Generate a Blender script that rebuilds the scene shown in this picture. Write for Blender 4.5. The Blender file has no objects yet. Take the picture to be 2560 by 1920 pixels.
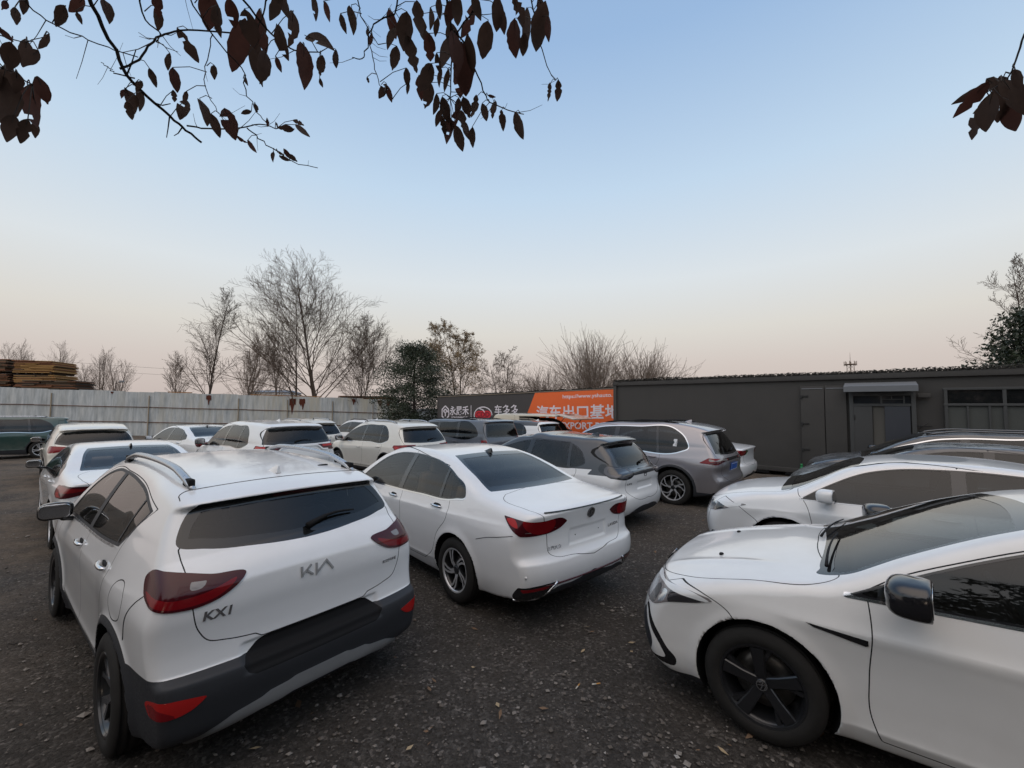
import bpy, bmesh, math, random
import numpy as np
from mathutils import Vector, Matrix
R_ = math.radians
scene = bpy.context.scene
# ---------------------------------------------------------------- camera, sky, sun, exposure
cam_d = bpy.data.cameras.new('camera'); cam = bpy.data.objects.new('camera', cam_d); scene.collection.objects.link(cam)
cam_d.sensor_width = 36; cam_d.lens = 36*1060/2560; cam_d.clip_start = .05; cam_d.clip_end = 6000
cam.location = (0, 0, 1.95); cam.rotation_euler = (R_(90+3.5), 0, 0); scene.camera = cam
world = bpy.data.worlds.new('World'); scene.world = world; world.use_nodes = True
wn = world.node_tree; wn.nodes.clear()
SUN_EL, SUN_AZ = 2.0, 190.0        # clear dusk: the sun is at the horizon behind the camera
sky = wn.nodes.new('ShaderNodeTexSky'); sky.sky_type = 'NISHITA'; sky.sun_disc = False
sky.sun_elevation = R_(SUN_EL); sky.sun_rotation = R_(SUN_AZ); sky.altitude = 50; sky.air_density = 1.2; sky.dust_density = 2.0; sky.ozone_density = 3.0
bg = wn.nodes.new('ShaderNodeBackground'); bg.inputs['Strength'].default_value = .15; wo = wn.nodes.new('ShaderNodeOutputWorld')
_tc = wn.nodes.new('ShaderNodeTexCoord'); _sx = wn.nodes.new('ShaderNodeSeparateXYZ'); wn.links.new(_tc.outputs['Generated'], _sx.inputs[0])
_rp = wn.nodes.new('ShaderNodeValToRGB'); wn.links.new(_sx.outputs['Z'], _rp.inputs[0])      # hazy dusk air by height: rose grey at the horizon, pale, then blue
_st = [(0, (.64, .545, .51)), (.10, (.745, .66, .615)), (.173, (.82, .785, .725)), (.281, (.825, .875, .905)), (.457, (.62, .785, .96)), (.672, (.375, .56, .84)), (1, (.24, .40, .68))]
while len(_rp.color_ramp.elements) < len(_st): _rp.color_ramp.elements.new(.5)
for _e, (_p, _c) in zip(_rp.color_ramp.elements, _st): _e.position = _p; _e.color = (*_c, 1)
_v = wn.nodes.new('ShaderNodeVectorMath'); _v.operation = 'SCALE'; _v.inputs['Scale'].default_value = 1/.15; wn.links.new(_rp.outputs[0], _v.inputs[0])
_mx = wn.nodes.new('ShaderNodeMix'); _mx.data_type = 'RGBA'; _mx.inputs['Factor'].default_value = .86; wn.links.new(sky.outputs[0], _mx.inputs['A']); wn.links.new(_v.outputs[0], _mx.inputs['B'])
# broad warm glow lobe added to the sky near the zenith to brighten roofs
_d = wn.nodes.new('ShaderNodeVectorMath'); _d.operation = 'DOT_PRODUCT'; _d.inputs[1].default_value = (-.12, -.34, .933); wn.links.new(_tc.outputs['Generated'], _d.inputs[0])
_q = wn.nodes.new('ShaderNodeMapRange'); _q.interpolation_type = 'SMOOTHSTEP'; _q.inputs['From Min'].default_value = .60; _q.inputs['From Max'].default_value = 1; wn.links.new(_d.outputs['Value'], _q.inputs['Value'])
_g = wn.nodes.new('ShaderNodeVectorMath'); _g.operation = 'SCALE'; _g.inputs[0].default_value = (1.35/.15, 1.03/.15, .68/.15); wn.links.new(_q.outputs[0], _g.inputs['Scale'])
_a = wn.nodes.new('ShaderNodeVectorMath'); wn.links.new(_mx.outputs['Result'], _a.inputs[0]); wn.links.new(_g.outputs[0], _a.inputs[1])
wn.links.new(_a.outputs[0], bg.inputs[0]); wn.links.new(bg.outputs[0], wo.inputs[0])
sd = bpy.data.lights.new('sun', 'SUN'); sd.energy = .2; sd.angle = R_(12); sd.color = (1, .82, .62)
sun = bpy.data.objects.new('sun', sd); scene.collection.objects.link(sun)
scene.view_settings.view_transform = 'Standard'; scene.view_settings.look = 'None'; scene.view_settings.exposure = 0; scene.view_settings.gamma = 1
def _sun():
    a, e = R_(SUN_AZ), R_(7); d = Vector((math.sin(a)*math.cos(e), math.cos(a)*math.cos(e), math.sin(e)))
    sun.rotation_euler = d.to_track_quat('Z', 'Y').to_euler()
_sun()
# ---------------------------------------------------------------- materials
def nm(name):
    m = bpy.data.materials.new(name); m.use_nodes = True; m.node_tree.nodes.clear(); return m, m.node_tree.nodes, m.node_tree.links
def principled(name, col, rough=.5, metal=0, coat=0, spec=.5, noise=None, coat_rough=.03):
    """noise = (scale, amount, rough_amount)"""
    m, n, l = nm(name); o = n.new('ShaderNodeOutputMaterial'); p = n.new('ShaderNodeBsdfPrincipled')
    p.inputs['Base Color'].default_value = (*col, 1); p.inputs['Roughness'].default_value = rough; p.inputs['Metallic'].default_value = metal
    p.inputs['Coat Weight'].default_value = coat; p.inputs['Coat Roughness'].default_value = coat_rough; p.inputs['Specular IOR Level'].default_value = spec
    if noise:
        tc = n.new('ShaderNodeTexCoord'); t = n.new('ShaderNodeTexNoise'); t.inputs['Scale'].default_value = noise[0]; t.inputs['Detail'].default_value = 8; t.inputs['Roughness'].default_value = .65
        l.new(tc.outputs['Object'], t.inputs['Vector'])
        mx = n.new('ShaderNodeMix'); mx.data_type = 'RGBA'; mx.inputs['A'].default_value = (*[c*(1-noise[1]) for c in col], 1); mx.inputs['B'].default_value = (*[min(1, c*(1+noise[1])) for c in col], 1)
        l.new(t.outputs['Fac'], mx.inputs['Factor']); l.new(mx.outputs['Result'], p.inputs['Base Color'])
        if len(noise) > 2:
            r = n.new('ShaderNodeMapRange'); r.inputs['From Min'].default_value = .35; r.inputs['From Max'].default_value = .7
            r.inputs['To Min'].default_value = max(0, rough-noise[2]); r.inputs['To Max'].default_value = min(1, rough+noise[2])
            l.new(t.outputs['Fac'], r.inputs['Value']); l.new(r.outputs['Result'], p.inputs['Roughness'])
    l.new(p.outputs[0], o.inputs[0]); return m
def paint(name, col, dust=.12, flake=0, coat=1.0, rough=.35):
    """car paint: clear coat, a thin film of settled dust (more on faces that look up) and streaks"""
    m, n, l = nm(name); o = n.new('ShaderNodeOutputMaterial'); p = n.new('ShaderNodeBsdfPrincipled')
    tc = n.new('ShaderNodeTexCoord'); g = n.new('ShaderNodeNewGeometry'); sx = n.new('ShaderNodeSeparateXYZ'); l.new(g.outputs['True Normal'], sx.inputs[0])
    t = n.new('ShaderNodeTexNoise'); t.inputs['Scale'].default_value = 2.2; t.inputs['Detail'].default_value = 10; t.inputs['Roughness'].default_value = .7; l.new(tc.outputs['Object'], t.inputs['Vector'])
    up = n.new('ShaderNodeMapRange'); up.inputs['From Min'].default_value = .1; up.inputs['From Max'].default_value = 1; up.inputs['To Min'].default_value = .25; l.new(sx.outputs['Z'], up.inputs['Value'])
    nz = n.new('ShaderNodeMapRange'); nz.inputs['From Min'].default_value = .38; nz.inputs['From Max'].default_value = .68; l.new(t.outputs['Fac'], nz.inputs['Value'])
    mu = n.new('ShaderNodeMath'); mu.operation = 'MULTIPLY'; l.new(up.outputs[0], mu.inputs[0]); l.new(nz.outputs[0], mu.inputs[1])
    m2 = n.new('ShaderNodeMath'); m2.operation = 'MULTIPLY'; m2.inputs[1].default_value = dust; l.new(mu.outputs[0], m2.inputs[0])
    # road film low on the body
    so = n.new('ShaderNodeSeparateXYZ'); l.new(tc.outputs['Object'], so.inputs[0])
    lo = n.new('ShaderNodeMapRange'); lo.inputs['From Min'].default_value = .75; lo.inputs['From Max'].default_value = .2; lo.inputs['To Max'].default_value = .35*min(1, dust*4); l.new(so.outputs['Z'], lo.inputs['Value'])
    t2 = n.new('ShaderNodeTexNoise'); t2.inputs['Scale'].default_value = 9; t2.inputs['Detail'].default_value = 8; l.new(tc.outputs['Object'], t2.inputs['Vector'])
    ml = n.new('ShaderNodeMath'); ml.operation = 'MULTIPLY'; l.new(lo.outputs[0], ml.inputs[0]); l.new(t2.outputs['Fac'], ml.inputs[1])
    ad = n.new('ShaderNodeMath'); ad.operation = 'ADD'; ad.use_clamp = True; l.new(m2.outputs[0], ad.inputs[0]); l.new(ml.outputs[0], ad.inputs[1])
    mx = n.new('ShaderNodeMix'); mx.data_type = 'RGBA'; mx.inputs['A'].default_value = (*col, 1); mx.inputs['B'].default_value = (.30, .27, .23, 1)
    l.new(ad.outputs[0], mx.inputs['Factor']); l.new(mx.outputs['Result'], p.inputs['Base Color'])
    cr = n.new('ShaderNodeMapRange'); cr.inputs['To Min'].default_value = .03; cr.inputs['To Max'].default_value = .28; cr.inputs['From Max'].default_value = .25; l.new(ad.outputs[0], cr.inputs['Value']); l.new(cr.outputs[0], p.inputs['Coat Roughness'])
    p.inputs['Roughness'].default_value = rough; p.inputs['Metallic'].default_value = flake; p.inputs['Coat Weight'].default_value = coat
    l.new(p.outputs[0], o.inputs[0]); return m
def glass(name, tint, refl=1.0, dust=.02):
    m, n, l = nm(name); o = n.new('ShaderNodeOutputMaterial'); tr = n.new('ShaderNodeBsdfTransparent'); tr.inputs[0].default_value = (*tint, 1)
    gl = n.new('ShaderNodeBsdfGlossy'); gl.inputs['Roughness'].default_value = .015; f = n.new('ShaderNodeFresnel'); f.inputs['IOR'].default_value = 1.55
    mu = n.new('ShaderNodeMath'); mu.operation = 'MULTIPLY'; mu.use_clamp = True; mu.inputs[1].default_value = 1.15*refl; l.new(f.outputs[0], mu.inputs[0])
    mx = n.new('ShaderNodeMixShader'); l.new(mu.outputs[0], mx.inputs[0]); l.new(tr.outputs[0], mx.inputs[1]); l.new(gl.outputs[0], mx.inputs[2])
    df = n.new('ShaderNodeBsdfDiffuse'); df.inputs[0].default_value = (.34, .32, .29, 1); t = n.new('ShaderNodeTexNoise'); t.inputs['Scale'].default_value = 3; t.inputs['Detail'].default_value = 8
    tc = n.new('ShaderNodeTexCoord'); l.new(tc.outputs['Object'], t.inputs['Vector'])
    r = n.new('ShaderNodeMapRange'); r.inputs['From Min'].default_value = .35; r.inputs['From Max'].default_value = .7; r.inputs['To Min'].default_value = dust*.3; r.inputs['To Max'].default_value = dust*1.7; l.new(t.outputs['Fac'], r.inputs['Value'])
    m2 = n.new('ShaderNodeMixShader'); l.new(r.outputs[0], m2.inputs[0]); l.new(mx.outputs[0], m2.inputs[1]); l.new(df.outputs[0], m2.inputs[2]); l.new(m2.outputs[0], o.inputs[0]); return m
M = dict(
    white=paint('white_paint', (.80, .81, .82)), pearl=paint('pearl_white_paint', (.78, .78, .77), .14), cream=paint('cream_white_paint', (.74, .72, .66), .2),
    ivory=paint('ivory_van_paint', (.58, .53, .42), .3), grey_metal=paint('warm_grey_metallic_paint', (.345, .325, .340), .08, .6, 1, .30), slate=paint('slate_blue_paint', (.075, .088, .115), .3, .1),
    dark=paint('dark_grey_metallic_paint', (.050, .053, .06), .45, .3), green=paint('dark_green_paint', (.012, .05, .045), .25, .2), roof_black=paint('gloss_black_roof_paint', (.022, .025, .032), .09),
    cladding=principled('black_grained_plastic', (.030, .032, .037), .55, spec=.35, noise=(60, .25, .1)), gloss_black=principled('gloss_black_trim', (.012, .012, .014), .12, coat=.5),
    rubber=principled('tyre_rubber', (.022, .021, .020), .75, spec=.25, noise=(20, .35)), chrome=principled('chrome', (.72, .73, .75), .12, 1), satin=principled('satin_silver', (.5, .51, .53), .32, .9, noise=(30, .1, .08)),
    skid=principled('silver_skid_plate_paint', (.36, .37, .38), .4, .35, noise=(8, .15, .1)), black=principled('flat_black', (.01, .01, .011), .75, spec=.2), liner=principled('dark_interior_trim', (.035, .034, .034), .8, noise=(12, .3)),
    seat=principled('seat_cloth', (.055, .052, .05), .85, noise=(25, .3)), seat_beige=principled('beige_seat_leather', (.28, .22, .16), .6, noise=(18, .15)), gap=principled('panel_gap_shadow_black', (.008, .008, .009), .9),
    red=principled('red_lamp_lens', (.19, .006, .010), .14, coat=.2, spec=.3), red_dark=principled('dark_red_lamp_lens', (.055, .004, .008), .10, coat=.25, spec=.3), red_bright=principled('bright_red_reflector', (.42, .015, .014), .16, coat=.2, spec=.3), clear=principled('clear_lamp_lens', (.20, .185, .185), .06, coat=1),
    smoke=principled('smoked_lamp_lens', (.03, .03, .033), .05, coat=1), lamp_silver=principled('lamp_reflector_silver', (.62, .64, .66), .18, .9), drl=principled('light_guide_white', (.75, .77, .78), .2, coat=1),
    glass=glass('clear_green_tinted_glass', (.62, .68, .65)), glass_dark=glass('privacy_tinted_glass', (.17, .19, .20), 1.0, .010), glass_mid=glass('medium_tinted_glass', (.62, .60, .55)), frit=principled('black_glass_border', (.012, .013, .014), .06, coat=.3),
    silver=principled('machined_alloy', (.58, .59, .61), .38, .55, noise=(40, .08, .06)), rim_black=principled('black_painted_alloy', (.02, .021, .024), .3, .3, coat=.4), rim_grey=principled('grey_painted_alloy', (.12, .12, .13), .35, .6),
    plate_blue=principled('blue_number_plate', (.02, .11, .45), .4), plate_white=principled('plate_white_characters', (.75, .77, .8), .5), disc=principled('brake_disc_steel', (.2, .19, .18), .4, .8, noise=(15, .3)),
    lettering=principled('chrome_lettering', (.45, .46, .48), .22, .9), lettering_dark=principled('dark_lettering', (.05, .05, .055), .3, .5), paper=principled('window_sticker_paper', (.7, .72, .75), .7),
)
# ---------------------------------------------------------------- geometry engine
def smooth_curve(pts, closed=False, n=14):
    """cubic curve through pts; a third value 1 marks a corner"""
    P = np.array([p[:2] for p in pts], float); c = [len(p) > 2 and p[2] for p in pts]; N = len(P)
    m = N if closed else N - 1; out = []
    def tan(i):
        if c[i % N]: return None
        if not closed and (i == 0 or i == N - 1): return None
        a, b, d = P[(i - 1) % N], P[i % N], P[(i + 1) % N]
        l0, l1 = np.linalg.norm(b - a) + 1e-9, np.linalg.norm(d - b) + 1e-9
        return ((b - a) / l0 * l1 + (d - b) / l1 * l0) / (l0 + l1)
    for i in range(m):
        a, b = P[i], P[(i + 1) % N]; L = np.linalg.norm(b - a)
        ta, tb = tan(i), tan((i + 1) % N if closed else i + 1); d = (b - a) / (L + 1e-9)
        if ta is None and tb is None: ta = tb = d
        elif ta is None: ta = (3 * d - tb) / 2
        elif tb is None: tb = (3 * d - ta) / 2
        t = np.linspace(0, 1, n, endpoint=False)[:, None]
        out.append((2*t**3-3*t**2+1)*a + (t**3-2*t**2+t)*ta*L + (-2*t**3+3*t**2)*b + (t**3-t**2)*tb*L)
    if not closed: out.append(P[-1:])
    return np.concatenate(out)

def curve1(pts, sm=.02):
    """smooth 1-D function through (x, value) pairs"""
    P = np.array(sorted(pts), float)
    if len(P) == 1: return lambda x: np.full(np.shape(x), P[0, 1])
    lo, hi = P[0, 0] - .3, P[-1, 0] + .3; xs = np.arange(lo, hi, .004)
    C = smooth_curve([tuple(p) for p in P], n=24); C = C[np.argsort(C[:, 0], kind='stable')]
    ys = np.interp(xs, C[:, 0], C[:, 1]); r = max(1, int(sm / .004))
    k = np.hanning(2*r+1); k /= k.sum(); ys = np.convolve(np.pad(ys, r, 'edge'), k, 'valid')
    return lambda x: np.interp(x, xs, ys)

def poly_sdf(p, Q, closed=True):
    """signed distance to an outline, exact near it and to its box farther off"""
    q = np.maximum(np.maximum(Q.min(0)-p, p-Q.max(0)), 0); far = np.hypot(q[:, 0], q[:, 1]); near = far < .06
    if closed is True and not near.all():
        out = far+.001
        if near.any(): out[near] = poly_sdf(p[near], Q)
        return out
    A = Q; B = np.roll(Q, -1, 0)
    if not closed: A, B = Q[:-1], Q[1:]
    out = np.empty(len(p)); E = B - A; ee = (E*E).sum(1) + 1e-12
    for s in range(0, len(p), 8000):
        q = p[s:s+8000]; w = q[:, None, :] - A[None]
        t = np.clip((w*E).sum(2)/ee, 0, 1); d = w - t[..., None]*E
        dd = np.sqrt((d*d).sum(2).min(1))
        if closed:
            y = q[:, 1:2]; c1 = (A[None, :, 1] <= y) & (B[None, :, 1] > y); c2 = (A[None, :, 1] > y) & (B[None, :, 1] <= y)
            cr = E[None, :, 0]*w[..., 1] - E[None, :, 1]*w[..., 0]
            wn = (c1 & (cr > 0)).sum(1) - (c2 & (cr < 0)).sum(1)
            dd = np.where(wn != 0, -dd, dd)
        out[s:s+8000] = dd
    return out

class Field2:
    """signed distance to a closed outline, tabulated, smooth lookup"""
    def __init__(s, Q, h=.012, pad=.35):
        s.h = h; s.o = Q.min(0) - pad; n = np.ceil((Q.max(0) + pad - s.o)/h).astype(int) + 1
        gx = s.o[0] + h*np.arange(n[0]); gz = s.o[1] + h*np.arange(n[1])
        n = -(-n//6)*6+1; s.n = n; gx = s.o[0] + h*np.arange(n[0]); gz = s.o[1] + h*np.arange(n[1])
        C = np.stack(np.meshgrid(gx[::6], gz[::6], indexing='ij'), -1).reshape(-1, 2); m = n//6+1
        K = poly_sdf(np.concatenate([C, [Q.min(0)-9, Q.max(0)+9]]), Q, 'all')[:-2].reshape(m)
        t = np.arange(6)/6; a = np.repeat(K[:-1], 6, 0); b = np.repeat(K[1:], 6, 0); t0 = np.tile(t, m[0]-1)[:, None]; X = np.concatenate([a*(1-t0)+b*t0, K[-1:]])
        a = np.repeat(X[:, :-1], 6, 1); b = np.repeat(X[:, 1:], 6, 1); t1 = np.tile(t, m[1]-1)[None]; s.T = np.concatenate([a*(1-t1)+b*t1, X[:, -1:]], 1)
        G = np.stack(np.meshgrid(gx, gz, indexing='ij'), -1); k = np.abs(s.T) < 8*h; s.T[k] = poly_sdf(G[k], Q, 'all')
    def fast(s, x, z):
        u = np.clip((x-s.o[0])/s.h, 0, s.n[0]-1.001); v = np.clip((z-s.o[1])/s.h, 0, s.n[1]-1.001)
        i = u.astype(int); j = v.astype(int); u = u-i; v = v-j; T = s.T
        return (T[i, j]*(1-u)+T[i+1, j]*u)*(1-v) + (T[i, j+1]*(1-u)+T[i+1, j+1]*u)*v
    def fine(s, x, z):
        u = np.clip((x-s.o[0])/s.h, 1, s.n[0]-2.001); v = np.clip((z-s.o[1])/s.h, 1, s.n[1]-2.001)
        i = u.astype(int); j = v.astype(int); u = u-i; v = v-j
        def B(t): return ((1-t)**3/6, (3*t**3-6*t*t+4)/6, (-3*t**3+3*t*t+3*t+1)/6, t**3/6)
        bu, bv = B(u), B(v); r = 0
        for a in range(4):
            for b in range(4): r = r + bu[a]*bv[b]*s.T[i+a-1, j+b-1]
        return r

def smax(a, b, k): h = np.clip(.5 + .5*(a-b)/k, 0, 1); return b + (a-b)*h + k*h*(1-h)
def smin(a, b, k): return -smax(-a, -b, k)
def sstep(a, b, x): t = np.clip((x-a)/(b-a), 0, 1); return t*t*(3-2*t)

def surface_net(fun, lo, hi, h, refine=None, it=3):
    """quads-to-triangles iso-surface of fun; returns verts, tris, normals"""
    ax = [np.arange(l, u + h, h) for l, u in zip(lo, hi)]; n = [len(a) for a in ax]
    F = np.empty(n, np.float32)
    Y, Z = np.meshgrid(ax[1], ax[2], indexing='ij')
    st = max(1, int(1.5e6 // Y.size))
    for i in range(0, n[0], st):
        xs = ax[0][i:i+st]; S = (len(xs),) + Y.shape
        F[i:i+st] = fun(np.broadcast_to(xs[:, None, None], S), np.broadcast_to(Y, S), np.broadcast_to(Z, S), True)
    S = F < 0; m = [k-1 for k in n]
    cnt = np.zeros(m, np.int8); c8 = []
    for a in (0, 1):
        for b in (0, 1):
            for c in (0, 1): cnt += S[a:a+m[0], b:b+m[1], c:c+m[2]]
    act = (cnt > 0) & (cnt < 8); idx = np.full(m, -1, np.int64); I = np.argwhere(act); idx[act] = np.arange(len(I))
    acc = np.zeros((len(I), 3)); num = np.zeros(len(I))
    for d in range(3):
        o = [k for k in range(3) if k != d]
        for a in (0, 1):
            for b in (0, 1):
                p = np.zeros(3, int); p[o[0]] = a; p[o[1]] = b; q = p.copy(); q[d] = 1
                f0 = F[tuple((I+p).T)]; f1 = F[tuple((I+q).T)]; ok = (f0 < 0) != (f1 < 0)
                t = np.where(ok, f0/(f0-f1+1e-12*(~ok)), 0); P = np.tile(p.astype(float), (len(I), 1)); P[:, d] = t
                acc[ok] += P[ok]; num[ok] += 1
    V = np.array(lo) + h*(I + acc/num[:, None]); T = []
    for d in range(3):
        o = [(d+1) % 3, (d+2) % 3]
        sl0 = [slice(1, m[k]) for k in range(3)]; sl0[d] = slice(0, m[d])
        sl1 = list(sl0); sl1[d] = slice(1, n[d])
        a = S[tuple(sl0)]; b = S[tuple(sl1)]; E = np.argwhere(a != b)
        if not len(E): continue
        base = np.array([s.start for s in sl0]); s0 = a[tuple(E.T)]; E = E + base
        def cell(u, v):
            q = E.copy(); q[:, o[0]] -= u; q[:, o[1]] -= v; return idx[tuple(q.T)]
        c00, c10, c11, c01 = cell(0, 0), cell(1, 0), cell(1, 1), cell(0, 1)
        Q = np.stack([c00, c10, c11, c01], 1); Q[~s0] = Q[~s0][:, ::-1]
        T += [Q[:, [0, 1, 2]], Q[:, [0, 2, 3]]]
    T = np.concatenate(T)
    fr = refine or fun
    def fv(P): return fr(P[:, 0], P[:, 1], P[:, 2], False)
    def grad(P, e):
        g = np.empty_like(P)
        for d in range(3):
            D = np.zeros(3); D[d] = e; g[:, d] = (fv(P+D)-fv(P-D))/(2*e)
        return g
    for k in range(it):
        g = grad(V, h*.3); st = fv(V)[:, None]*g/((g*g).sum(1)[:, None]+1e-6)
        l = np.linalg.norm(st, axis=1)[:, None]; V = V - st*np.minimum(1, .5*h/(l+1e-9))
    g = grad(V, min(.006, h*.4)); N = g/(np.linalg.norm(g, axis=1)[:, None]+1e-9)
    return V, T, N

class Shell:
    """triangle shell that can be cut exactly along the zero line of a function of position"""
    def __init__(s, V, T, N): s.V, s.T, s.N = V, T, N; s.L = np.zeros(len(T), int); s.names = ['body']
    def cut(s, g):
        g = np.where(np.abs(g) < 1e-5, 1e-5, g); G = g[s.T] < 0; k = G.sum(1); mix = (k > 0) & (k < 3)
        if not mix.any(): return g
        T = s.T[mix]; Gm = G[mix]; L = s.L[mix]
        lone = np.where(k[mix] == 1, Gm.argmax(1), (~Gm).argmax(1)); r = np.arange(len(T))
        a, b, c = T[r, lone], T[r, (lone+1) % 3], T[r, (lone+2) % 3]
        e = np.concatenate([np.stack([a, b], 1), np.stack([a, c], 1)]); e.sort(1)
        u, inv = np.unique(e, axis=0, return_inverse=True); inv = inv.ravel()
        t = (g[u[:, 0]]/(g[u[:, 0]]-g[u[:, 1]]))[:, None]; n0 = len(s.V)
        nV = s.V[u[:, 0]]*(1-t)+s.V[u[:, 1]]*t; nN = s.N[u[:, 0]]*(1-t)+s.N[u[:, 1]]*t
        nN /= np.linalg.norm(nN, axis=1)[:, None]+1e-9
        s.V = np.concatenate([s.V, nV]); s.N = np.concatenate([s.N, nN]); g = np.concatenate([g, np.zeros(len(u))])
        ab = n0+inv[:len(T)]; ac = n0+inv[len(T):]
        new = np.concatenate([np.stack([a, ab, ac], 1), np.stack([ab, b, c], 1), np.stack([ab, c, ac], 1)])
        s.T = np.concatenate([s.T[~mix], new]); s.L = np.concatenate([s.L[~mix], np.tile(L, 3)])
        return g
    def label(s, fun, name, only=('body',), keep=None):
        """cut along fun = 0 and name the inside; only = labels that may be renamed"""
        g = s.cut(fun(s.V)); c = g[s.T].sum(1) < 0
        ids = [s.names.index(o) for o in only if o in s.names]
        if name not in s.names: s.names.append(name)
        s.L[c & np.isin(s.L, ids)] = s.names.index(name)
    def take(s, names):
        ids = [s.names.index(o) for o in names if o in s.names]
        T = s.T[np.isin(s.L, ids)]; L = s.L[np.isin(s.L, ids)]
        u, inv = np.unique(T, return_inverse=True)
        return s.V[u], inv.reshape(-1, 3), s.N[u], L
# ---------------------------------------------------------------- object helpers
def link(name, me, mat=None, parent=None, mats=None):
    o = bpy.data.objects.new(name, me); scene.collection.objects.link(o)
    for x in (mats or ([mat] if mat else [])): me.materials.append(x)
    if parent: o.parent = parent
    return o
def tag(o, label, cat, group=None):
    o['label'] = label; o['category'] = cat
    if group: o['group'] = group
    return o
def empty(name, loc=(0, 0, 0), rz=0):
    o = bpy.data.objects.new(name, None); scene.collection.objects.link(o); o.location = loc; o.rotation_euler = (0, 0, rz); o.empty_display_size = .2; return o
def mesh_np(name, V, T, N=None, mi=None):
    me = bpy.data.meshes.new(name); T = np.asarray(T, np.int32); k = T.shape[1]
    me.vertices.add(len(V)); me.vertices.foreach_set('co', np.ascontiguousarray(V, np.float32).ravel())
    me.loops.add(T.size); me.loops.foreach_set('vertex_index', T.ravel())
    me.polygons.add(len(T)); me.polygons.foreach_set('loop_start', np.arange(0, T.size, k, dtype=np.int32))
    me.polygons.foreach_set('use_smooth', np.ones(len(T), bool))
    if mi is not None: me.polygons.foreach_set('material_index', np.asarray(mi, np.int32))
    me.update(calc_edges=True); me.validate(clean_customdata=False)
    if N is not None: me.normals_split_custom_set_from_vertices(N.tolist())
    return me
class MB:
    """collects simple solids into one mesh"""
    def __init__(s): s.v, s.f, s.m, s.sm = [], [], [], []; s.cur = 0
    def add(s, v, f, smooth=False):
        o = len(s.v); s.v += [tuple(p) for p in v]; s.f += [tuple(i+o for i in q) for q in f]; s.m += [s.cur]*len(f); s.sm += [smooth]*len(f)
    def box(s, c, d, rot=None, bev=0):
        x, y, z = [k/2 for k in d]; R = rot or Matrix.Identity(3); c = Vector(c)
        if bev:
            b = min(bev, x*.9, y*.9, z*.9); bm = bmesh.new(); bmesh.ops.create_cube(bm, size=1); bmesh.ops.scale(bm, vec=d, verts=bm.verts)
            bmesh.ops.bevel(bm, geom=bm.edges[:], offset=b, segments=2, affect='EDGES', profile=.7); bm.verts.index_update()
            s.add([c+R@v.co for v in bm.verts], [[v.index for v in f.verts] for f in bm.faces], True); bm.free(); return
        v = [c+R@Vector((i*x, j*y, k*z)) for k in (-1, 1) for j in (-1, 1) for i in (-1, 1)]
        s.add(v, [(0, 2, 3, 1), (4, 5, 7, 6), (0, 1, 5, 4), (2, 6, 7, 3), (0, 4, 6, 2), (1, 3, 7, 5)])
    def tube(s, pts, rad, n=8, cap=True, flat=1.0, up=(0, 0, 1)):
        P = [Vector(p) for p in pts]; rad = rad if hasattr(rad, '__len__') else [rad]*len(P); v, f = [], []; u = Vector(up); ref = None
        for i, p in enumerate(P):
            t = (P[min(i+1, len(P)-1)]-P[max(i-1, 0)]).normalized()
            if ref is None: ref = (u - t*u.dot(t)); ref = ref.normalized() if ref.length > 1e-4 else t.orthogonal().normalized()
            ref = (ref - t*ref.dot(t)).normalized(); b = t.cross(ref)
            for k in range(n):
                a = 2*math.pi*k/n; v.append(p + (b*math.cos(a) + ref*math.sin(a)*flat)*rad[i])
        for i in range(len(P)-1):
            for k in range(n): f.append((i*n+k, i*n+(k+1) % n, (i+1)*n+(k+1) % n, (i+1)*n+k))
        if cap: f += [tuple(range(n))[::-1], tuple((len(P)-1)*n+k for k in range(n))]
        s.add(v, f, True)
    def lathe(s, prof, n=48, axis='Y', c=(0, 0, 0), closed=False):
        """prof = (radius, offset along the axis)"""
        v, f = [], []; k = len(prof)
        for i in range(n):
            a = 2*math.pi*i/n
            for r, h in prof:
                q = (r*math.cos(a), h, r*math.sin(a)) if axis == 'Y' else (r*math.cos(a), r*math.sin(a), h)
                v.append((q[0]+c[0], q[1]+c[1], q[2]+c[2]))
        for i in range(n):
            j = (i+1) % n
            for q in range(k if closed else k-1): f.append((i*k+q, i*k+(q+1) % k, j*k+(q+1) % k, j*k+q))
        s.add(v, f, True)
    def prism(s, outline, a, b, frame=None):
        """outline of 2-D points swept from depth a to b; frame = 3x3 columns (u, v, depth) and origin"""
        Rm, o = frame or (Matrix.Identity(3), Vector((0, 0, 0))); n = len(outline); v = [o+Rm@Vector((p[0], p[1], d)) for d in (a, b) for p in outline]
        s.add(v, [tuple(range(n))[::-1], tuple(range(n, 2*n))]+[(i, (i+1) % n, n+(i+1) % n, n+i) for i in range(n)])
    def build(s, name, mat=None, parent=None, mats=None, auto=None):
        me = bpy.data.meshes.new(name); me.from_pydata(s.v, [], s.f); me.polygons.foreach_set('use_smooth', s.sm); me.polygons.foreach_set('material_index', s.m); me.update()
        bm = bmesh.new(); bm.from_mesh(me); bmesh.ops.recalc_face_normals(bm, faces=bm.faces); bm.to_mesh(me); bm.free()
        if auto: 
            try: me.set_sharp_from_angle(angle=R_(auto))
            except Exception: pass
        return link(name, me, mat, parent, mats)
_font_cache = {}
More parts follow.
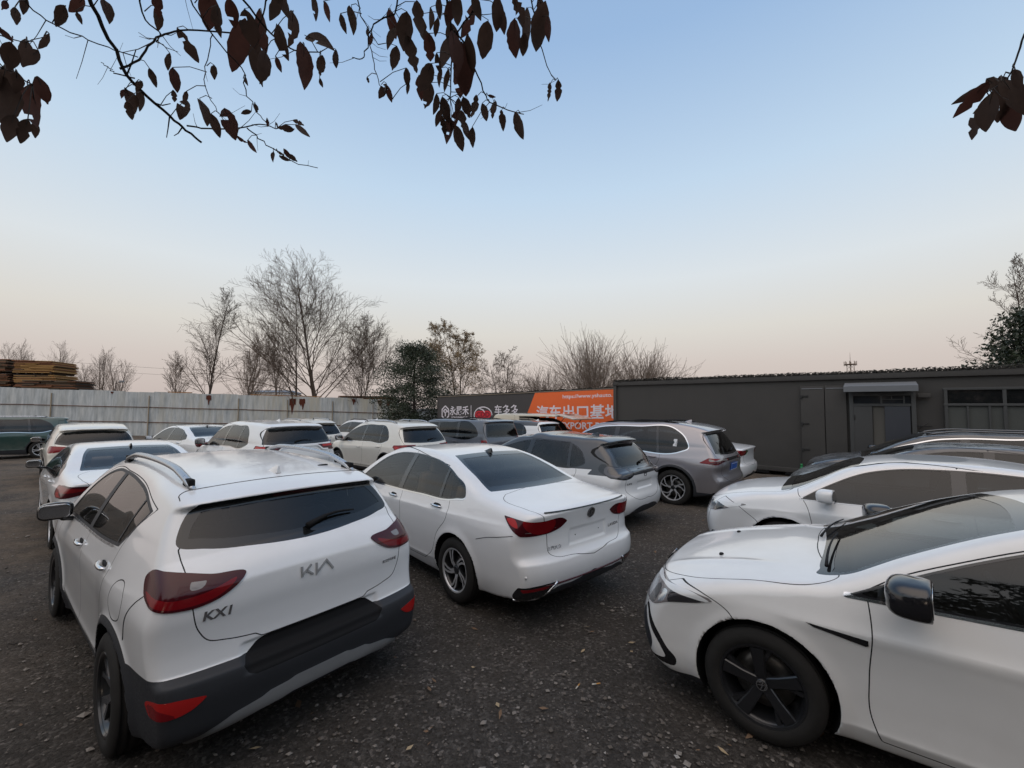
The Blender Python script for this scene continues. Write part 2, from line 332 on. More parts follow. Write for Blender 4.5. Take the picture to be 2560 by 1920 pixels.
def text_mesh(txt, size=1.0, depth=.0, bold=0, shear=0, spacing=1):
    """triangles of a line of text: centred on x, baseline at 0"""
    k = (txt, depth, bold, shear, spacing)
    if k not in _font_cache:
        cu = bpy.data.curves.new('lettering', 'FONT'); cu.body = txt; cu.align_x = 'CENTER'; cu.size = 1; cu.extrude = depth; cu.offset = bold; cu.shear = shear; cu.space_character = spacing; cu.resolution_u = 4
        o = bpy.data.objects.new('lettering', cu); scene.collection.objects.link(o); bpy.context.view_layer.update()
        dg = bpy.context.evaluated_depsgraph_get(); e = o.evaluated_get(dg); me = e.to_mesh()
        _font_cache[k] = ([tuple(v.co) for v in me.vertices], [tuple(p.vertices) for p in me.polygons]); e.to_mesh_clear()
        bpy.data.objects.remove(o); bpy.data.curves.remove(cu)
    v, f = _font_cache[k]; return [(a*size, b*size, c*size) for a, b, c in v], f
def emblem_strokes(lines, w):
    """flat bars along 2-D polylines, mitred"""
    v, f = [], []
    for L in lines:
        P = [Vector(p) for p in L]; n = len(P); o = len(v)
        for i, p in enumerate(P):
            a = (P[i]-P[max(i-1, 0)]); b = (P[min(i+1, n-1)]-P[i]); a = a.normalized() if a.length else b.normalized(); b = b.normalized() if b.length else a
            t = (a+b).normalized() if (a+b).length > 1e-6 else a; nn = Vector((-t.y, t.x)); sc = 1/max(.35, nn.dot(Vector((-a.y, a.x))))
            v += [p+nn*w/2*sc, p-nn*w/2*sc]
        f += [(o+2*i, o+2*i+1, o+2*i+3, o+2*i+2) for i in range(n-1)]
    return [(p.x, p.y, 0) for p in v], f

# ---------------------------------------------------------------- cars
class Car:
    def __init__(c, sp, h=.02):
        c.sp, c.h = sp, h; W = c.W = sp['W']/2
        c.side = Field2(smooth_curve(sp['prof'], True), .012 if h < .018 else .016)
        Q = smooth_curve(sp['prof'], True); c.xmin, c.xmax, c.zmin, c.zmax = Q[:, 0].min(), Q[:, 0].max(), Q[:, 1].min(), Q[:, 1].max()
        c.plan = curve1(sp['plan'], .06); c.sec = curve1(sp['sec'], .03); c.belt = curve1(sp['belt'], .05); c.inset = curve1(sp['inset'], .05)
        c.tum = sp.get('tum', (.40, .28)); c.k = sp.get('k', .09); c.crown = sp.get('crown', .045); c.bowF, c.bowR = sp.get('bowF', .25), sp.get('bowR', .2)
        c.wx = sp['wx']; c.R = sp['R']; c.Ra = sp.get('Ra', c.R+.045); c.fl = sp.get('flare', .012); c.tw = sp.get('tyre_w', .215)
        c.cre = [(curve1(p, .05), a, w, x0, x1) for p, a, w, x0, x1 in sp.get('crease', [])]; c.mods = sp.get('mods'); c.ktop = curve1(sp['ktop'], .1) if 'ktop' in sp else None
        c.arch_z = sp.get('arch_z', c.R+.005)
    def Y(c, x, z):
        y = c.W*c.plan(x) + c.sec(z)
        for cu, a, w, x0, x1 in c.cre:
            t = (z-cu(x))/w; y = y + a*np.exp(-np.abs(t)*np.where(t > 0, 1.6, 1))*sstep(x0, x0+.35, x)*(1-sstep(x1-.35, x1, x))
        if c.fl:
            for xw in c.wx:
                r = np.hypot(x-xw, z-c.arch_z); y = y + c.fl*np.exp(-((r-c.Ra)/.05)**2)
        d = np.maximum(z-c.belt(x), -.3); g = c.W*c.plan(x) - c.inset(x) - (c.tum[0]*d + c.tum[1]*d*np.abs(d))
        return smin(y, g, c.sp.get('ks', .035))
    def F(c, x, y, z, fast=False):
        ay = np.abs(y); q = np.clip(ay/c.W, 0, 1.1); q2 = q*q; sh = .35*q2 + .65*q2*q2*q2
        wf = sstep(-.2, c.xmax*.8, x); wr = 1-sstep(c.xmin*.85, .2, x)
        xe = x + c.bowF*sh*wf - c.bowR*sh*wr; cr = c.crown*(1-.25*wf)
        ze = z + cr*q2*sstep(.5, .95, z)
        s = (c.side.fast if fast else c.side.fine)(xe, ze); g = ay - c.Y(x, z)
        k = c.k if c.ktop is None else c.ktop(x)
        f = smax(s, g*.92, k*(.55+.45*sstep(.3, .8, z)))
        if c.mods: f = c.mods(c, f, x, ay, z, y)
        for xw in c.wx:
            r = np.hypot(x-xw, z-c.arch_z); f = smax(f, np.minimum(c.Ra-r, ay-.45), .010) if False else np.maximum(f, np.minimum(c.Ra-r, ay-.42))
        return f
    def hit(c, o, d, tmax=4):
        """first point of the body along a ray in car space, and its normal"""
        o = np.array(o, float); d = np.array(d, float); d /= np.linalg.norm(d); t = 0
        P = lambda t: o+d*t; f = lambda p: float(c.F(np.array([p[0]]), np.array([p[1]]), np.array([p[2]]))[0])
        for _ in range(200):
            v = f(P(t))
            if v < .0004 or t > tmax: break
            t += max(v*.6, .0004)
        p = P(t); n = np.array([f(p+e)-f(p-e) for e in np.eye(3)*.008]); return Vector(p), Vector(n).normalized()
    def drop(c, P, n):
        """slide points along -n onto the body"""
        P = np.array(P, float); n = np.array(n, float)
        for _ in range(40): P = P-n*(np.clip(c.F(P[:, 0], P[:, 1], P[:, 2]), -.02, .02)*.7)[:, None]
        return P
    def shell(c):
        V, T, N = surface_net(c.F, (c.xmin-.06, -2.5*c.h, c.zmin-.06), (c.xmax+.06, c.W+.08, c.zmax+.08), c.h)
        s = Shell(V, T, N); g = s.cut(-s.V[:, 1]); keep = (-s.V[s.T][:, :, 1]).max(1) <= 1e-6
        s.T = s.T[keep]; s.L = s.L[keep]; s.V[:, 1] = np.maximum(s.V[:, 1], 0); m = s.V[:, 1] < 1e-5; s.N[m, 1] = 0; return s

def P2(c, kind, x0=0):
    if kind == 'S': return lambda V: V[:, [0, 2]]
    if kind in 'RF': return lambda V: V[:, [1, 2]]
    if kind == 'C': return lambda V: np.stack([V[:, 1]+np.maximum(0, V[:, 0]-x0), V[:, 2]], 1)
    if kind == 'D': return lambda V: np.stack([V[:, 1]+np.maximum(0, x0-V[:, 0]), V[:, 2]], 1)
    if kind == 'T': return lambda V: V[:, [0, 1]]
    if kind == 'U': return lambda V: np.stack([V[:, 1], V[:, 2]+np.maximum(0, V[:, 0]-x0)], 1)
def region(c, kind, pts, x0=0, smooth=True, n=8):
    """signed field of an outline drawn on the car's side (S), rear (R), front (F), wrapped rear (C) / front (D) corner or top (T)"""
    if kind in 'RFCDU': pts = [(-.4,)+tuple(p[1:]) if p[0] == 0 else p for p in pts]
    if kind == 'T': pts = [(p[0], -.4)+tuple(p[2:]) if p[1] == 0 else p for p in pts]
    Q = smooth_curve(pts, True, n) if smooth else np.array([p[:2] for p in pts], float); pj = P2(c, kind, x0)
    if kind == 'S': lim = lambda V: (c.Y(V[:, 0], V[:, 2])-.10)-V[:, 1]
    elif kind in 'RCU': lim = lambda V: V[:, 0]-c.sp.get('rear_x', -.6)
    elif kind in 'FD': lim = lambda V: c.sp.get('front_x', .4)-V[:, 0]
    else: lim = lambda V: .5-V[:, 2]
    return lambda V: np.maximum(poly_sdf(pj(V), Q), lim(V))
def line_gap(c, kind, pts, w=.0028, x0=0, closed=False, lim=None):
    Q = smooth_curve(pts, closed, 10); pj = P2(c, kind, x0)
    base = region(c, kind, [(0, 0), (1, 0), (0, 1)], x0)
    return Q, pj

def both(V, T, N):
    """mirror a half shell and weld it on the centre line"""
    n = len(V); V2 = V*[1, -1, 1]; N2 = N*[1, -1, 1]; c = V[:, 1] < 1e-6; mp = np.where(c, np.arange(n), np.arange(n)+n)
    return np.concatenate([V, V2]), np.concatenate([T, mp[T][:, ::-1]]), np.concatenate([N, N2])

def wheel_meshes(R, w, rr, style, seed=0):
    """tyre and rim meshes, outer face toward +y, centred on the hub"""
    t = MB(); h = w/2; prof = [(rr-.012, -h*.80), (rr+.004, -h*.92), (rr+.03, -h*1.0), (R-.045, -h*.99), (R-.018, -h*.90), (R-.004, -h*.80)]
    gr = [-.62, -.22, .22, .62]; tr = [(R-.004, -h*.8)]
    for g in gr: tr += [(R, h*(g-.09)), (R-.008, h*(g-.07)), (R-.008, h*(g+.07)), (R, h*(g+.09))]
    prof += tr[1:]+[(r, -y) for r, y in prof[:6][::-1]]; t.lathe(prof, 64)
    r = MB(); r.cur = 1; r.lathe([(rr-.006, h*.86), (rr-.014, h*.80), (rr-.03, h*.55), (rr-.04, -h*.7), (rr-.01, -h*.85)], 48)
    r.cur = 0 if style.get('lip', 1) else 1; r.lathe([(rr-.016, h*.80), (rr-.010, h*.90), (rr+.003, h*.93), (rr+.006, h*.88)], 48)
    n, kind = style['n'], style['kind']; yf, yb = h*style.get('face', .72), h*.35; hub = style.get('hub', .075)
    def blade(a0, pts):      # pts: list of (radius, angle, half width, front depth)
        v, f = [], []
        for rad, an, hw, d in pts:
            a = a0+an; C = Vector((math.cos(a), 0, math.sin(a))); S = Vector((-math.sin(a), 0, math.cos(a)))
            for q, y in ((-hw, d-.030), (-hw, d-.006), (-hw*.82, d), (hw*.82, d), (hw, d-.006), (hw, d-.030)): v.append(C*rad+S*q+Vector((0, y, 0)))
        for i in range(len(pts)-1):
            for k in range(6): f.append((i*6+k, i*6+(k+1) % 6, i*6+6+(k+1) % 6, i*6+6+k))
        f += [tuple(range(6)), tuple((len(pts)-1)*6+k for k in range(6))]
        o = len(r.f); r.add(v, f); side = style.get('side', 1)
        for i in range(len(pts)-1):
            for k in range(6): r.m[o+i*6+k] = 0 if k == 2 else side
    R1 = rr-.016
    for k in range(n):
        a = 2*math.pi*k/n+style.get('rot', 0); tw = style.get('twist', 0)
        if kind == 'blade': blade(a, [(hub*.6, -tw*.3, .020, yf-.012), (R1*.45, 0, .020, yf), (R1*.75, tw*.5, .026, yf+.002), (R1, tw, style.get('wo', .034), yf+.006)])
        elif kind == 'twin':
            for s_ in (-1, 1): blade(a, [(hub*.6, s_*.22, .014, yf-.012), (R1*.45, s_*.14+tw*.2, .013, yf), (R1*.75, s_*.14+tw*.6, .014, yf+.002), (R1, s_*.15+tw, .016, yf+.006)])
        elif kind == 'vee':
            blade(a, [(hub*.5, 0, .030, yf-.012), (R1*.5, tw*.3, .020, yf)])
            for s_ in (-1, 1): blade(a, [(R1*.38, tw*.2, .015, yf-.004), (R1*.7, s_*.16+tw*.5, .015, yf), (R1, s_*.27+tw, .020, yf+.006)])
        elif kind == 'wedge':
            blade(a, [(hub*.5, 0, .030, yf-.010), (R1*.5, .02, .030, yf), (R1, tw, .040, yf+.008)])
            blade(a, [(R1*.3, .10, .012, yf-.02), (R1*.6, .22, .010, yf-.012), (R1, .34, .016, yf)])
    r.cur = style.get('hubmat', 1); r.lathe([(0, yf-.004), (hub*.42, yf-.004), (hub*.5, yf-.010), (hub*.95, yf-.016), (hub, yf-.04), (hub, yb-.02)], 32)
    for k in range(5):
        a = 2*math.pi*k/5+.3; r.lathe([(0, yf-.012), (.010, yf-.012), (.010, yf-.03)], 8, c=(hub*.72*math.cos(a), 0, hub*.72*math.sin(a)))
    d = MB(); d.lathe([(.04, -h*.05), (R1*.78, -h*.05), (R1*.78, -h*.22), (.04, -h*.22)], 40, closed=True)
    return t, r, d
def boundary_skirt(V, T, N, push, depth):
    """lift a patch along its normals and close its rim down to the body"""
    e = np.concatenate([T[:, [0, 1]], T[:, [1, 2]], T[:, [2, 0]]]); key = np.sort(e, 1); u, inv, ct = np.unique(key, axis=0, return_inverse=True, return_counts=True)
    be = e[ct[inv.ravel()] == 1]; Vt = V+N*push; n = len(V)
    b = np.unique(be); mp = np.full(n, -1); mp[b] = n+np.arange(len(b)); Vb = V[b]-N[b]*depth; Nb = N[b]
    q = np.concatenate([np.stack([be[:, 1], be[:, 0], mp[be[:, 0]]], 1), np.stack([be[:, 1], mp[be[:, 0]], mp[be[:, 1]]], 1)])
    return np.concatenate([Vt, Vb]), np.concatenate([T, q]), np.concatenate([N, Nb]), len(q)

def superquad(c, d, e=.5, n=20, flat=None):
    v, f = [], []; sp = lambda t, p: math.copysign(abs(t)**p, t)
    for i in range(n//2+1):
        a = -math.pi/2+math.pi*i/(n//2)
        for k in range(n):
            b = 2*math.pi*k/n; x = sp(math.cos(a), e)*sp(math.cos(b), e); y = sp(math.cos(a), e)*sp(math.sin(b), e); z = sp(math.sin(a), e)
            if flat is not None: x = max(x, flat)
            v.append((c[0]+d[0]/2*x, c[1]+d[1]/2*y, c[2]+d[2]/2*z))
    for i in range(n//2):
        for k in range(n): f.append((i*n+k, i*n+(k+1) % n, i*n+n+(k+1) % n, i*n+n+k))
    return v, f

def make_car(name, label, group, sp, h, detail=2):
    c = Car(sp, h); s = c.shell(); root = empty(name); tag(root, label, 'car' if 'cat' not in sp else sp['cat'], group)
    root['label'] = label; body_mats = [M[sp['mat']], M['gap']]
    # wheel wells
    def well(V):
        g = np.full(len(V), 9.)
        for xw in c.wx: g = np.minimum(g, np.hypot(V[:, 0]-xw, V[:, 2]-c.arch_z)-(c.Ra+.004))
        return g
    s.label(well, 'wheel_well')
    s.label(lambda V: np.maximum(V[:, 2]-(c.zmin+.05), V[:, 1]-(c.W-.12)), 'wheel_well')
    extra = {}     # label -> material key
    base = ['body']
    for nme, fn, mat in sp.get('zones', []):     # two-tone roofs, plastic cladding, bumpers
        s.label(fn(c) if callable(fn) else region(c, *fn), nme, ('body',)+tuple(sp.get('zone_over', ()))); extra[nme] = mat; base.append(nme)
    sided, central = [], []
    # side glass
    w = sp['win']; Q = smooth_curve(w['dlo'], True, 10); dl = lambda V: poly_sdf(V[:, [0, 2]], Q); lat = lambda V: (c.Y(V[:, 0], V[:, 2])-.09)-V[:, 1]
    tb = tuple(base)
    s.label(lambda V: np.maximum(dl(V), lat(V)), 'window_frame', tb)
    for i, (nme, a, b) in enumerate(w['panes']):    # a, b: slanted limits (x at belt, x at roof)
        zb, zt = w.get('zb', .95), w.get('zt', 1.4)
        def pane(V, a=a, b=b):
            t = (V[:, 2]-zb)/(zt-zb); g = dl(V)+w.get('frit', .012)
            if a is not None: g = np.maximum(g, V[:, 0]-(a[0]+(a[1]-a[0])*t))
            if b is not None: g = np.maximum(g, (b[0]+(b[1]-b[0])*t)-V[:, 0])
            return np.maximum(g, lat(V))
        s.label(pane, nme, ('window_frame',)); sided.append((nme, w.get('glass', 'glass_mid') if not isinstance(w.get('glass'), dict) else w['glass'][nme], -.003))
    if w.get('trim'):
        tw, kind = w['trim']
        def tr(V):
            g = np.maximum(dl(V)-tw, lat(V)-.02)
            if kind == 'bottom': g = np.maximum(g, V[:, 2]-(c.belt(V[:, 0])+w.get('trim_up', .012)))
            return g
        s.label(tr, 'window_trim', tb); extra['window_trim'] = w.get('trim_mat', 'chrome')
    for nme, key in (('rear_window', 'rear_glass'), ('windshield', 'windshield')):
        if key in sp:
            g = sp[key]; fn = region(c, g['kind'], g['pts'], g.get('x0', 0)); s.label(fn, nme+'_border', tb)
            s.label(lambda V: fn(V)+g.get('border', .035), nme, (nme+'_border',)); central.append((nme, g.get('mat', 'glass'), -.002)); central.append((nme+'_border', g.get('bmat', 'frit'), 0))
    lamps = []
    for L in sp.get('lamps', []):
        fn = region(c, L['kind'], L['pts'], L.get('x0', 0), L.get('smooth', True)); s.label(fn, L['name'], tb+tuple(L.get('over', ()))); mats = [L['mat']]; labs = [L['name']]
        for i, I in enumerate(L.get('inner', [])):
            nm_ = L['name']+'#%d' % i; f2 = region(c, I[0], I[1], I[3] if len(I) > 3 else L.get('x0', 0), I[4] if len(I) > 4 else L.get('smooth', True)); s.label(f2, nm_, tuple(labs)); labs.append(nm_); mats.append(I[2])
        lamps.append((L, labs, mats))
    # panel gaps and panels
    def gap(fn, wd, names, inside=None):
        d = s.cut(fn(s.V)-wd)+wd; d = s.cut(d+wd)-wd; d = d[s.T].mean(1); ids = [s.names.index(b) for b in names if b in s.names]
        if 'gap' not in s.names: s.names.append('gap')
        ok = np.isin(s.L, ids); s.L[ok & (np.abs(d) < wd)] = s.names.index('gap')
        if inside:
            for b in names:
                if b not in s.names: continue
                nn = inside+'|'+b
                if nn not in s.names: s.names.append(nn)
                s.L[(s.L == s.names.index(b)) & (d < -wd)] = s.names.index(nn)
    panels = []
    for nme, kind, pts, x0, side in sp.get('panels', []):
        gap(region(c, kind, pts, x0), sp.get('gapw', .0030), base, nme if nme else None)
        if nme: panels.append((nme, side))
    objs = {}
    def emit(nme, labs, mats, sided_, push=0, parent=None, skirt=None):
        V, T, N, L = s.take(labs)
        if not len(T): return None
        ids = [s.names.index(l) if l in s.names else -1 for l in labs]; mi = np.zeros(len(T), int)
        for k, i in enumerate(ids): mi[L == i] = mats[k][1]
        ms = [M[m[0]] for m in sorted({(a, b) for a, b in mats}, key=lambda q: q[1])]
        if skirt is not None:
            V, T, N, nq = boundary_skirt(V, T, N, push, skirt); mi = np.concatenate([mi, np.zeros(nq, int)])
        elif push: V = V+N*push
        if sided_:
            out = []
            for sg in (1, -1):
                F = T if sg > 0 else T[:, ::-1]; o = link(nme, mesh_np(nme, V*[1, sg, 1], F, N*[1, sg, 1], mi), parent=parent or root, mats=ms); out.append(o)
            objs.setdefault(nme, []).extend(out); return out
        if skirt is not None: V, T, N = np.concatenate([V, V*[1, -1, 1]]), np.concatenate([T, T[:, ::-1]+len(V)]), np.concatenate([N, N*[1, -1, 1]])
        else: V, T, N = both(V, T, N)
        o = link(nme, mesh_np(nme, V, T, N, np.concatenate([mi, mi])), parent=parent or root, mats=ms); objs.setdefault(nme, []).append(o); return o
    emit('body', ['body', 'gap', 'wheel_well'], [(sp['mat'], 0), ('gap', 1), ('black', 2)], False)
    for z in base[1:]:
        zz = [q for q in sp['zones'] if q[0] == z][0]; emit(z.split('.')[0], [z], [(zz[2], 0)], False)
    for p, side in panels:
        labs = [p+'|'+b for b in base if p+'|'+b in s.names]; mk = [(sp['mat'] if l.endswith('|body') else extra[l.split('|')[1]]) for l in labs]; um = list(dict.fromkeys(mk))
        emit(p, labs, [(k, um.index(k)) for k in mk], side)
    for nme, mat, push in sided: emit(nme, [nme], [(mat, 0)], True, push)
    emit('window_frame', ['window_frame'], [(w.get('frame_mat', 'gloss_black'), 0)], True)
    if w.get('trim'): emit('window_trim', ['window_trim'], [(extra['window_trim'], 0)], True, .002, skirt=.002)
    for nme, mat, push in central:
        if nme.endswith('_border'): emit(nme, [nme], [(mat, 0)], False, push, parent=objs[nme[:-7]][0])
        else: emit(nme, [nme], [(mat, 0)], False, push)
    for L, labs, mats in lamps:
        um = list(dict.fromkeys(mats)); emit(L['name'], labs, [(m, um.index(m)) for m in mats], L.get('sided', True), L.get('push', .004), skirt=.004)
    # dark inner skin, floor, seats, dashboard
    labs = [l for l in s.names if l in ('body', 'window_frame', 'gap') or l in base or '|' in l]; V, T, N, _ = s.take(labs)
    keep = (V[T][:, :, 2].min(1) > .35) & (np.abs(V[T][:, :, 0]-.0).max(1) < 9); T = T[keep]
    u, inv = np.unique(T, return_inverse=True); V, N, T = V[u], N[u], inv.reshape(-1, 3)
    V, T, N = both(V-N*[.025, .025, .025]*1.0, T[:, ::-1], -N); V[:, 1] = np.where(np.abs(V[:, 1]) < 1e-4, 0, V[:, 1]); link('interior', mesh_np('interior', V, T, N), M['liner'], root)
    zr = c.zmax; seat = MB(); fx = sp.get('seat_x', .05); rx = sp.get('rear_seat_x', -.85); sm = sp.get('seat_mat', 'seat')
    tl = Matrix.Rotation(R_(-18), 3, 'Y')
    for y in (.36, -.36):
        seat.box((fx+.22, y, .52), (.5, .5, .16), None, .06); seat.box((fx-.13, y, .83), (.14, .48, .66), tl, .06); seat.box((fx-.27, y, min(zr-.24, 1.24)), (.09, .26, .17), tl, .04)
        seat.box((rx-.24, y, min(zr-.25, 1.18)), (.09, .25, .15), tl, .04)
    seat.box((rx+.2, 0, .52), (.5, 1.2, .16), None, .06); seat.box((rx-.12, 0, .80), (.14, 1.24, .60), tl, .06); seat.build('seats', M[sm], root)
    d = MB(); dx = sp.get('dash_x', .95); d.box((dx, 0, sp.get('dash_z', .86)), (.5, 1.36, .16), None, .06); d.box((dx-.2, 0, .72), (.2, .3, .3), None, .05)
    d.tube([(dx-.42+.07*math.cos(k*math.pi/12), .36+.18*math.sin(k*math.pi/12), sp.get('dash_z', .86)+.0+.17*math.cos(k*math.pi/12)) for k in range(25)], .016, 6, False); d.build('dashboard', M['liner'], root)
    # wheels
    R, tw, rr = c.R, c.tw, sp['rim_r']; t, r, dk = wheel_meshes(R, tw, rr, sp['rim']); face, side = M[sp['rim'].get('mat', 'silver')], M[sp['rim'].get('mat2', 'rim_black')]
    W0 = None; yo = sp.get('track', c.W-.015)-tw/2
    for xw in c.wx:
        for sg in (1, -1):
            if W0 is None:
                wo = r.build('wheel', None, root, [face, side], 35); ty = t.build('tyre', M['rubber'], wo); ds = dk.build('brake_disc', M['disc'], wo); W0 = (wo, ty, ds)
                if sp.get('cap'): sp['cap'](wo, tw/2*sp['rim'].get('face', .72))
                kids = list(wo.children)
            else:
                wo = W0[0].copy(); scene.collection.objects.link(wo); wo.parent = root
                for q in kids: k = q.copy(); scene.collection.objects.link(k); k.parent = wo
            steer = sp.get('steer', 0) if xw > 0 else 0
            wo.location = (xw, sg*yo, R-.004); wo.rotation_euler = (0, random.uniform(0, 6), (0 if sg > 0 else math.pi)+R_(steer))
    # mirrors
    if 'mirror' in sp:
        mx, my, mz, dx_, dy_, dz_, mat = sp['mirror']
        for sg in (1, -1):
            m = MB(); v, f = superquad((0, 0, 0), (dx_, dy_, dz_), .62, 24, -.55); v = [(x, y*(1-.25*max(0, -x/dx_)) , z-.25*abs(y)*(1 if y*sg > 0 else 0)*.3) for x, y, z in v]; m.add(v, f, True)
            o = m.build('mirror', M[mat], root); o.location = (mx, sg*my, mz); o.rotation_euler = (0, 0, sg*R_(-8))
            g = MB(); v, f = superquad((-.275*dx_-.002, 0, 0), (.006, dy_*.86, dz_*.80), .5, 20); g.add(v, f, True); g.build('mirror_glass', M['chrome'], o)
            a = MB(); yb = c.Y(np.array([mx+.04]), np.array([mz-dz_*.55]))[0]; a.tube([(.02, -sg*(my-yb+.02), -dz_*.62), (.01, -sg*(my-yb)*.4, -dz_*.52), (0, -sg*.02, -dz_*.3)], [.035, .032, .04], 10, True, .6); a.build('mirror_arm', M['gloss_black'], o)
    # handles
    for hx, hz, mat in sp.get('handles', []):
        for sg in (1, -1):
            m = MB(); yb = float(c.Y(np.array([hx]), np.array([hz]))[0]); pts = []
            for k in range(9):
                u = k/8; xx = hx-.1+.2*u; pts.append((xx, sg*(float(c.Y(np.array([xx]), np.array([hz]))[0])+.010+.022*math.sin(math.pi*min(1, max(0, u)))**.6), hz+.006*(u-.5)))
            m.tube(pts, [.008]+[.013]*7+[.008], 8, True, 1.0)
            dn = 'front_door' if hx > sp.get('door_split', -.2) else 'rear_door'; par = objs.get(dn)
            m.build('door_handle', M[mat], par[0 if sg > 0 else 1] if par else root)
            e = MB(); v, f = superquad((hx, sg*(yb-.002), hz), (.15, .012, .05), .8, 16); e.add(v, f, True); e.build('handle_recess', M['gap'], par[0 if sg > 0 else 1] if par else root) if detail > 2 else None
    # roof fin
    if 'fin' in sp:
        fx_, mat = sp['fin']; p, n_ = c.hit((fx_, 0, 3), (0, 0, -1)); m = MB(); v, f = [], []
        for i in range(9):
            u = i/8; hh = .062*(u**.8)*(1-.15*max(0, (u-.8)/.2)) + .003; wd = .034*(1-.5*u); xx = .09-.17*u
            for k in range(7): a = math.pi*k/6; v.append((fx_+xx, wd*math.cos(a)*(1-.55*math.sin(a)), p.z-.006+hh*math.sin(a)))
        for i in range(8):
            for k in range(6): f.append((i*7+k, i*7+k+1, i*7+7+k+1, i*7+7+k))
        f += [tuple(range(7)), tuple(8*7+k for k in range(7))[::-1]]; m.add(v, f, True); m.build('roof_antenna', M[mat], root, auto=40)
    # roof rails
    if 'rails' in sp:
        x0, x1, ry, rz, mat = sp['rails']
        for sg in (1, -1):
            m = MB(); pts = []; n_ = 22
            for k in range(n_):
                u = k/(n_-1); xx = x0+(x1-x0)*u; yy = ry(xx) if callable(ry) else ry; p, _n = c.hit((xx, yy, 3), (0, 0, -1)); lift = rz*min(1, 5*u, 5*(1-u))**.6
                pts.append((xx, sg*yy, p.z+lift-.004))
            w_ = 1.22 if rz > .06 else 1; m.tube(pts, [.016*w_]+[.021*w_]*(n_-2)+[.016*w_], 10, True, .8); o = m.build('roof_rail', M[mat], root)
            if rz > .03:
                g = MB()
                for u in (.05, .95):
                    xx = x0+(x1-x0)*u; yy = ry(xx) if callable(ry) else ry; p, _n = c.hit((xx, yy, 3), (0, 0, -1)); g.box((xx, sg*yy, p.z+rz*.35), (.14, .035, rz*.8), None, .012)
                g.build('rail_foot', M['black'], o)
    return root, c, objs

def place_on(c, root, name, verts, faces, mat, o, d, up=(0, 0, 1), lift=.002, solid=0, parent=None):
    """lay a flat outline (x right, y up) on the body where a ray meets it"""
    p, n = c.hit(o, d); u = Vector(up); u = (u-n*u.dot(n)).normalized(); r = u.cross(n); m = MB()
    if solid:
        k = len(verts); V = [p+r*v[0]+u*v[1]+n*(lift+solid) for v in verts]+[p+r*v[0]+u*v[1]+n*(lift-.002) for v in verts]
        ed = {}
        for f in faces:
            for i in range(len(f)): a, b = f[i], f[(i+1) % len(f)]; ed[(a, b)] = 1
        F = [tuple(f) for f in faces]+[(b, a, a+k, b+k) for (a, b) in ed if (b, a) not in ed]; m.add(V, F)
    else: m.add([p+r*v[0]+u*v[1]+n*(lift+(v[2] if len(v) > 2 else 0)) for v in verts], faces)
    me = bpy.data.meshes.new(name); me.from_pydata([tuple(v) for v in m.v], [], m.f); me.update(); return link(name, me, M[mat], parent or root)
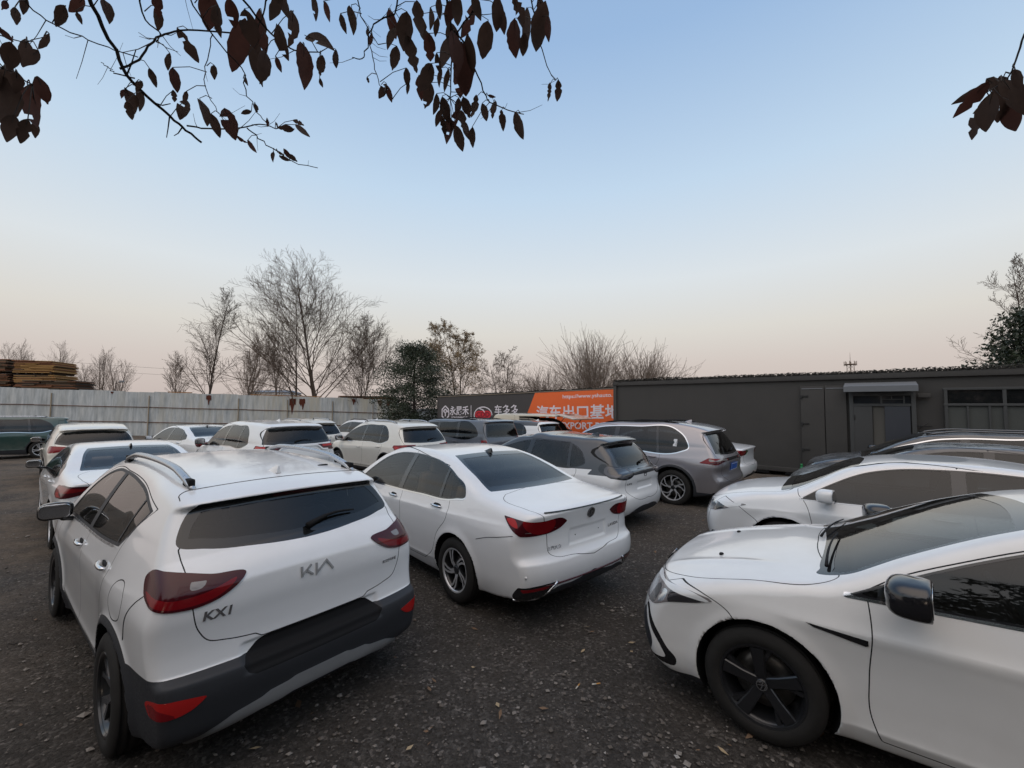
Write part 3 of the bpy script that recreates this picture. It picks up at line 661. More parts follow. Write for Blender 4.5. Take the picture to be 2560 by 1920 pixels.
# ---------------------------------------------------------------- setting
rnd = random.Random(7); nrng = np.random.default_rng(11)
def gz(x, y):
    """height of the lot: level near the camera, tilting gently at the far side"""
    t = min(1, max(0, (y-15)/12)); s = t*t*(3-2*t); return s*min(.45, max(-.28, -.033*(x+16.3)))
def setting(o, kind='structure'): o['kind'] = kind; return o
def ground_mat():
    m, n, l = nm('dark_gravel_and_dirt'); o = n.new('ShaderNodeOutputMaterial'); p = n.new('ShaderNodeBsdfPrincipled'); p.inputs['Roughness'].default_value = .95; p.inputs['Specular IOR Level'].default_value = .2
    tc = n.new('ShaderNodeTexCoord'); S = tc.outputs['Object']
    def noise(sc, det=8, ro=.6):
        t = n.new('ShaderNodeTexNoise'); t.inputs['Scale'].default_value = sc; t.inputs['Detail'].default_value = det; t.inputs['Roughness'].default_value = ro; l.new(S, t.inputs['Vector']); return t.outputs['Fac']
    def ramp(src, stops):
        r = n.new('ShaderNodeValToRGB'); l.new(src, r.inputs[0]); e = r.color_ramp.elements
        while len(e) < len(stops): e.new(.5)
        for q, (a, c) in zip(e, stops): q.position = a; q.color = (*c, 1)
        return r.outputs[0]
    def mix(f, a, b, bt='MIX'):
        x = n.new('ShaderNodeMix'); x.data_type = 'RGBA'; x.blend_type = bt
        (l.new(f, x.inputs['Factor']) if not isinstance(f, float) else setattr(x.inputs['Factor'], 'default_value', f)); l.new(a, x.inputs['A']); l.new(b, x.inputs['B']); return x.outputs['Result']
    v = n.new('ShaderNodeTexVoronoi'); v.inputs['Scale'].default_value = 55; v.inputs['Randomness'].default_value = 1; l.new(S, v.inputs['Vector'])
    sv = n.new('ShaderNodeSeparateColor'); l.new(v.outputs['Color'], sv.inputs[0])
    stone = ramp(sv.outputs[0], [(0, (.040, .036, .033)), (.5, (.088, .080, .073)), (.86, (.15, .138, .127)), (.97, (.30, .27, .245))])
    grit = ramp(noise(38, 10, .75), [(.3, (.024, .022, .020)), (.7, (.120, .108, .097))])
    a = mix(ramp(noise(6, 8, .7), [(.38, (0, 0, 0)), (.62, (1, 1, 1))]), grit, stone)
    dirt = ramp(noise(14, 10, .7), [(.3, (.12, .094, .072)), (.72, (.26, .21, .165))])
    sx = n.new('ShaderNodeSeparateXYZ'); l.new(S, sx.inputs[0])
    far = n.new('ShaderNodeMapRange'); far.inputs['From Min'].default_value = -2.5; far.inputs['From Max'].default_value = -7; l.new(sx.outputs[0], far.inputs['Value'])
    far2 = n.new('ShaderNodeMapRange'); far2.inputs['From Min'].default_value = 5.5; far2.inputs['From Max'].default_value = 13; l.new(sx.outputs[1], far2.inputs['Value'])
    fm = n.new('ShaderNodeMath'); fm.operation = 'MAXIMUM'; l.new(far.outputs[0], fm.inputs[0]); l.new(far2.outputs[0], fm.inputs[1])
    f2 = n.new('ShaderNodeMath'); f2.operation = 'ADD'; f2.inputs[1].default_value = .12; l.new(fm.outputs[0], f2.inputs[0])
    f3 = n.new('ShaderNodeMath'); f3.operation = 'MULTIPLY'; f3.use_clamp = True; l.new(f2.outputs[0], f3.inputs[0]); l.new(ramp(noise(1.1, 6, .65), [(.36, (.1,)*3), (.62, (1,)*3)]), f3.inputs[1])
    c = mix(f3.outputs[0], a, dirt)
    l.new(mix(.35, c, ramp(noise(.6, 4, .5), [(.3, (.55,)*3), (.7, (1,)*3)]), 'MULTIPLY'), p.inputs['Base Color'])
    b1 = n.new('ShaderNodeBump'); b1.inputs['Strength'].default_value = .9; b1.inputs['Distance'].default_value = .02; l.new(v.outputs['Distance'], b1.inputs['Height']); b1.invert = True
    b2 = n.new('ShaderNodeBump'); b2.inputs['Strength'].default_value = .8; b2.inputs['Distance'].default_value = .05; l.new(noise(22, 10, .8), b2.inputs['Height']); l.new(b1.outputs[0], b2.inputs['Normal']); l.new(b2.outputs[0], p.inputs['Normal'])
    l.new(p.outputs[0], o.inputs[0]); return m
def vnoise(x, y, s, seed=0):
    """cheap smooth value noise"""
    r = np.random.default_rng(seed).random((64, 64)); u, v = np.asarray(x)*s, np.asarray(y)*s; i, j = np.floor(u).astype(int), np.floor(v).astype(int); a, b = u-i, v-j; a, b = a*a*(3-2*a), b*b*(3-2*b)
    g = lambda p, q: r[p % 64, q % 64]; return (g(i, j)*(1-a)+g(i+1, j)*a)*(1-b)+(g(i, j+1)*(1-a)+g(i+1, j+1)*a)*b
def rough_z(x, y): return (vnoise(x, y, .5, 1)-.5)*.05+(vnoise(x, y, 2.3, 2)-.5)*.022+(vnoise(x, y, 7, 3)-.5)*.010
def build_ground():
    xs = np.concatenate([[-900, -300, -120, -70], np.arange(-45, -10, .6), np.arange(-10, 8, .12), np.arange(8, 40, .8), [70, 130, 300, 900]]); ys = np.concatenate([[-300, -60, -15], np.arange(-6, 0, .5), np.arange(0, 13, .12), np.arange(13, 42, .6), [50, 70, 110, 200, 400, 1500]])
    X, Y = np.meshgrid(xs, ys, indexing='ij'); t = np.clip((Y-15)/12, 0, 1); Z = t*t*(3-2*t)*np.clip(-.033*(X+16.3), -.28, .45) + rough_z(X, Y)-.008
    V = np.stack([X, Y, Z], -1).reshape(-1, 3); n, m = X.shape; I = np.arange(n*m).reshape(n, m); Q = np.stack([I[:-1, :-1], I[1:, :-1], I[1:, 1:], I[:-1, 1:]], -1).reshape(-1, 4)
    setting(link('ground', mesh_np('ground', V, Q), ground_mat()))
build_ground()
def build_gravel():
    """loose stones and pale shards on the lot"""
    mats = [principled('gravel_dark_stone', (.115, .10, .087), .9, noise=(9, .4)), principled('gravel_grey_stone', (.22, .20, .18), .9, noise=(9, .3)), principled('gravel_pale_shard', (.34, .33, .31), .85, noise=(9, .2))]
    V, T, MI = [], [], []; base = np.array([[1, 0, 0], [-1, 0, 0], [0, 1, 0], [0, -1, 0], [0, 0, 1], [0, 0, -1]], float); fac = np.array([[0, 2, 4], [2, 1, 4], [1, 3, 4], [3, 0, 4], [2, 0, 5], [1, 2, 5], [3, 1, 5], [0, 3, 5]])
    n = 20000; r = nrng.random((n, 6)); dist = 1.3+13*r[:, 0]**1.5; ang = R_(38)+R_(112)*r[:, 1]; x = dist*np.cos(ang); y = dist*np.sin(ang)
    cl = vnoise(x, y, .9, 5); k = r[:, 2] < .25+.9*cl; x, y, r, cl = x[k], y[k], r[k], cl[k]
    sz = (.0035+.011*r[:, 3]**3)*(1+.8*(r[:, 4] > .985)); pale = (r[:, 5]+.12*(cl-.5)) > .984; z = rough_z(x, y)
    for i in range(len(x)):
        s = sz[i]*(1+.6*nrng.random(3)); s[2] *= .6; a = nrng.random()*6.3; c_, s_ = math.cos(a), math.sin(a)
        P = base*(1+.5*(nrng.random((6, 1))-.5))*s; P = np.stack([P[:, 0]*c_-P[:, 1]*s_+x[i], P[:, 0]*s_+P[:, 1]*c_+y[i], P[:, 2]+z[i]+s[2]*.25], 1)
        T.append(fac+6*i); V.append(P); MI += [2 if pale[i] else (1 if r[i, 4] > .72 else 0)]*8
    me = mesh_np('gravel', np.concatenate(V), np.concatenate(T), None, MI); me.polygons.foreach_set('use_smooth', np.zeros(len(MI), bool)); o = link('gravel', me, mats=mats); setting(o, 'stuff')
build_gravel()
def build_litter():
    V, F, MI = [], [], []; rg = random.Random(31)
    for i in range(260):
        d = 2.2+11*rg.random()**1.4; a = R_(rg.uniform(40, 148)); x, y = d*math.cos(a), d*math.sin(a); z = float(rough_z(np.array([x]), np.array([y]))[0])+.006; l = rg.uniform(.012, .045); w = l*rg.uniform(.25, .5); t = rg.random()*6.28; u = Vector((math.cos(t), math.sin(t), rg.uniform(-.3, .3)))*l; v = Vector((-math.sin(t), math.cos(t), rg.uniform(-.4, .4)))*w; c = Vector((x, y, z+.004)); o = len(V)
        V += [tuple(c-u), tuple(c+v*.9-u*.2), tuple(c+u), tuple(c-v-u*.1)]; F.append((o, o+1, o+2, o+3)); MI.append(rg.choice((0, 0, 0, 0, 1)))
    me = bpy.data.meshes.new('leaf_litter'); me.from_pydata(V, [], F); me.polygons.foreach_set('material_index', MI); setting(link('leaf_litter', me, mats=[principled('litter_brown_leaf', (.16, .10, .06), .9), principled('litter_tan_leaf', (.34, .26, .16), .9), principled('litter_pale_scrap', (.5, .48, .44), .8)]), 'stuff')
build_litter()
for k, (x, y, a) in enumerate(((.588, 3.13, .2), (.458, 3.10, 1.0))):
    m = MB(); m.tube([(-.022, 0, 0), (.010, 0, 0)], .0042, 8); m.cur = 1; m.tube([(.010, 0, 0), (.040, 0, 0)], .0041, 8); o = m.build('cigarette_butt', None, None, [principled('cigarette_paper', (.6, .57, .5), .8), principled('cigarette_filter', (.55, .28, .08), .8)] if k == 0 else [bpy.data.materials['cigarette_paper'], bpy.data.materials['cigarette_filter']]); o.location = (x, y, float(rough_z(np.array([x]), np.array([y]))[0])+.004); o.rotation_euler = (0, 0, a); tag(o, 'orange tipped cigarette butt on the gravel, the one nearer the pearl hatchback' if k == 0 else 'orange tipped cigarette butt on the gravel, the one nearer the white crossover', 'cigarette butt', 'cigarette butts on the gravel')
def at_wall(o, e, t, z, d=0):
    n = (e[1], -e[0]); return (o[0]+e[0]*t+n[0]*d, o[1]+e[1]*t+n[1]*d, z)
class Frame:
    """local axes on a wall: along it, up, and out toward the lot"""
    def __init__(s, root): s.root = root; s.Rm = Matrix(((1, 0, 0), (0, 0, -1), (0, 1, 0))); 
def wall_root(name, o, e, z=0, tilt=0):
    r = empty(name, (o[0], o[1], z), math.atan2(e[1], e[0])); r.rotation_euler = (0, R_(tilt), math.atan2(e[1], e[0])); return r       # local x along the wall, -y toward the lot
# right container with the office door and window
MC = dict(dark=principled('charcoal_painted_steel', (.064, .061, .058), .6, spec=.3, noise=(1.3, .24, .1)), seam=principled('charcoal_seam', (.022, .022, .022), .7), frame=principled('grey_door_frame', (.060, .062, .062), .55, noise=(5, .1)), awning=principled('grey_blue_awning_sheet', (.17, .18, .195), .45, noise=(3, .12)),
    leaf=principled('grey_steel_door_leaf', (.055, .055, .055), .5, noise=(3, .12)), leaf_blue=principled('slate_door_leaf', (.040, .044, .055), .45, noise=(3, .1)), pane=principled('dark_window_pane', (.022, .026, .032), .12, coat=.3), room=principled('dim_office_interior', (.10, .095, .085), .8), curtain=principled('drawn_grey_green_curtain', (.075, .080, .075), .8, noise=(4, .15)),
    rust=principled('rusty_steel', (.11, .038, .018), .9, noise=(9, .5)), litter=principled('dry_vine_litter', (.030, .027, .021), .95, noise=(30, .5)))
def container_office():
    e = (.766, -.643); r = wall_root('container_office', (3.95, 16.5), e, .07, .62)
    tag(r, 'long dark grey shipping container turned into an office with an awning over its door', 'container')
    L, H, D = 12.19, 2.93, 2.43; m = MB()
    m.box((L/2, D/2, H/2+.08), (L-.06, D-.06, H-.24)); m.build('wall', MC['dark'], r)
    f = MB()
    for z in (H-.05, .15): f.box((L/2, -.005, z), (L, .09, .13), None, .008); f.box((L/2, D+.0, z), (L, .09, .13))
    for x in (.05, L-.05): f.box((x, .0, H/2+.06), (.12, .10, H-.2), None, .008); f.box((x, D, H/2+.06), (.12, .10, H-.2))
    for x in (.03, L-.03): f.box((x, D/2, H-.05), (.10, D, .13)); f.box((x, D/2, .15), (.10, D, .13))
    for x in (.07, L-.07):
        for z in (H-.04, .12): f.box((x, -.012, z), (.18, .12, .125), None, .01)
    f.box((L/2, -.02, H+.02), (L-.1, .06, .025)); f.build('steel_frame', MC['dark'], r)
    k = MB()
    for x, w in ((4.9, .55), (6.6, 2.0), (9.5, 1.2)): k = MB(); k.box((x, -.048, .045), (w, .03, .07)); k.build('base_rail_pocket', M['black'], r)
    s = MB(); s.box((L/2, D/2, H+.035), (L-.02, D-.02, .03)); s.build('roof', MC['seam'], r)
    for x0, x1 in ((6.02, 6.60), (6.60, 7.10)):      # pair of container doors set in the long side
        d = MB(); d.box(((x0+x1)/2, -.045, 1.43), (x1-x0-.02, .03, 2.42), None, .006); do = d.build('cargo_door', MC['dark'], r); 
        for z in (2.35, 1.55, .8) if x0 < 6.3 else (): h = MB(); h.box((x0+.10, -.07, z), (.20, .02, .05), None, .005); h.box((x0+.03, -.075, z-.02), (.04, .035, .11), None, .005); h.build('hinge', MC['seam'], do)
        g = MB(); g.box(((x0+x1)/2, -.064, 2.57), (x1-x0-.08, .012, .025)); g.build('top_strip', MC['awning'], do)
    a = MB(); a.add([(7.07, -.05, 2.71), (8.52, -.05, 2.71), (8.54, -.42, 2.60), (7.05, -.42, 2.60), (7.07, -.05, 2.67), (8.52, -.05, 2.67), (8.54, -.42, 2.45), (7.05, -.42, 2.45)], [(0, 1, 2, 3), (3, 2, 6, 7), (0, 3, 7, 4), (1, 5, 6, 2), (4, 7, 6, 5)]); a.build('awning', MC['awning'], r)
    b = MB(); dx0, dx1 = 7.20, 8.46
    for x in (dx0, dx1): b.box((x, -.055, 1.25), (.09, .07, 2.36), None, .006)
    b.box(((dx0+dx1)/2, -.055, 2.39), (dx1-dx0-.09, .07, .09)); b.box(((dx0+dx1)/2, -.055, 2.10), (dx1-dx0-.09, .07, .07)); b.box((7.83, -.05, 2.245), (.04, .05, .21)); b.box((8.28, -.05, 2.245), (.03, .05, .21)); b.box((8.06, -.05, 2.25), (.42, .03, .02)); b.box((8.04, -.05, 2.29), (.02, .03, .08)); df = b.build('door_frame', MC['frame'], r)
    q = MB(); q.box((7.83, -.036, 2.245), (1.16, .006, .22)); q.build('transom_pane', MC['pane'], df)
    q = MB(); q.box((7.83, -.034, 1.08), (.36, .004, 1.96)); q.build('doorway', MC['room'], r)
    q = MB(); q.box((7.72, -.041, .82), (.20, .006, .30), None, .003); q.build('office_chair_back', M['black'], r); q = MB(); q.box((7.76, -.041, .42), (.26, .006, .12), None, .003); q.build('low_shelf', M['black'], r)
    d = MB(); d.box((7.44, -.06, 1.08), (.40, .045, 1.96), None, .006); d1 = d.build('door', MC['leaf'], r)
    for z in (1.75, .55): h = MB(); h.box((7.26, -.088, z), (.03, .02, .14), None, .004); h.build('hinge', MC['seam'], d1)
    d = MB(); d.box((8.14, -.06, 1.08), (.50, .045, 1.96), None, .006); d2 = d.build('door', MC['leaf_blue'], r); h = MB(); h.box((7.94, -.10, 1.02), (.03, .03, .16), None, .008); h.box((7.99, -.115, 1.04), (.12, .018, .025), None, .006); h.build('door_handle', M['satin'], d2)
    x = MB(); x.box((8.66, -.09, 2.34), (.24, .10, .10), None, .01); x.build('junction_box', MC['dark'], r)
    x = MB(); x.tube([(8.5, -.07, 1.56), (8.78, -.07, 1.56)], .015, 8); x.tube([(8.55, -.07, 1.50), (8.74, -.07, 1.66)], .012, 8); x.build('pipe_stub', MC['seam'], r)
    w = MB(); x0, x1 = 9.05, 11.0
    for z in (2.50, 2.11, 1.10): w.box(((x0+x1)/2, -.055, z), (x1-x0+.09, .06, .06), None, .006)
    for xx in (x0, (x0+x1)/2, x1): w.box((xx, -.055, 1.805), (.06, .058, 1.33))
    for xx in (9.42, 9.78, 10.4, 10.75): w.box((xx, -.053, 1.6), (.035, .05, .96))
    wf = w.build('window', MC['frame'], r)
    for a_, b_ in ((x0+.03, (x0+x1)/2-.03), ((x0+x1)/2+.03, x1-.03)): p = MB(); p.box(((a_+b_)/2, -.036, 2.305), (b_-a_, .006, .33)); p.build('transom_pane', M['frit'], wf)
    p = MB(); p.box(((x0+x1)/2, -.036, 1.605), (x1-x0, .006, .95)); p.build('pane', MC['curtain'], wf)
    # dry vines and leaf litter along the roof edge
    V, F = [], []; rg = random.Random(3)
    for i in range(5200):
        xx = rg.random()*L; yy = -.06+rg.random()**2*.5; hh = .02+.075*rg.random()**2*(.4+.9*vnoise(xx, 0, 1.4, 8)); a = rg.random()*6.28; l_ = .012+.03*rg.random(); c_ = Vector((xx, yy, H+.04+hh)); u = Vector((math.cos(a), math.sin(a), rg.uniform(-.6, .6)))*l_; v_ = u.orthogonal().normalized()*l_*.6
        o = len(V); V += [c_-u, c_+v_, c_+u, c_-v_]; F.append((o, o+1, o+2, o+3))
    for i in range(60):
        xx = rg.random()*L; o = len(V); p_ = Vector((xx, rg.uniform(-.08, .2), H+.05)); 
        for s_ in range(5):
            q_ = p_+Vector((rg.uniform(-.12, .14), rg.uniform(-.03, .03), rg.uniform(-.03, .035))); V += [p_, p_+Vector((0, 0, .012)), q_+Vector((0, 0, .010)), q_]; F.append((len(V)-4, len(V)-3, len(V)-2, len(V)-1)); p_ = q_
    me = bpy.data.meshes.new('roof_litter'); me.from_pydata([tuple(v) for v in V], [], F); o = link('roof_litter', me, MC['litter'], r); o['kind'] = 'stuff'
container_office()
def sign_text(root, name, txt, x0, x1, z0, z1, mat, y=-.064, bold=.012, shear=0):
    """a line of text fitted to a box on the wall"""
    v, f = text_mesh(txt, 1, 0, bold, shear); V = np.array(v); a, b = V.min(0), V.max(0)
    P = [(x0+(q[0]-a[0])/(b[0]-a[0])*(x1-x0), y, z0+(q[1]-a[1])/(b[1]-a[1])*(z1-z0)) for q in v]; me = bpy.data.meshes.new(name); me.from_pydata(P, [], f); return link(name, me, mat, root)
def container_sign():
    e = (.782, -.623); r = wall_root('sign_container', (-4.3, 24.8), e, -.12, -.7); tag(r, 'shipping container carrying the grey and orange banner behind the parked cars', 'container')
    L, H, D = 12.19, 2.86, 2.4; m = MB(); m.box((L/2, D/2, H/2+.05), (L-.04, D-.04, H-.15))
    for k in range(44): m.box((.15+k*.272, -.0, H/2), (.13, .03, H-.3))
    m.build('wall', MC['dark'], r); f = MB()
    for z in (H-.05, .12): f.box((L/2, -.01, z), (L, .1, .12), None, .008)
    for x in (.05, L-.05): f.box((x, -.01, H/2), (.12, .1, H-.2), None, .008)
    f.build('steel_frame', MC['dark'], r); s = MB(); s.box((L/2, D/2, H+.01), (L-.02, D, .03))
    rg = random.Random(4)
    for i in range(160): xx = rg.random()*L; s.box((xx, rg.random()*.4, H+.035+rg.random()*.02), (.05+.15*rg.random(), .05, .02+.04*rg.random()), Matrix.Rotation(rg.random()*6, 3, 'Z'))
    s.build('roof', MC['litter'], r)
    b = MB(); b.box((L/2, -.057, 1.72), (L-.02, .006, 2.2)); bo = b.build('banner', principled('charcoal_banner_print', (.060, .055, .055), .6, noise=(1.2, .06)), r)
    org = principled('orange_banner_print', (.82, .145, .03), .55, noise=(1.2, .06)); wht = principled('white_banner_print', (.78, .74, .80), .55); red = principled('red_banner_print', (.62, .02, .035), .55); tan = principled('tan_banner_edge', (.35, .28, .2), .7)
    q = MB(); q.add([(5.93, -.0615, .62), (L-.01, -.0615, .62), (L-.01, -.0615, 2.80), (7.0, -.0615, 2.80)], [(0, 1, 2, 3)]); q.build('banner_orange_field', org, bo)
    q = MB(); q.box((L/2, -.062, 2.83), (L-.02, .012, .018)); q.build('banner_edge', tan, bo)
    sign_text(bo, 'banner_text', '永晟禾', 1.06, 2.56, 1.75, 2.27, wht, bold=.016); sign_text(bo, 'banner_text', 'YONGSHENGHE', 1.18, 2.46, 1.56, 1.685, wht, bold=.02)
    sign_text(bo, 'banner_text', '车多多', 4.42, 5.95, 1.78, 2.27, wht, bold=.016); sign_text(bo, 'banner_text', 'CAR DUODUO', 4.55, 5.95, 1.54, 1.67, wht, bold=.02)
    sign_text(bo, 'banner_text', '汽车出口基地', 7.06, 11.35, 1.55, 2.19, wht, bold=.02); sign_text(bo, 'banner_text', 'https://www.yshauto.', 8.55, 11.0, 2.44, 2.66, wht, bold=.016); sign_text(bo, 'banner_text', 'EXPORT BASE', 8.4, 11.13, 1.10, 1.41, wht, bold=.022)
    q = MB(); q.box((2.73, -.0635, 1.89), (.035, .004, .80)); q.build('banner_divider', wht, bo)
    hx, hz, s_ = .69, 1.90, .39; H6 = [(hx+s_*.80*math.sin(k*math.pi/3), hz+s_*math.cos(k*math.pi/3)) for k in range(6)]; w_ = .075
    lines = [[H6[0], H6[1], (hx+.30, hz-.02)], [(hx+.30, hz-.02), H6[2], H6[3]], [H6[3], H6[4], H6[5], H6[0]], [(hx-.17, hz+.10), (hx, hz), (hx, hz-.2)], [(hx, hz), (hx+.17, hz+.10), (hx+.30, hz-.02)], [(hx-.17, hz+.10), (hx, hz+.2), (hx+.17, hz+.1)]]
    v, f = emblem_strokes(lines, w_); q = MB(); q.add([(a, -.064, b) for a, b, _ in v], f); q.build('banner_logo', wht, bo)
    arc = lambda cx, cz, rx, rz, a0, a1, n=20: [(cx+rx*math.cos(R_(a0+(a1-a0)*k/n)), cz+rz*math.sin(R_(a0+(a1-a0)*k/n))) for k in range(n+1)]
    q = MB(); v, f = emblem_strokes([arc(3.6, 1.74, .64, .44, 195, 0), [(3.3, 2.13), (3.62, 2.02), (3.72, 1.9)]], .055); q.add([(a, -.0645, b) for a, b, _ in v], f); q.build('banner_car_outline', wht, bo)
    q = MB(); out = arc(3.28, 1.78, .25, .2, 90, 270)+arc(3.92, 1.78, .25, .2, -90, 90); q.add([(a, -.0625, b) for a, b in out], [tuple(range(len(out)))]); q.build('banner_car_badge', red, bo)
    sign_text(bo, 'banner_badge_text', 'CDD', 3.12, 4.08, 1.66, 1.91, principled('dark_red_banner_print', (.16, .01, .02), .6), -.0640, .03)
container_sign()
# galvanised sheet fence along the far side
def sheet_mat():
    m, n, l = nm('weathered_galvanised_sheet'); o = n.new('ShaderNodeOutputMaterial'); p = n.new('ShaderNodeBsdfPrincipled'); p.inputs['Roughness'].default_value = .6; p.inputs['Metallic'].default_value = .15
    tc = n.new('ShaderNodeTexCoord'); mp = n.new('ShaderNodeMapping'); mp.inputs['Scale'].default_value = (1.6, 1, .22); l.new(tc.outputs['Object'], mp.inputs[0])
    def N(vec, sc, d=8): t = n.new('ShaderNodeTexNoise'); t.inputs['Scale'].default_value = sc; t.inputs['Detail'].default_value = d; t.inputs['Roughness'].default_value = .65; l.new(vec, t.inputs['Vector']); return t.outputs['Fac']
    def ramp(src, st):
        r = n.new('ShaderNodeValToRGB'); l.new(src, r.inputs[0]); e = r.color_ramp.elements
        while len(e) < len(st): e.new(.5)
        for q, (a, c) in zip(e, st): q.position = a; q.color = (*c, 1)
        return r.outputs[0]
    a = ramp(N(mp.outputs[0], 3), [(.3, (.22, .25, .275)), (.5, (.385, .425, .455)), (.7, (.55, .58, .60))]); b = ramp(N(mp.outputs[0], 1.1), [(.42, (0, 0, 0)), (.62, (1, 1, 1))])
    x = n.new('ShaderNodeMix'); x.data_type = 'RGBA'; sp_ = n.new('ShaderNodeSeparateXYZ'); l.new(tc.outputs['Object'], sp_.inputs[0]); wr_ = n.new('ShaderNodeMapRange'); wr_.inputs['From Min'].default_value = 8; wr_.inputs['From Max'].default_value = 22; wr_.inputs['To Min'].default_value = .15; wr_.inputs['To Max'].default_value = .85; l.new(sp_.outputs[0], wr_.inputs['Value'])
    ml_ = n.new('ShaderNodeMath'); ml_.operation = 'MULTIPLY'; l.new(b, ml_.inputs[0]); l.new(wr_.outputs[0], ml_.inputs[1]); l.new(ml_.outputs[0], x.inputs['Factor']); l.new(a, x.inputs['A']); x.inputs['B'].default_value = (.44, .425, .36, 1)
    y = n.new('ShaderNodeMix'); y.data_type = 'RGBA'; l.new(ramp(N(mp.outputs[0], 5.5), [(.62, (0, 0, 0)), (.80, (.7,)*3)]), y.inputs['Factor']); l.new(x.outputs['Result'], y.inputs['A']); y.inputs['B'].default_value = (.15, .085, .045, 1)
    l.new(y.outputs['Result'], p.inputs['Base Color']); l.new(p.outputs[0], o.inputs[0]); return m
MF = dict(sheet=sheet_mat(), pale=principled('newer_pale_sheet', (.50, .49, .45), .6, noise=(4, .12)), rail=principled('rusty_brown_rail', (.105, .045, .030), .85, noise=(8, .4)), hole=principled('rust_patch', (.085, .022, .012), .95, noise=(10, .5)))
FA, FB = Vector((-36, 25.4)), Vector((-7.2, 32.4)); FL = (FB-FA).length; FU = (FB-FA)/FL
def fence():
    r = empty('metal_fence', (FA.x, FA.y, 0), math.atan2(FU.y, FU.x)); tag(r, 'tall weathered galvanised sheet fence with rusty rails along the far side of the lot', 'fence')
    top = lambda t: 3.36-.0265*max(0, t-4.0); bot = lambda t: top(t)-2.95
    rg = random.Random(5); t = 0; k = 0; sheets = MB()
    while t < FL-2.2:
        w_ = .84; dz = rg.uniform(-.03, .03); off = rg.uniform(-.006, .006); n = 6; v, f = [], []
        for i in range(n+1):
            xx = t+w_*i/n; yy = off+(.012 if i in (0, n) else (.004 if i % 2 else -.004)); v += [(xx, yy, bot(xx)), (xx, yy, top(xx)+dz)]
        f = [(2*i, 2*i+2, 2*i+3, 2*i+1) for i in range(n)]; sheets.add(v, f); t += w_-.012; k += 1
    sheets.build('sheet_panel', MF['sheet'], r)
    p = MB(); p.box((FL-1.35, .02, bot(FL)+1.4), (1.9, .02, 2.75)); p.build('sheet_panel', MF['pale'], r)
    for z0 in (1.02, 2.0):      # measured down from the top edge
        m = MB(); tt = 0
        while tt < FL-1:
            a, b = tt, min(FL-1, tt+6); m.tube([(a, -.045, top(a)-z0+rg.uniform(-.012, .012)), ((a+b)/2, -.045, top((a+b)/2)-z0-.015), (b, -.045, top(b)-z0+rg.uniform(-.01, .01))], .026, 6); tt = b
        m.build('rail', MF['rail'], r)
    for tp in (1.5, 6.9, 12.2, 17.5, 20.6, 23.6, 26.4):
        m = MB(); m.box((tp, -.085, (top(tp)-.25+bot(tp))/2), (.05, .05, 2.7)); m.build('post', principled('stained_fence_post', (.27, .225, .165), .9, noise=(6, .4)) if tp == 1.5 else bpy.data.materials['stained_fence_post'], r)
    def patch(t0, z0, w_, h_, seed):
        rg2 = random.Random(seed); n = 7; up = [(t0+w_*i/n, top(t0)-.02-z0-rg2.random()*.05) for i in range(n+1)]; lo = [(t0+w_*i/n+rg2.uniform(-.02, .02), top(t0)-z0-h_*(.35+.65*rg2.random()*math.sin(math.pi*(i+.6)/(n+1.2)))) for i in range(n+1)]
        m = MB(); m.add([(a, -.0215, b) for a, b in up]+[(a, -.0215, b) for a, b in lo], [(i, n+1+i, n+2+i, i+1) for i in range(n)]); m.build('rust_patch', MF['hole'], r)
    for a in ((15.5, .05, .28, .8, 1), (20.7, .12, .42, 1.25, 2), (21.35, .12, .38, .95, 3), (24.9, .02, .26, .5, 4), (26.7, .02, .35, .75, 5), (27.35, .05, .26, .8, 6), (10.0, .02, .16, .22, 7)): patch(*a)
    for a, b, s_ in ((13.2, 14.6, 1), (18.2, 22.8, 2)):
        m = MB(); m.box(((a+b)/2, .05, top((a+b)/2)+.04), (b-a, .09, .06), Matrix.Rotation(.0265, 3, 'Y')); m.build('timber_cap', bpy.data.materials.get('orange_brown_timber') or principled('orange_brown_timber', (.30, .16, .07), .85, noise=(12, .35)), r)
fence()
def fence_low():
    """continuation of the fence behind the evergreen"""
    r = empty('sheet_fence', (-7.0, 31.2, -.3), R_(4)); tag(r, 'low grey ribbed sheet fence behind the evergreen tree beside the banner', 'fence'); m = MB(); n = 60
    v = [(5.2*i/n, .012*(i % 2), z) for i in range(n+1) for z in (0, 2.35)]; m.add(v, [(2*i, 2*i+2, 2*i+3, 2*i+1) for i in range(n)]); m.build('sheet_panel', MF['sheet'], r)
    for z in (.55, 1.5): q = MB(); q.box((2.6, -.03, z), (5.2, .03, .045)); q.build('rail', MF['rail'], r)
fence_low()
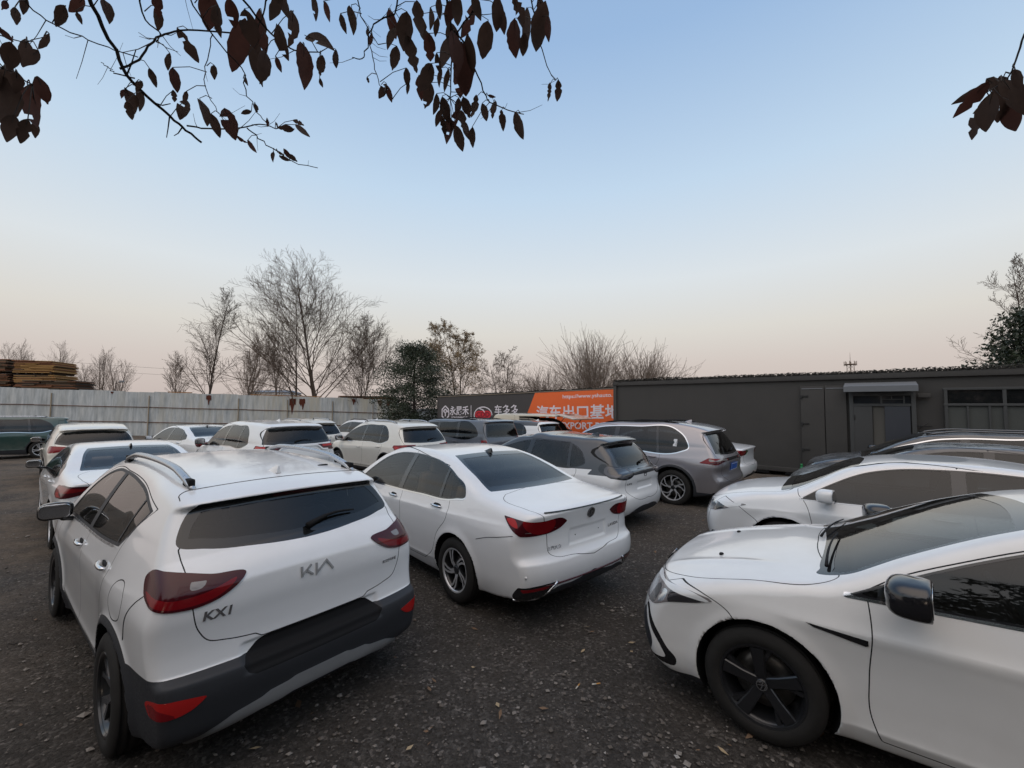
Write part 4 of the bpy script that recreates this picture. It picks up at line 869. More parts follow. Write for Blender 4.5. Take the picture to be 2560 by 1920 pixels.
# stacked timber beyond the fence
def timber_mats():
    out = []
    for nme, c in (('fresh_sawn_timber', (.34, .20, .075)), ('weathered_timber', (.13, .095, .065)), ('dark_timber', (.055, .04, .03)), ('red_brown_timber', (.19, .085, .045))): out.append(principled(nme, c, .9, noise=(14, .35)))
    return out
TM = timber_mats()
def lumber(name, label, c, w_, h_, dep, rz, tiers, seed, pal, group=None):
    r = empty(name, c, rz); tag(r, label, 'lumber stack', group); rg = random.Random(seed); z = 0
    for k in range(tiers):
        hh = h_/tiers; m = MB(); nb = max(3, int(hh/.075)); xo = rg.uniform(-.16, .16); ww = w_*(1-.05*rg.random())
        for b in range(nb):
            zz = z+.10+(hh-.15)*(b+.5)/nb; a = -ww/2+rg.uniform(-.12, .12); e_ = ww/2+rg.uniform(-.15, .15)
            while a < e_:
                L_ = min(rg.uniform(.5, 2.6), e_-a); m.cur = rg.choice(pal[min(k, len(pal)-1)]) if rg.random() < .85 else 2; m.box((a+L_/2+xo, rg.uniform(-.10, .10), zz), (L_-.02, dep, (hh-.15)/nb*rg.uniform(.6, .95)), Matrix.Rotation(rg.uniform(-.008, .008), 3, 'Y')); a += L_
        for x in (-.42, -.2, 0, .2, .42): m.cur = 2; m.box((x*ww+xo, 0, z+.05), (.10, dep*.96, .10))
        m.build('board_bundle', None, r, TM); z += hh
lumber('lumber_stack', 'stack of yellow and brown boards behind the fence, cut by the left picture edge', (-43.9, 34, .3), 7.4, 5.75, 2.4, R_(12), 5, 1, [[1, 2], [1, 2], [0, 1, 1], [1, 3], [1, 1, 3]], 'timber stacks behind the fence')
lumber('lumber_stack', 'stack of orange-yellow boards behind the fence, right of the taller brown stack', (-37.9, 34.5, .3), 2.7, 5.6, 2.4, R_(12), 5, 2, [[1, 2], [1, 2], [2, 1], [3, 0, 0], [0, 0, 3]], 'timber stacks behind the fence')
lumber('lumber_stack', 'low dark stack of boards jutting out under the orange-yellow boards', (-36.3, 33.9, .3), 3.6, 4.0, 2.0, R_(12), 4, 3, [[1, 2], [1, 2], [2, 1], [1, 2, 3]], 'timber stacks behind the fence')
lumber('lumber_stack', 'wide heap of red-brown boards behind the fence beside the evergreen tree', (-14.2, 42, 0), 5.4, 3.35, 2.4, R_(6), 5, 4, [[1, 3], [3, 1], [3, 1], [3, 1, 0], [3]], 'timber stacks behind the fence')
lumber('lumber_stack', 'short flat pile of red boards showing just over the fence top near the left', (-28.2, 35, 0), 2.7, 3.25, 1.5, R_(8), 3, 5, [[3], [3, 1], [3, 0]], 'timber stacks behind the fence')
# ---------------------------------------------------------------- trees
def leaf_mat(name, col):
    m = principled(name, col, .75, noise=(18, .55)); n, l = m.node_tree.nodes, m.node_tree.links; p = [q for q in n if q.type == 'BSDF_PRINCIPLED'][0]; o = [q for q in n if q.type == 'OUTPUT_MATERIAL'][0]
    t = n.new('ShaderNodeBsdfTranslucent'); x = n.new('ShaderNodeMixShader'); x.inputs[0].default_value = .38; l.new(p.inputs['Base Color'].links[0].from_socket, t.inputs[0]); l.new(p.outputs[0], x.inputs[1]); l.new(t.outputs[0], x.inputs[2]); l.new(x.outputs[0], o.inputs[0]); return m
MT = dict(bark=principled('grey_brown_bark', (.085, .065, .052), .95, noise=(6, .35)), bark_hazed=principled('haze_pale_brown_bark', (.16, .125, .10), .95, noise=(6, .3)), bark_dark=principled('dark_bark', (.045, .036, .032), .95, noise=(6, .3)), twig=principled('brown_twig', (.11, .080, .060), .95, noise=(3, .25)), twig_tan_hazed=principled('tan_twig_haze_pale', (.20, .155, .125), .95, noise=(3, .2)),  # haze over far trees is put into the pale bark and twig colours
    tan=principled('dry_tan_leaf', (.20, .14, .07), .9, noise=(2, .35)), ever=principled('evergreen_leaf', (.024, .036, .018), .6, noise=(1.2, .5)), ever2=principled('evergreen_leaf_light', (.036, .050, .026), .55, noise=(1.2, .4)), leaf=leaf_mat('dead_brown_leaf', (.062, .036, .026)), leaf2=leaf_mat('dead_red_leaf', (.074, .030, .022)))
class Branches:
    def __init__(s): s.V, s.F = [], []; s.tips = []
    def limb(s, P, R):
        n = 7 if R[0] > .05 else (5 if R[0] > .018 else 3); o = len(s.V); ref = None
        for i, p in enumerate(P):
            t = (P[min(i+1, len(P)-1)]-P[max(i-1, 0)]).normalized()
            if ref is None: ref = t.orthogonal().normalized()
            ref = (ref-t*ref.dot(t)).normalized(); b = t.cross(ref)
            for k in range(n): a = 6.2832*k/n; s.V.append(tuple(p+(ref*math.cos(a)+b*math.sin(a))*R[i]))
        for i in range(len(P)-1):
            for k in range(n): s.F.append((o+i*n+k, o+i*n+(k+1) % n, o+(i+1)*n+(k+1) % n, o+(i+1)*n+k))
    def grow(s, rg, p, d, L, r, lev, st):
        n = 6 if lev > 1 else 4; P, R, D = [p], [r], [d]; q, dd = p, d.copy()
        for i in range(n):
            w = st['wob']*(1.2 if lev < st['lev'] else .5); dd = (dd+Vector((rg.gauss(0, w), rg.gauss(0, w), rg.gauss(0, w*.6)+st['up']*(.4 if lev == st['lev'] else 1)))).normalized()
            q = q+dd*L/n; P.append(q); D.append(dd.copy()); R.append(max(st['rmin'], r*(1-(i+1)/n*(.62 if lev > 1 else .75))))
        s.limb(P, R)
        if lev <= 1: s.tips += P[2:]
        if lev == 0: return
        m = st['n'][st['lev']-lev]; f0 = st['start'] if lev == st['lev'] else .22
        for k in range(m):
            u = f0+(1-f0)*(k+rg.random()*.8)/m; i = min(n-1, int(u*n)); t = u*n-i; b = P[i].lerp(P[i+1], t); ax = D[i+1]
            a = R_(rg.uniform(*st['ang'])); az = rg.random()*6.2832+k*2.4; o = ax.orthogonal().normalized(); o = Matrix.Rotation(az, 3, ax)@o
            nd = (ax*math.cos(a)+o*math.sin(a)).normalized(); sh = st.get('shape', lambda u: 1-.55*(u-f0)/(1-f0+1e-6))(u) if lev == st['lev'] else 1-.45*u
            rr = min(R[i+1]*.85, r*st['rk']*(.75+.4*rg.random())); s.grow(rg, b, nd, L*st['lk'][st['lev']-lev]*sh*(.75+.5*rg.random()), max(st['rmin'], rr), lev-1, st)
STY = dict(
  vase=dict(lev=4, n=(26, 14, 12, 8), start=.20, ang=(26, 52), lk=(.80, .50, .46, .42), rk=.40, wob=.085, up=.035, rmin=.0062), broom=dict(lev=3, n=(40, 16, 11), start=.16, ang=(18, 46), lk=(.70, .46, .42), rk=.3, wob=.06, up=.05, rmin=.012),
  fan=dict(lev=3, n=(60, 15, 10), tl=.34, jit=.06, start=.10, ang=(8, 62), lk=(.98, .44, .40), rk=.34, wob=.05, up=.04, rmin=.009, shape=lambda u: 1.0), bushy=dict(lev=4, n=(22, 12, 10, 6), start=.22, ang=(30, 66), lk=(.72, .52, .48, .42), rk=.40, wob=.12, up=.015, rmin=.009))
def bare_tree(label, x, y, z, h, style, seed, wide=1, trunks=1, r=None, leaves=0, bark='bark', twig='twig', lean=0, group='bare winter trees beyond the lot', density=1, br=1):
    rg = random.Random(seed); root = empty('bare_tree', (x, y, z)); tag(root, label, 'tree', group); st = dict(STY[style]); st['n'] = tuple(max(2, int(q*(density if i else 1))) for i, q in enumerate(st['n'])); tr, cr = Branches(), Branches(); r = r or h*.0135
    for k in range(trunks):
        a = rg.random()*6.28; d = Vector((lean+(.16*math.cos(a) if trunks > 1 else 0), .1*math.sin(a) if trunks > 1 else 0, 1)).normalized(); p = Vector((.12*k, 0, -.1)); n = 9; L = h*st.get('tl', .90)*(1-.12*k); P, R = [p], [r*1.25]; q, dd = p, d.copy()
        for i in range(n): dd = (dd+Vector((rg.gauss(0, .035), rg.gauss(0, .035), .05))).normalized(); q = q+dd*L/n; P.append(q); R.append(max(.012, r*(1-.88*((i+1)/n)**.8)))
        tr.limb(P, R); m = st['n'][0]; f0 = st['start']; sh = st.get('shape', lambda u: (1-.72*((u-f0)/(1-f0))**1.3))
        for k2 in range(m):
            u = f0+(1-f0)*(k2+rg.random()*.8)/m; i = min(n-1, int(u*n)); b = P[i].lerp(P[i+1], u*n-i); ax = (P[i+1]-P[i]).normalized(); a = R_(rg.uniform(*st['ang'])); az = rg.random()*6.2832; o = Matrix.Rotation(az, 3, ax)@ax.orthogonal().normalized()
            nd = (ax*math.cos(a)+o*math.sin(a)); nd = Vector((nd.x*wide, nd.y*wide, nd.z)).normalized(); cr.grow(rg, b, nd, h*br*.90*st['lk'][0]*sh(u)*.62*(1-st.get('jit', .2)+2*st.get('jit', .2)*rg.random()), R[i+1]*st['rk']*1.1, st['lev']-2, dict(st, lev=st['lev']-1, n=st['n'][1:], lk=st['lk'][1:]))
    for nme, b, mt in (('trunk', tr, bark), ('crown', cr, twig)):
        me = bpy.data.meshes.new(nme); me.from_pydata(b.V, [], b.F); me.polygons.foreach_set('use_smooth', [True]*len(b.F)); link(nme, me, MT[mt], root)
    if leaves:
        V, F = [], []
        for t in cr.tips:
            for k in range(3):
                if rg.random() > leaves: continue
                c = Vector(t)+Vector((rg.gauss(0, .06), rg.gauss(0, .06), rg.gauss(0, .06))); u = Vector((rg.gauss(0, 1), rg.gauss(0, 1), rg.gauss(0, 1))).normalized(); w = u.orthogonal().normalized()*.028; u = u*.055; o = len(V); V += [tuple(c-u), tuple(c+w), tuple(c+u), tuple(c-w)]; F.append((o, o+1, o+2, o+3))
        me = bpy.data.meshes.new('dry_leaves'); me.from_pydata(V, [], F); link('dry_leaves', me, MT['tan'], root)
    return root
def evergreen(label, x, y, z, h, w, seed, n=16000, group='evergreen trees', low=.18, sz=.075):
    """dense broadleaf evergreen: trunk, limbs and a crown of leaf clumps round the limb ends"""
    rg = random.Random(seed); r = nrng; root = empty('evergreen_tree', (x, y, z)); tag(root, label, 'tree', group); tr = Branches(); P = [Vector((.06*math.sin(i), .05*math.cos(i*1.3), h*.93*i/8)) for i in range(9)]; tr.limb(P, [h*.022*(1-.85*i/8) for i in range(9)]); cl = []
    for k in range(95):
        u = low+(1-low)*((k+rg.random())/95); a = k*2.4+rg.random()*.8; env = w/2*(math.sin(math.pi*min(1, (1-u)*.98+.05))**.62)*(1.12-.35*u)*(.74+.42*rg.random()); b = Vector((0, 0, h*u*.90)); e = b+Vector((env*math.cos(a), env*math.sin(a), h*.06*rg.random()+.05*h*(1-u)*-.6)); m = b.lerp(e, .5)+Vector((0, 0, .03*h)); tr.limb([b, m, e], [.035*(1-u)+.012, .02*(1-u)+.008, .006]); cl += [(e, .34*w*.35+.12), (b.lerp(e, .62), .3*w*.35+.1)]
    me = bpy.data.meshes.new('trunk'); me.from_pydata(tr.V, [], tr.F); link('trunk', me, MT['bark_dark'], root); C = np.array([tuple(c) for c, _ in cl]); S = np.array([s for _, s in cl])
    i = r.integers(0, len(C), n); D = r.normal(size=(n, 3)); D /= np.linalg.norm(D, axis=1)[:, None]; Q = C[i]+D*(S[i]*r.random(n)**.45)[:, None]*[1, 1, .72]
    U = D*.6+r.normal(size=(n, 3))*.7+[0, 0, -.15]; U /= np.linalg.norm(U, axis=1)[:, None]; Wv = np.cross(U, r.normal(size=(n, 3))); Wv /= np.linalg.norm(Wv, axis=1)[:, None]; l = sz*(.7+.6*r.random(n))[:, None]; U, Wv = U*l, Wv*l*.42
    V = np.stack([Q-U, Q+Wv, Q+U, Q-Wv], 1).reshape(-1, 3); F = np.arange(4*n).reshape(n, 4); me = mesh_np('crown', V, F, None, (r.random(n) > .72).astype(int)); me.polygons.foreach_set('use_smooth', np.zeros(n, bool)); link('crown', me, None, root, [MT['ever'], MT['ever2']]); return root
def px(pxl, d): return (pxl-1280)/1060*d*1.0
def top_h(py, d): return (1.95+(1024.8-py)/1060*d)*1.07
for L in (
  ('slender bare tree with upright crown growing in front of the left part of the fence', 520, 30.2, 712, 'vase', 22, .5, 1, .11),
  ('tallest bare tree with a wide fan crown growing at the fence', 800, 31.5, 655, 'vase', 9, 1.2, 2, .14),
  ('bare tree close to the left of the tallest tree, trunk at the fence', 742, 31.0, 748, 'vase', 14, 1.0, 1, .11),
  ('thin bare tree right of the tallest tree, in front of the rust patched fence end', 905, 31.8, 790, 'vase', 25, .8, 2, .07),
  ('pale bare tree behind the fence between the slender and the tallest tree', 612, 42, 832, 'broom', 31, .9, 2, .12),
  ('small bare tree behind the fence just left of the tallest trees', 688, 44, 838, 'broom', 32, .6, 1, .1),
  ('small pale bare tree behind the fence left of the slender tree', 440, 48, 888, 'broom', 33, .8, 1, .1),
  ): 
    lab, pxx, d, py, sty, sd_, wd, tk, rr = L; bare_tree(lab, px(pxx, d), d, gz(px(pxx, d), d)-.1, top_h(py, d)-gz(px(pxx, d), d), sty, sd_, wd, tk, rr, br=.66 if wd == .5 else (1.22 if wd == 1.2 else 1), bark='bark_hazed' if d > 35 else 'bark', twig='twig_tan_hazed' if d > 35 else 'twig')
for lab, pxx, d, py, sd_, wd in (('faint distant bare tree above the yellow board stack at the left edge', 62, 95, 858, 41, .7), ('faint distant bare tree just right of the board stacks', 158, 95, 860, 42, .8), ('faint distant bare tree with a forked crown left of the lamp post', 248, 90, 876, 43, .8), ('faint distant bare tree behind the lamp post', 292, 88, 888, 44, .8), ('low faint distant bush of bare twigs right of the dark low stack', 200, 92, 912, 45, 1.3), ('very faint distant bare tree at the far left edge', 12, 100, 862, 46, .9)):
    bare_tree(lab, px(pxx, d), d, 0, top_h(py, d), 'broom', sd_, wd, 2, .2, bark='bark_hazed', twig='twig_tan_hazed', group='faint far trees on the left', density=.75)  # faint through pale colours that stand in for haze
for lab, pxx, d, py, sty, sd_, wd, tk, lv in (('leafy tan crowned tree behind the banner beside the evergreen', 1140, 38, 796, 'bushy', 51, 1.0, 2, .5), ('small bare tree behind the grey part of the banner', 1255, 40, 872, 'bushy', 52, 1.0, 2, 0), ('low bare tree behind the left end of the orange banner field', 1362, 44, 902, 'fan', 53, 1.1, 3, 0), ('broad bare tree of upright switches behind the orange banner field', 1474, 36, 806, 'fan', 54, .82, 3, 0), ('bare tree of arching switches behind the left end of the office container', 1606, 36, 846, 'fan', 55, .85, 3, 0)):
    bare_tree(lab, px(pxx, d), d, -.2, top_h(py, d)+.2, sty, sd_, wd, tk, .10, leaves=lv, bark='bark', twig='twig_tan_hazed' if sty == 'fan' else 'twig', group='bare trees behind the containers')
evergreen('dark evergreen tree between the fence end and the banner', px(1036, 27.5), 27.5, -.3, 6.9, 4.6, 5, 36000, low=.07, sz=.06)
evergreen('dark evergreen tree behind the office container at the right picture edge', 18.0, 14.0, 0, 5.9, 3.6, 6, 18000, low=.3)
bare_tree('bare tree rising behind the dark evergreen at the right picture edge', 26.6, 21.5, 0, 10.2, 'vase', 61, .7, 1, .08, br=.7, bark='bark', twig='twig', group='bare trees behind the containers')
for k, (tx, ty, th, tw_) in enumerate(((-10.5, -6.5, 7.0, 5.6), (-6.2, -8.0, 7.8, 6.0), (-1.6, -8.8, 8.6, 6.4), (3.2, -8.4, 8.8, 6.4), (8.0, -6.8, 7.2, 6.0), (12.5, -3.2, 7.4, 5.6))):
    evergreen('leafy tree of the row behind the viewer, seen only as dark reflections in car windows', tx, ty, 0, th, tw_, 70+k, 9000, 'row of trees behind the viewer', .05, .15)
# far structures
def lattice_tower():
    r = empty('lattice_tower', (px(2130, 170), 170, 0)); tag(r, 'slim lattice mast with a ring platform far beyond the office container roof', 'tower'); m = MB(); H = 20.0
    for sx_ in (-1, 1):
        for sy_ in (-1, 1): m.tube([(sx_*1.1, sy_*1.1, 0), (sx_*.8, sy_*.8, H)], .10, 4)
    for k in range(12):
        z0, z1 = H*k/12, H*(k+1)/12; w0, w1 = 1.1-.3*k/12, 1.1-.3*(k+1)/12
        for sy_ in (-1, 1): m.tube([(-w0, sy_*w0, z0), (w1, sy_*w1, z1)], .05, 4); m.tube([(w0, sy_*w0, z0), (-w1, sy_*w1, z1)], .05, 4)
    m.build('mast', MT['twig_tan_hazed'], r); p = MB(); p.lathe([(.9, H), (2.0, H+.1), (2.0, H+.4), (.9, H+.4)], 16, 'Z', closed=True)
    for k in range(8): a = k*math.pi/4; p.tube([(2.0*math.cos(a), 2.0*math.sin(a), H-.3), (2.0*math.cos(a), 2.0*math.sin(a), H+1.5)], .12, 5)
    p.build('platform', MT['twig_tan_hazed'], r); q = MB(); q.tube([(0, 0, H), (0, 0, H+5.2)], [.12, .03], 5); q.build('antenna', MT['twig_tan_hazed'], r)
lattice_tower()
def far_building():
    x = px(690, 110); r = empty('warehouse', (x, 110, 0)); tag(r, 'white warehouse with a blue-grey roof far behind the fence', 'building'); m = MB(); m.box((0, 0, 3.2), (8.6, 9, 6.4)); m.box((-2.2, -.3, 5.0), (.12, 9, 2.0)); m.build('wall', principled('white_warehouse_wall', (.55, .53, .52), .8, noise=(.5, .1)), r)
    f = MB(); f.add([(-4.6, -5, 6.35), (4.6, -5, 6.35), (4.6, 5, 6.35), (-4.6, 5, 6.35), (-4.2, 0, 7.0), (4.2, 0, 7.0)], [(0, 1, 5, 4), (2, 3, 4, 5), (0, 4, 3), (1, 2, 5)]); f.build('roof', principled('blue_grey_sheet_roof', (.16, .19, .24), .6, noise=(1, .15)), r)
    w = MB()
    for k in range(5): w.box((-3.4+k*1.7, -4.53, 4.6), (1.0, .06, .9))
    w.build('window', MC['pane'], r)
far_building()
def lamp_post():
    d = 60; x = px(287, d); r = empty('lamp_post', (x, d, 0)); tag(r, 'thin pole with a small box lamp beyond the fence on the left', 'lamp post'); m = MB(); m.tube([(0, 0, 0), (.05, 0, 6.0)], [.07, .05], 6); m.tube([(0, 0, 5.75), (1.0, 0, 5.85)], .035, 5); m.build('pole', MT['bark_dark'], r); b = MB(); b.box((.85, 0, 5.98), (.55, .25, .28), None, .03); b.build('lamp_head', MC['awning'], r)
lamp_post()
for k, z in enumerate((7.35, 8.0)):
    m = MB(); pts = []
    for i in range(25): u = i/24; pts.append((-75+60*u, 70, z+1.6-3.0*u-1.2*4*u*(1-u)*.35+k*.4))
    m.tube(pts, .018, 3); o = m.build('power_line', MT['bark_dark']); tag(o, 'upper of the two power lines crossing behind the left trees' if k else 'lower of the two power lines crossing behind the left trees', 'power line', 'power lines behind the left trees')
# bits on the ground by the office
o = MB(); o.lathe([(0, 0), (.13, 0), (.14, .06), (.14, .3), (.06, .38), (.045, .46), (.05, .47), (.05, .52), (0, .52)], 20, 'Z'); o = o.build('plastic_jug', principled('bright_green_plastic', (.02, .22, .07), .35, noise=(6, .2))); o.location = (8.25, 12.2, 0); o.scale = (.62, .62, .8); tag(o, 'bright green plastic jug on the ground by the office container', 'jug')
def hose():
    m = MB(); rg = random.Random(8); pts = [(.42*math.cos(.55*k)+.05*math.sin(1.7*k), .30*math.sin(.55*k), .04+.012*(k % 9)+.04*abs(math.sin(.3*k))) for k in range(46)]; m.tube(pts, .032, 8); o = m.build('hose_coil', principled('grey_rubber_hose', (.12, .115, .11), .7, noise=(9, .3))); o.location = (8.75, 11.7, .02); tag(o, 'grey coiled hose lying on the ground in front of the dark parked cars', 'hose')
hose()
# tree whose branches hang into the top of the view
BRANCHES = {
  'a': (0.0056, 0.0035, [[-1.003,0.929,2.96],[-1.01,0.976,2.908],[-1.006,1.036,2.847],[-0.996,1.079,2.806],[-0.961,1.137,2.77],[-0.936,1.171,2.752],[-0.912,1.201,2.735]]),
  'b': (0.0026, 0.0016, [[-0.931,1.167,2.763],[-0.89,1.193,2.771],[-0.818,1.226,2.797],[-0.768,1.242,2.82],[-0.732,1.264,2.82]]),
  'c': (0.0024, 0.0013, [[-0.804,1.232,2.801],[-0.777,1.259,2.787],[-0.745,1.292,2.766],[-0.705,1.324,2.75],[-0.642,1.356,2.749]]),
  'd': (0.0019, 0.0015, [[-1.039,0.828,2.842],[-1.038,0.851,2.821],[-1.022,0.883,2.807],[-0.99,0.921,2.805],[-0.946,0.963,2.809],[-0.916,0.988,2.813]]),
  'e': (0.0021, 0.001, [[-0.996,1.066,2.822],[-1.023,1.044,2.819],[-1.029,1.034,2.823],[-1.039,1.02,2.827]]),
  'f': (0.0031, 0.0022, [[-1.013,1.044,2.83],[-0.976,1.052,2.861],[-0.937,1.047,2.906],[-0.908,1.051,2.931],[-0.86,1.066,2.957],[-0.771,1.106,2.986]]),
  'g': (0.0023, 0.0015, [[-0.861,0.923,2.934],[-0.877,0.96,2.882],[-0.861,0.983,2.873],[-0.875,0.989,2.853]]),
  'h': (0.0015, 0.0011, [[-0.766,1.027,2.909],[-0.794,1.05,2.859],[-0.814,1.077,2.81],[-0.806,1.115,2.766],[-0.799,1.13,2.753]]),
  'i': (0.0023, 0.0011, [[-0.761,0.919,2.939],[-0.742,0.994,2.879],[-0.709,1.053,2.84],[-0.71,1.09,2.792],[-0.696,1.123,2.76],[-0.681,1.141,2.747]]),
  'j': (0.0031, 0.0015, [[-0.625,0.89,2.909],[-0.602,0.942,2.874],[-0.574,0.978,2.853],[-0.539,1.005,2.846],[-0.487,1.022,2.856]]),
  'k': (0.0027, 0.0014, [[-0.312,1.074,3.095],[-0.322,1.111,3.055],[-0.368,1.117,3.035],[-0.396,1.127,3.015],[-0.415,1.15,2.982],[-0.431,1.163,2.961],[-0.458,1.155,2.958]]),
  'l': (0.0017, 0.0012, [[-0.396,1.127,3.015],[-0.403,1.149,2.988],[-0.403,1.185,2.947],[-0.388,1.217,2.914],[-0.362,1.238,2.896]]),
  'm': (0.0042, 0.0018, [[-0.184,1.047,3.078],[-0.174,1.088,3.04],[-0.168,1.123,3.005],[-0.174,1.17,2.951],[-0.187,1.221,2.887]]),
  'n': (0.0028, 0.0015, [[-0.167,1.117,3.011],[-0.136,1.143,2.988],[-0.111,1.181,2.948],[-0.079,1.225,2.896],[-0.067,1.235,2.885],[-0.012,1.248,2.869],[0.037,1.254,2.86]]),
  'o': (0.0027, 0.0012, [[0.044,1.088,3.122],[0.069,1.147,3.063],[0.082,1.18,3.027],[0.115,1.225,2.973],[0.134,1.237,2.956]]),
  'p': (0.0021, 0.0011, [[-0.414,1.057,3.077],[-0.413,1.103,3.033],[-0.383,1.151,2.993]]),
  'q': (0.0022, 0.0012, [[-0.985,0.74,2.614],[-0.973,0.767,2.602],[-0.962,0.785,2.597],[-0.951,0.803,2.591]]),
  'r': (0.0015, 0.0008, [[-0.97,0.732,2.645],[-0.951,0.753,2.649],[-0.934,0.77,2.653],[-0.909,0.781,2.674]]),
  's': (0.0021, 0.0012, [[0.92,0.698,2.649],[0.921,0.722,2.624],[0.927,0.742,2.592],[0.928,0.76,2.569],[0.913,0.785,2.56]]),
  't': (0.0032, 0.0023, [[-0.063,1.054,3.085],[-0.11,1.098,3.039],[-0.145,1.119,3.013],[-0.17,1.141,2.985]]),
  'u': (0.0029, 0.0015, [[-0.561,0.947,2.969],[-0.601,0.971,2.923],[-0.625,0.989,2.889]]),
}
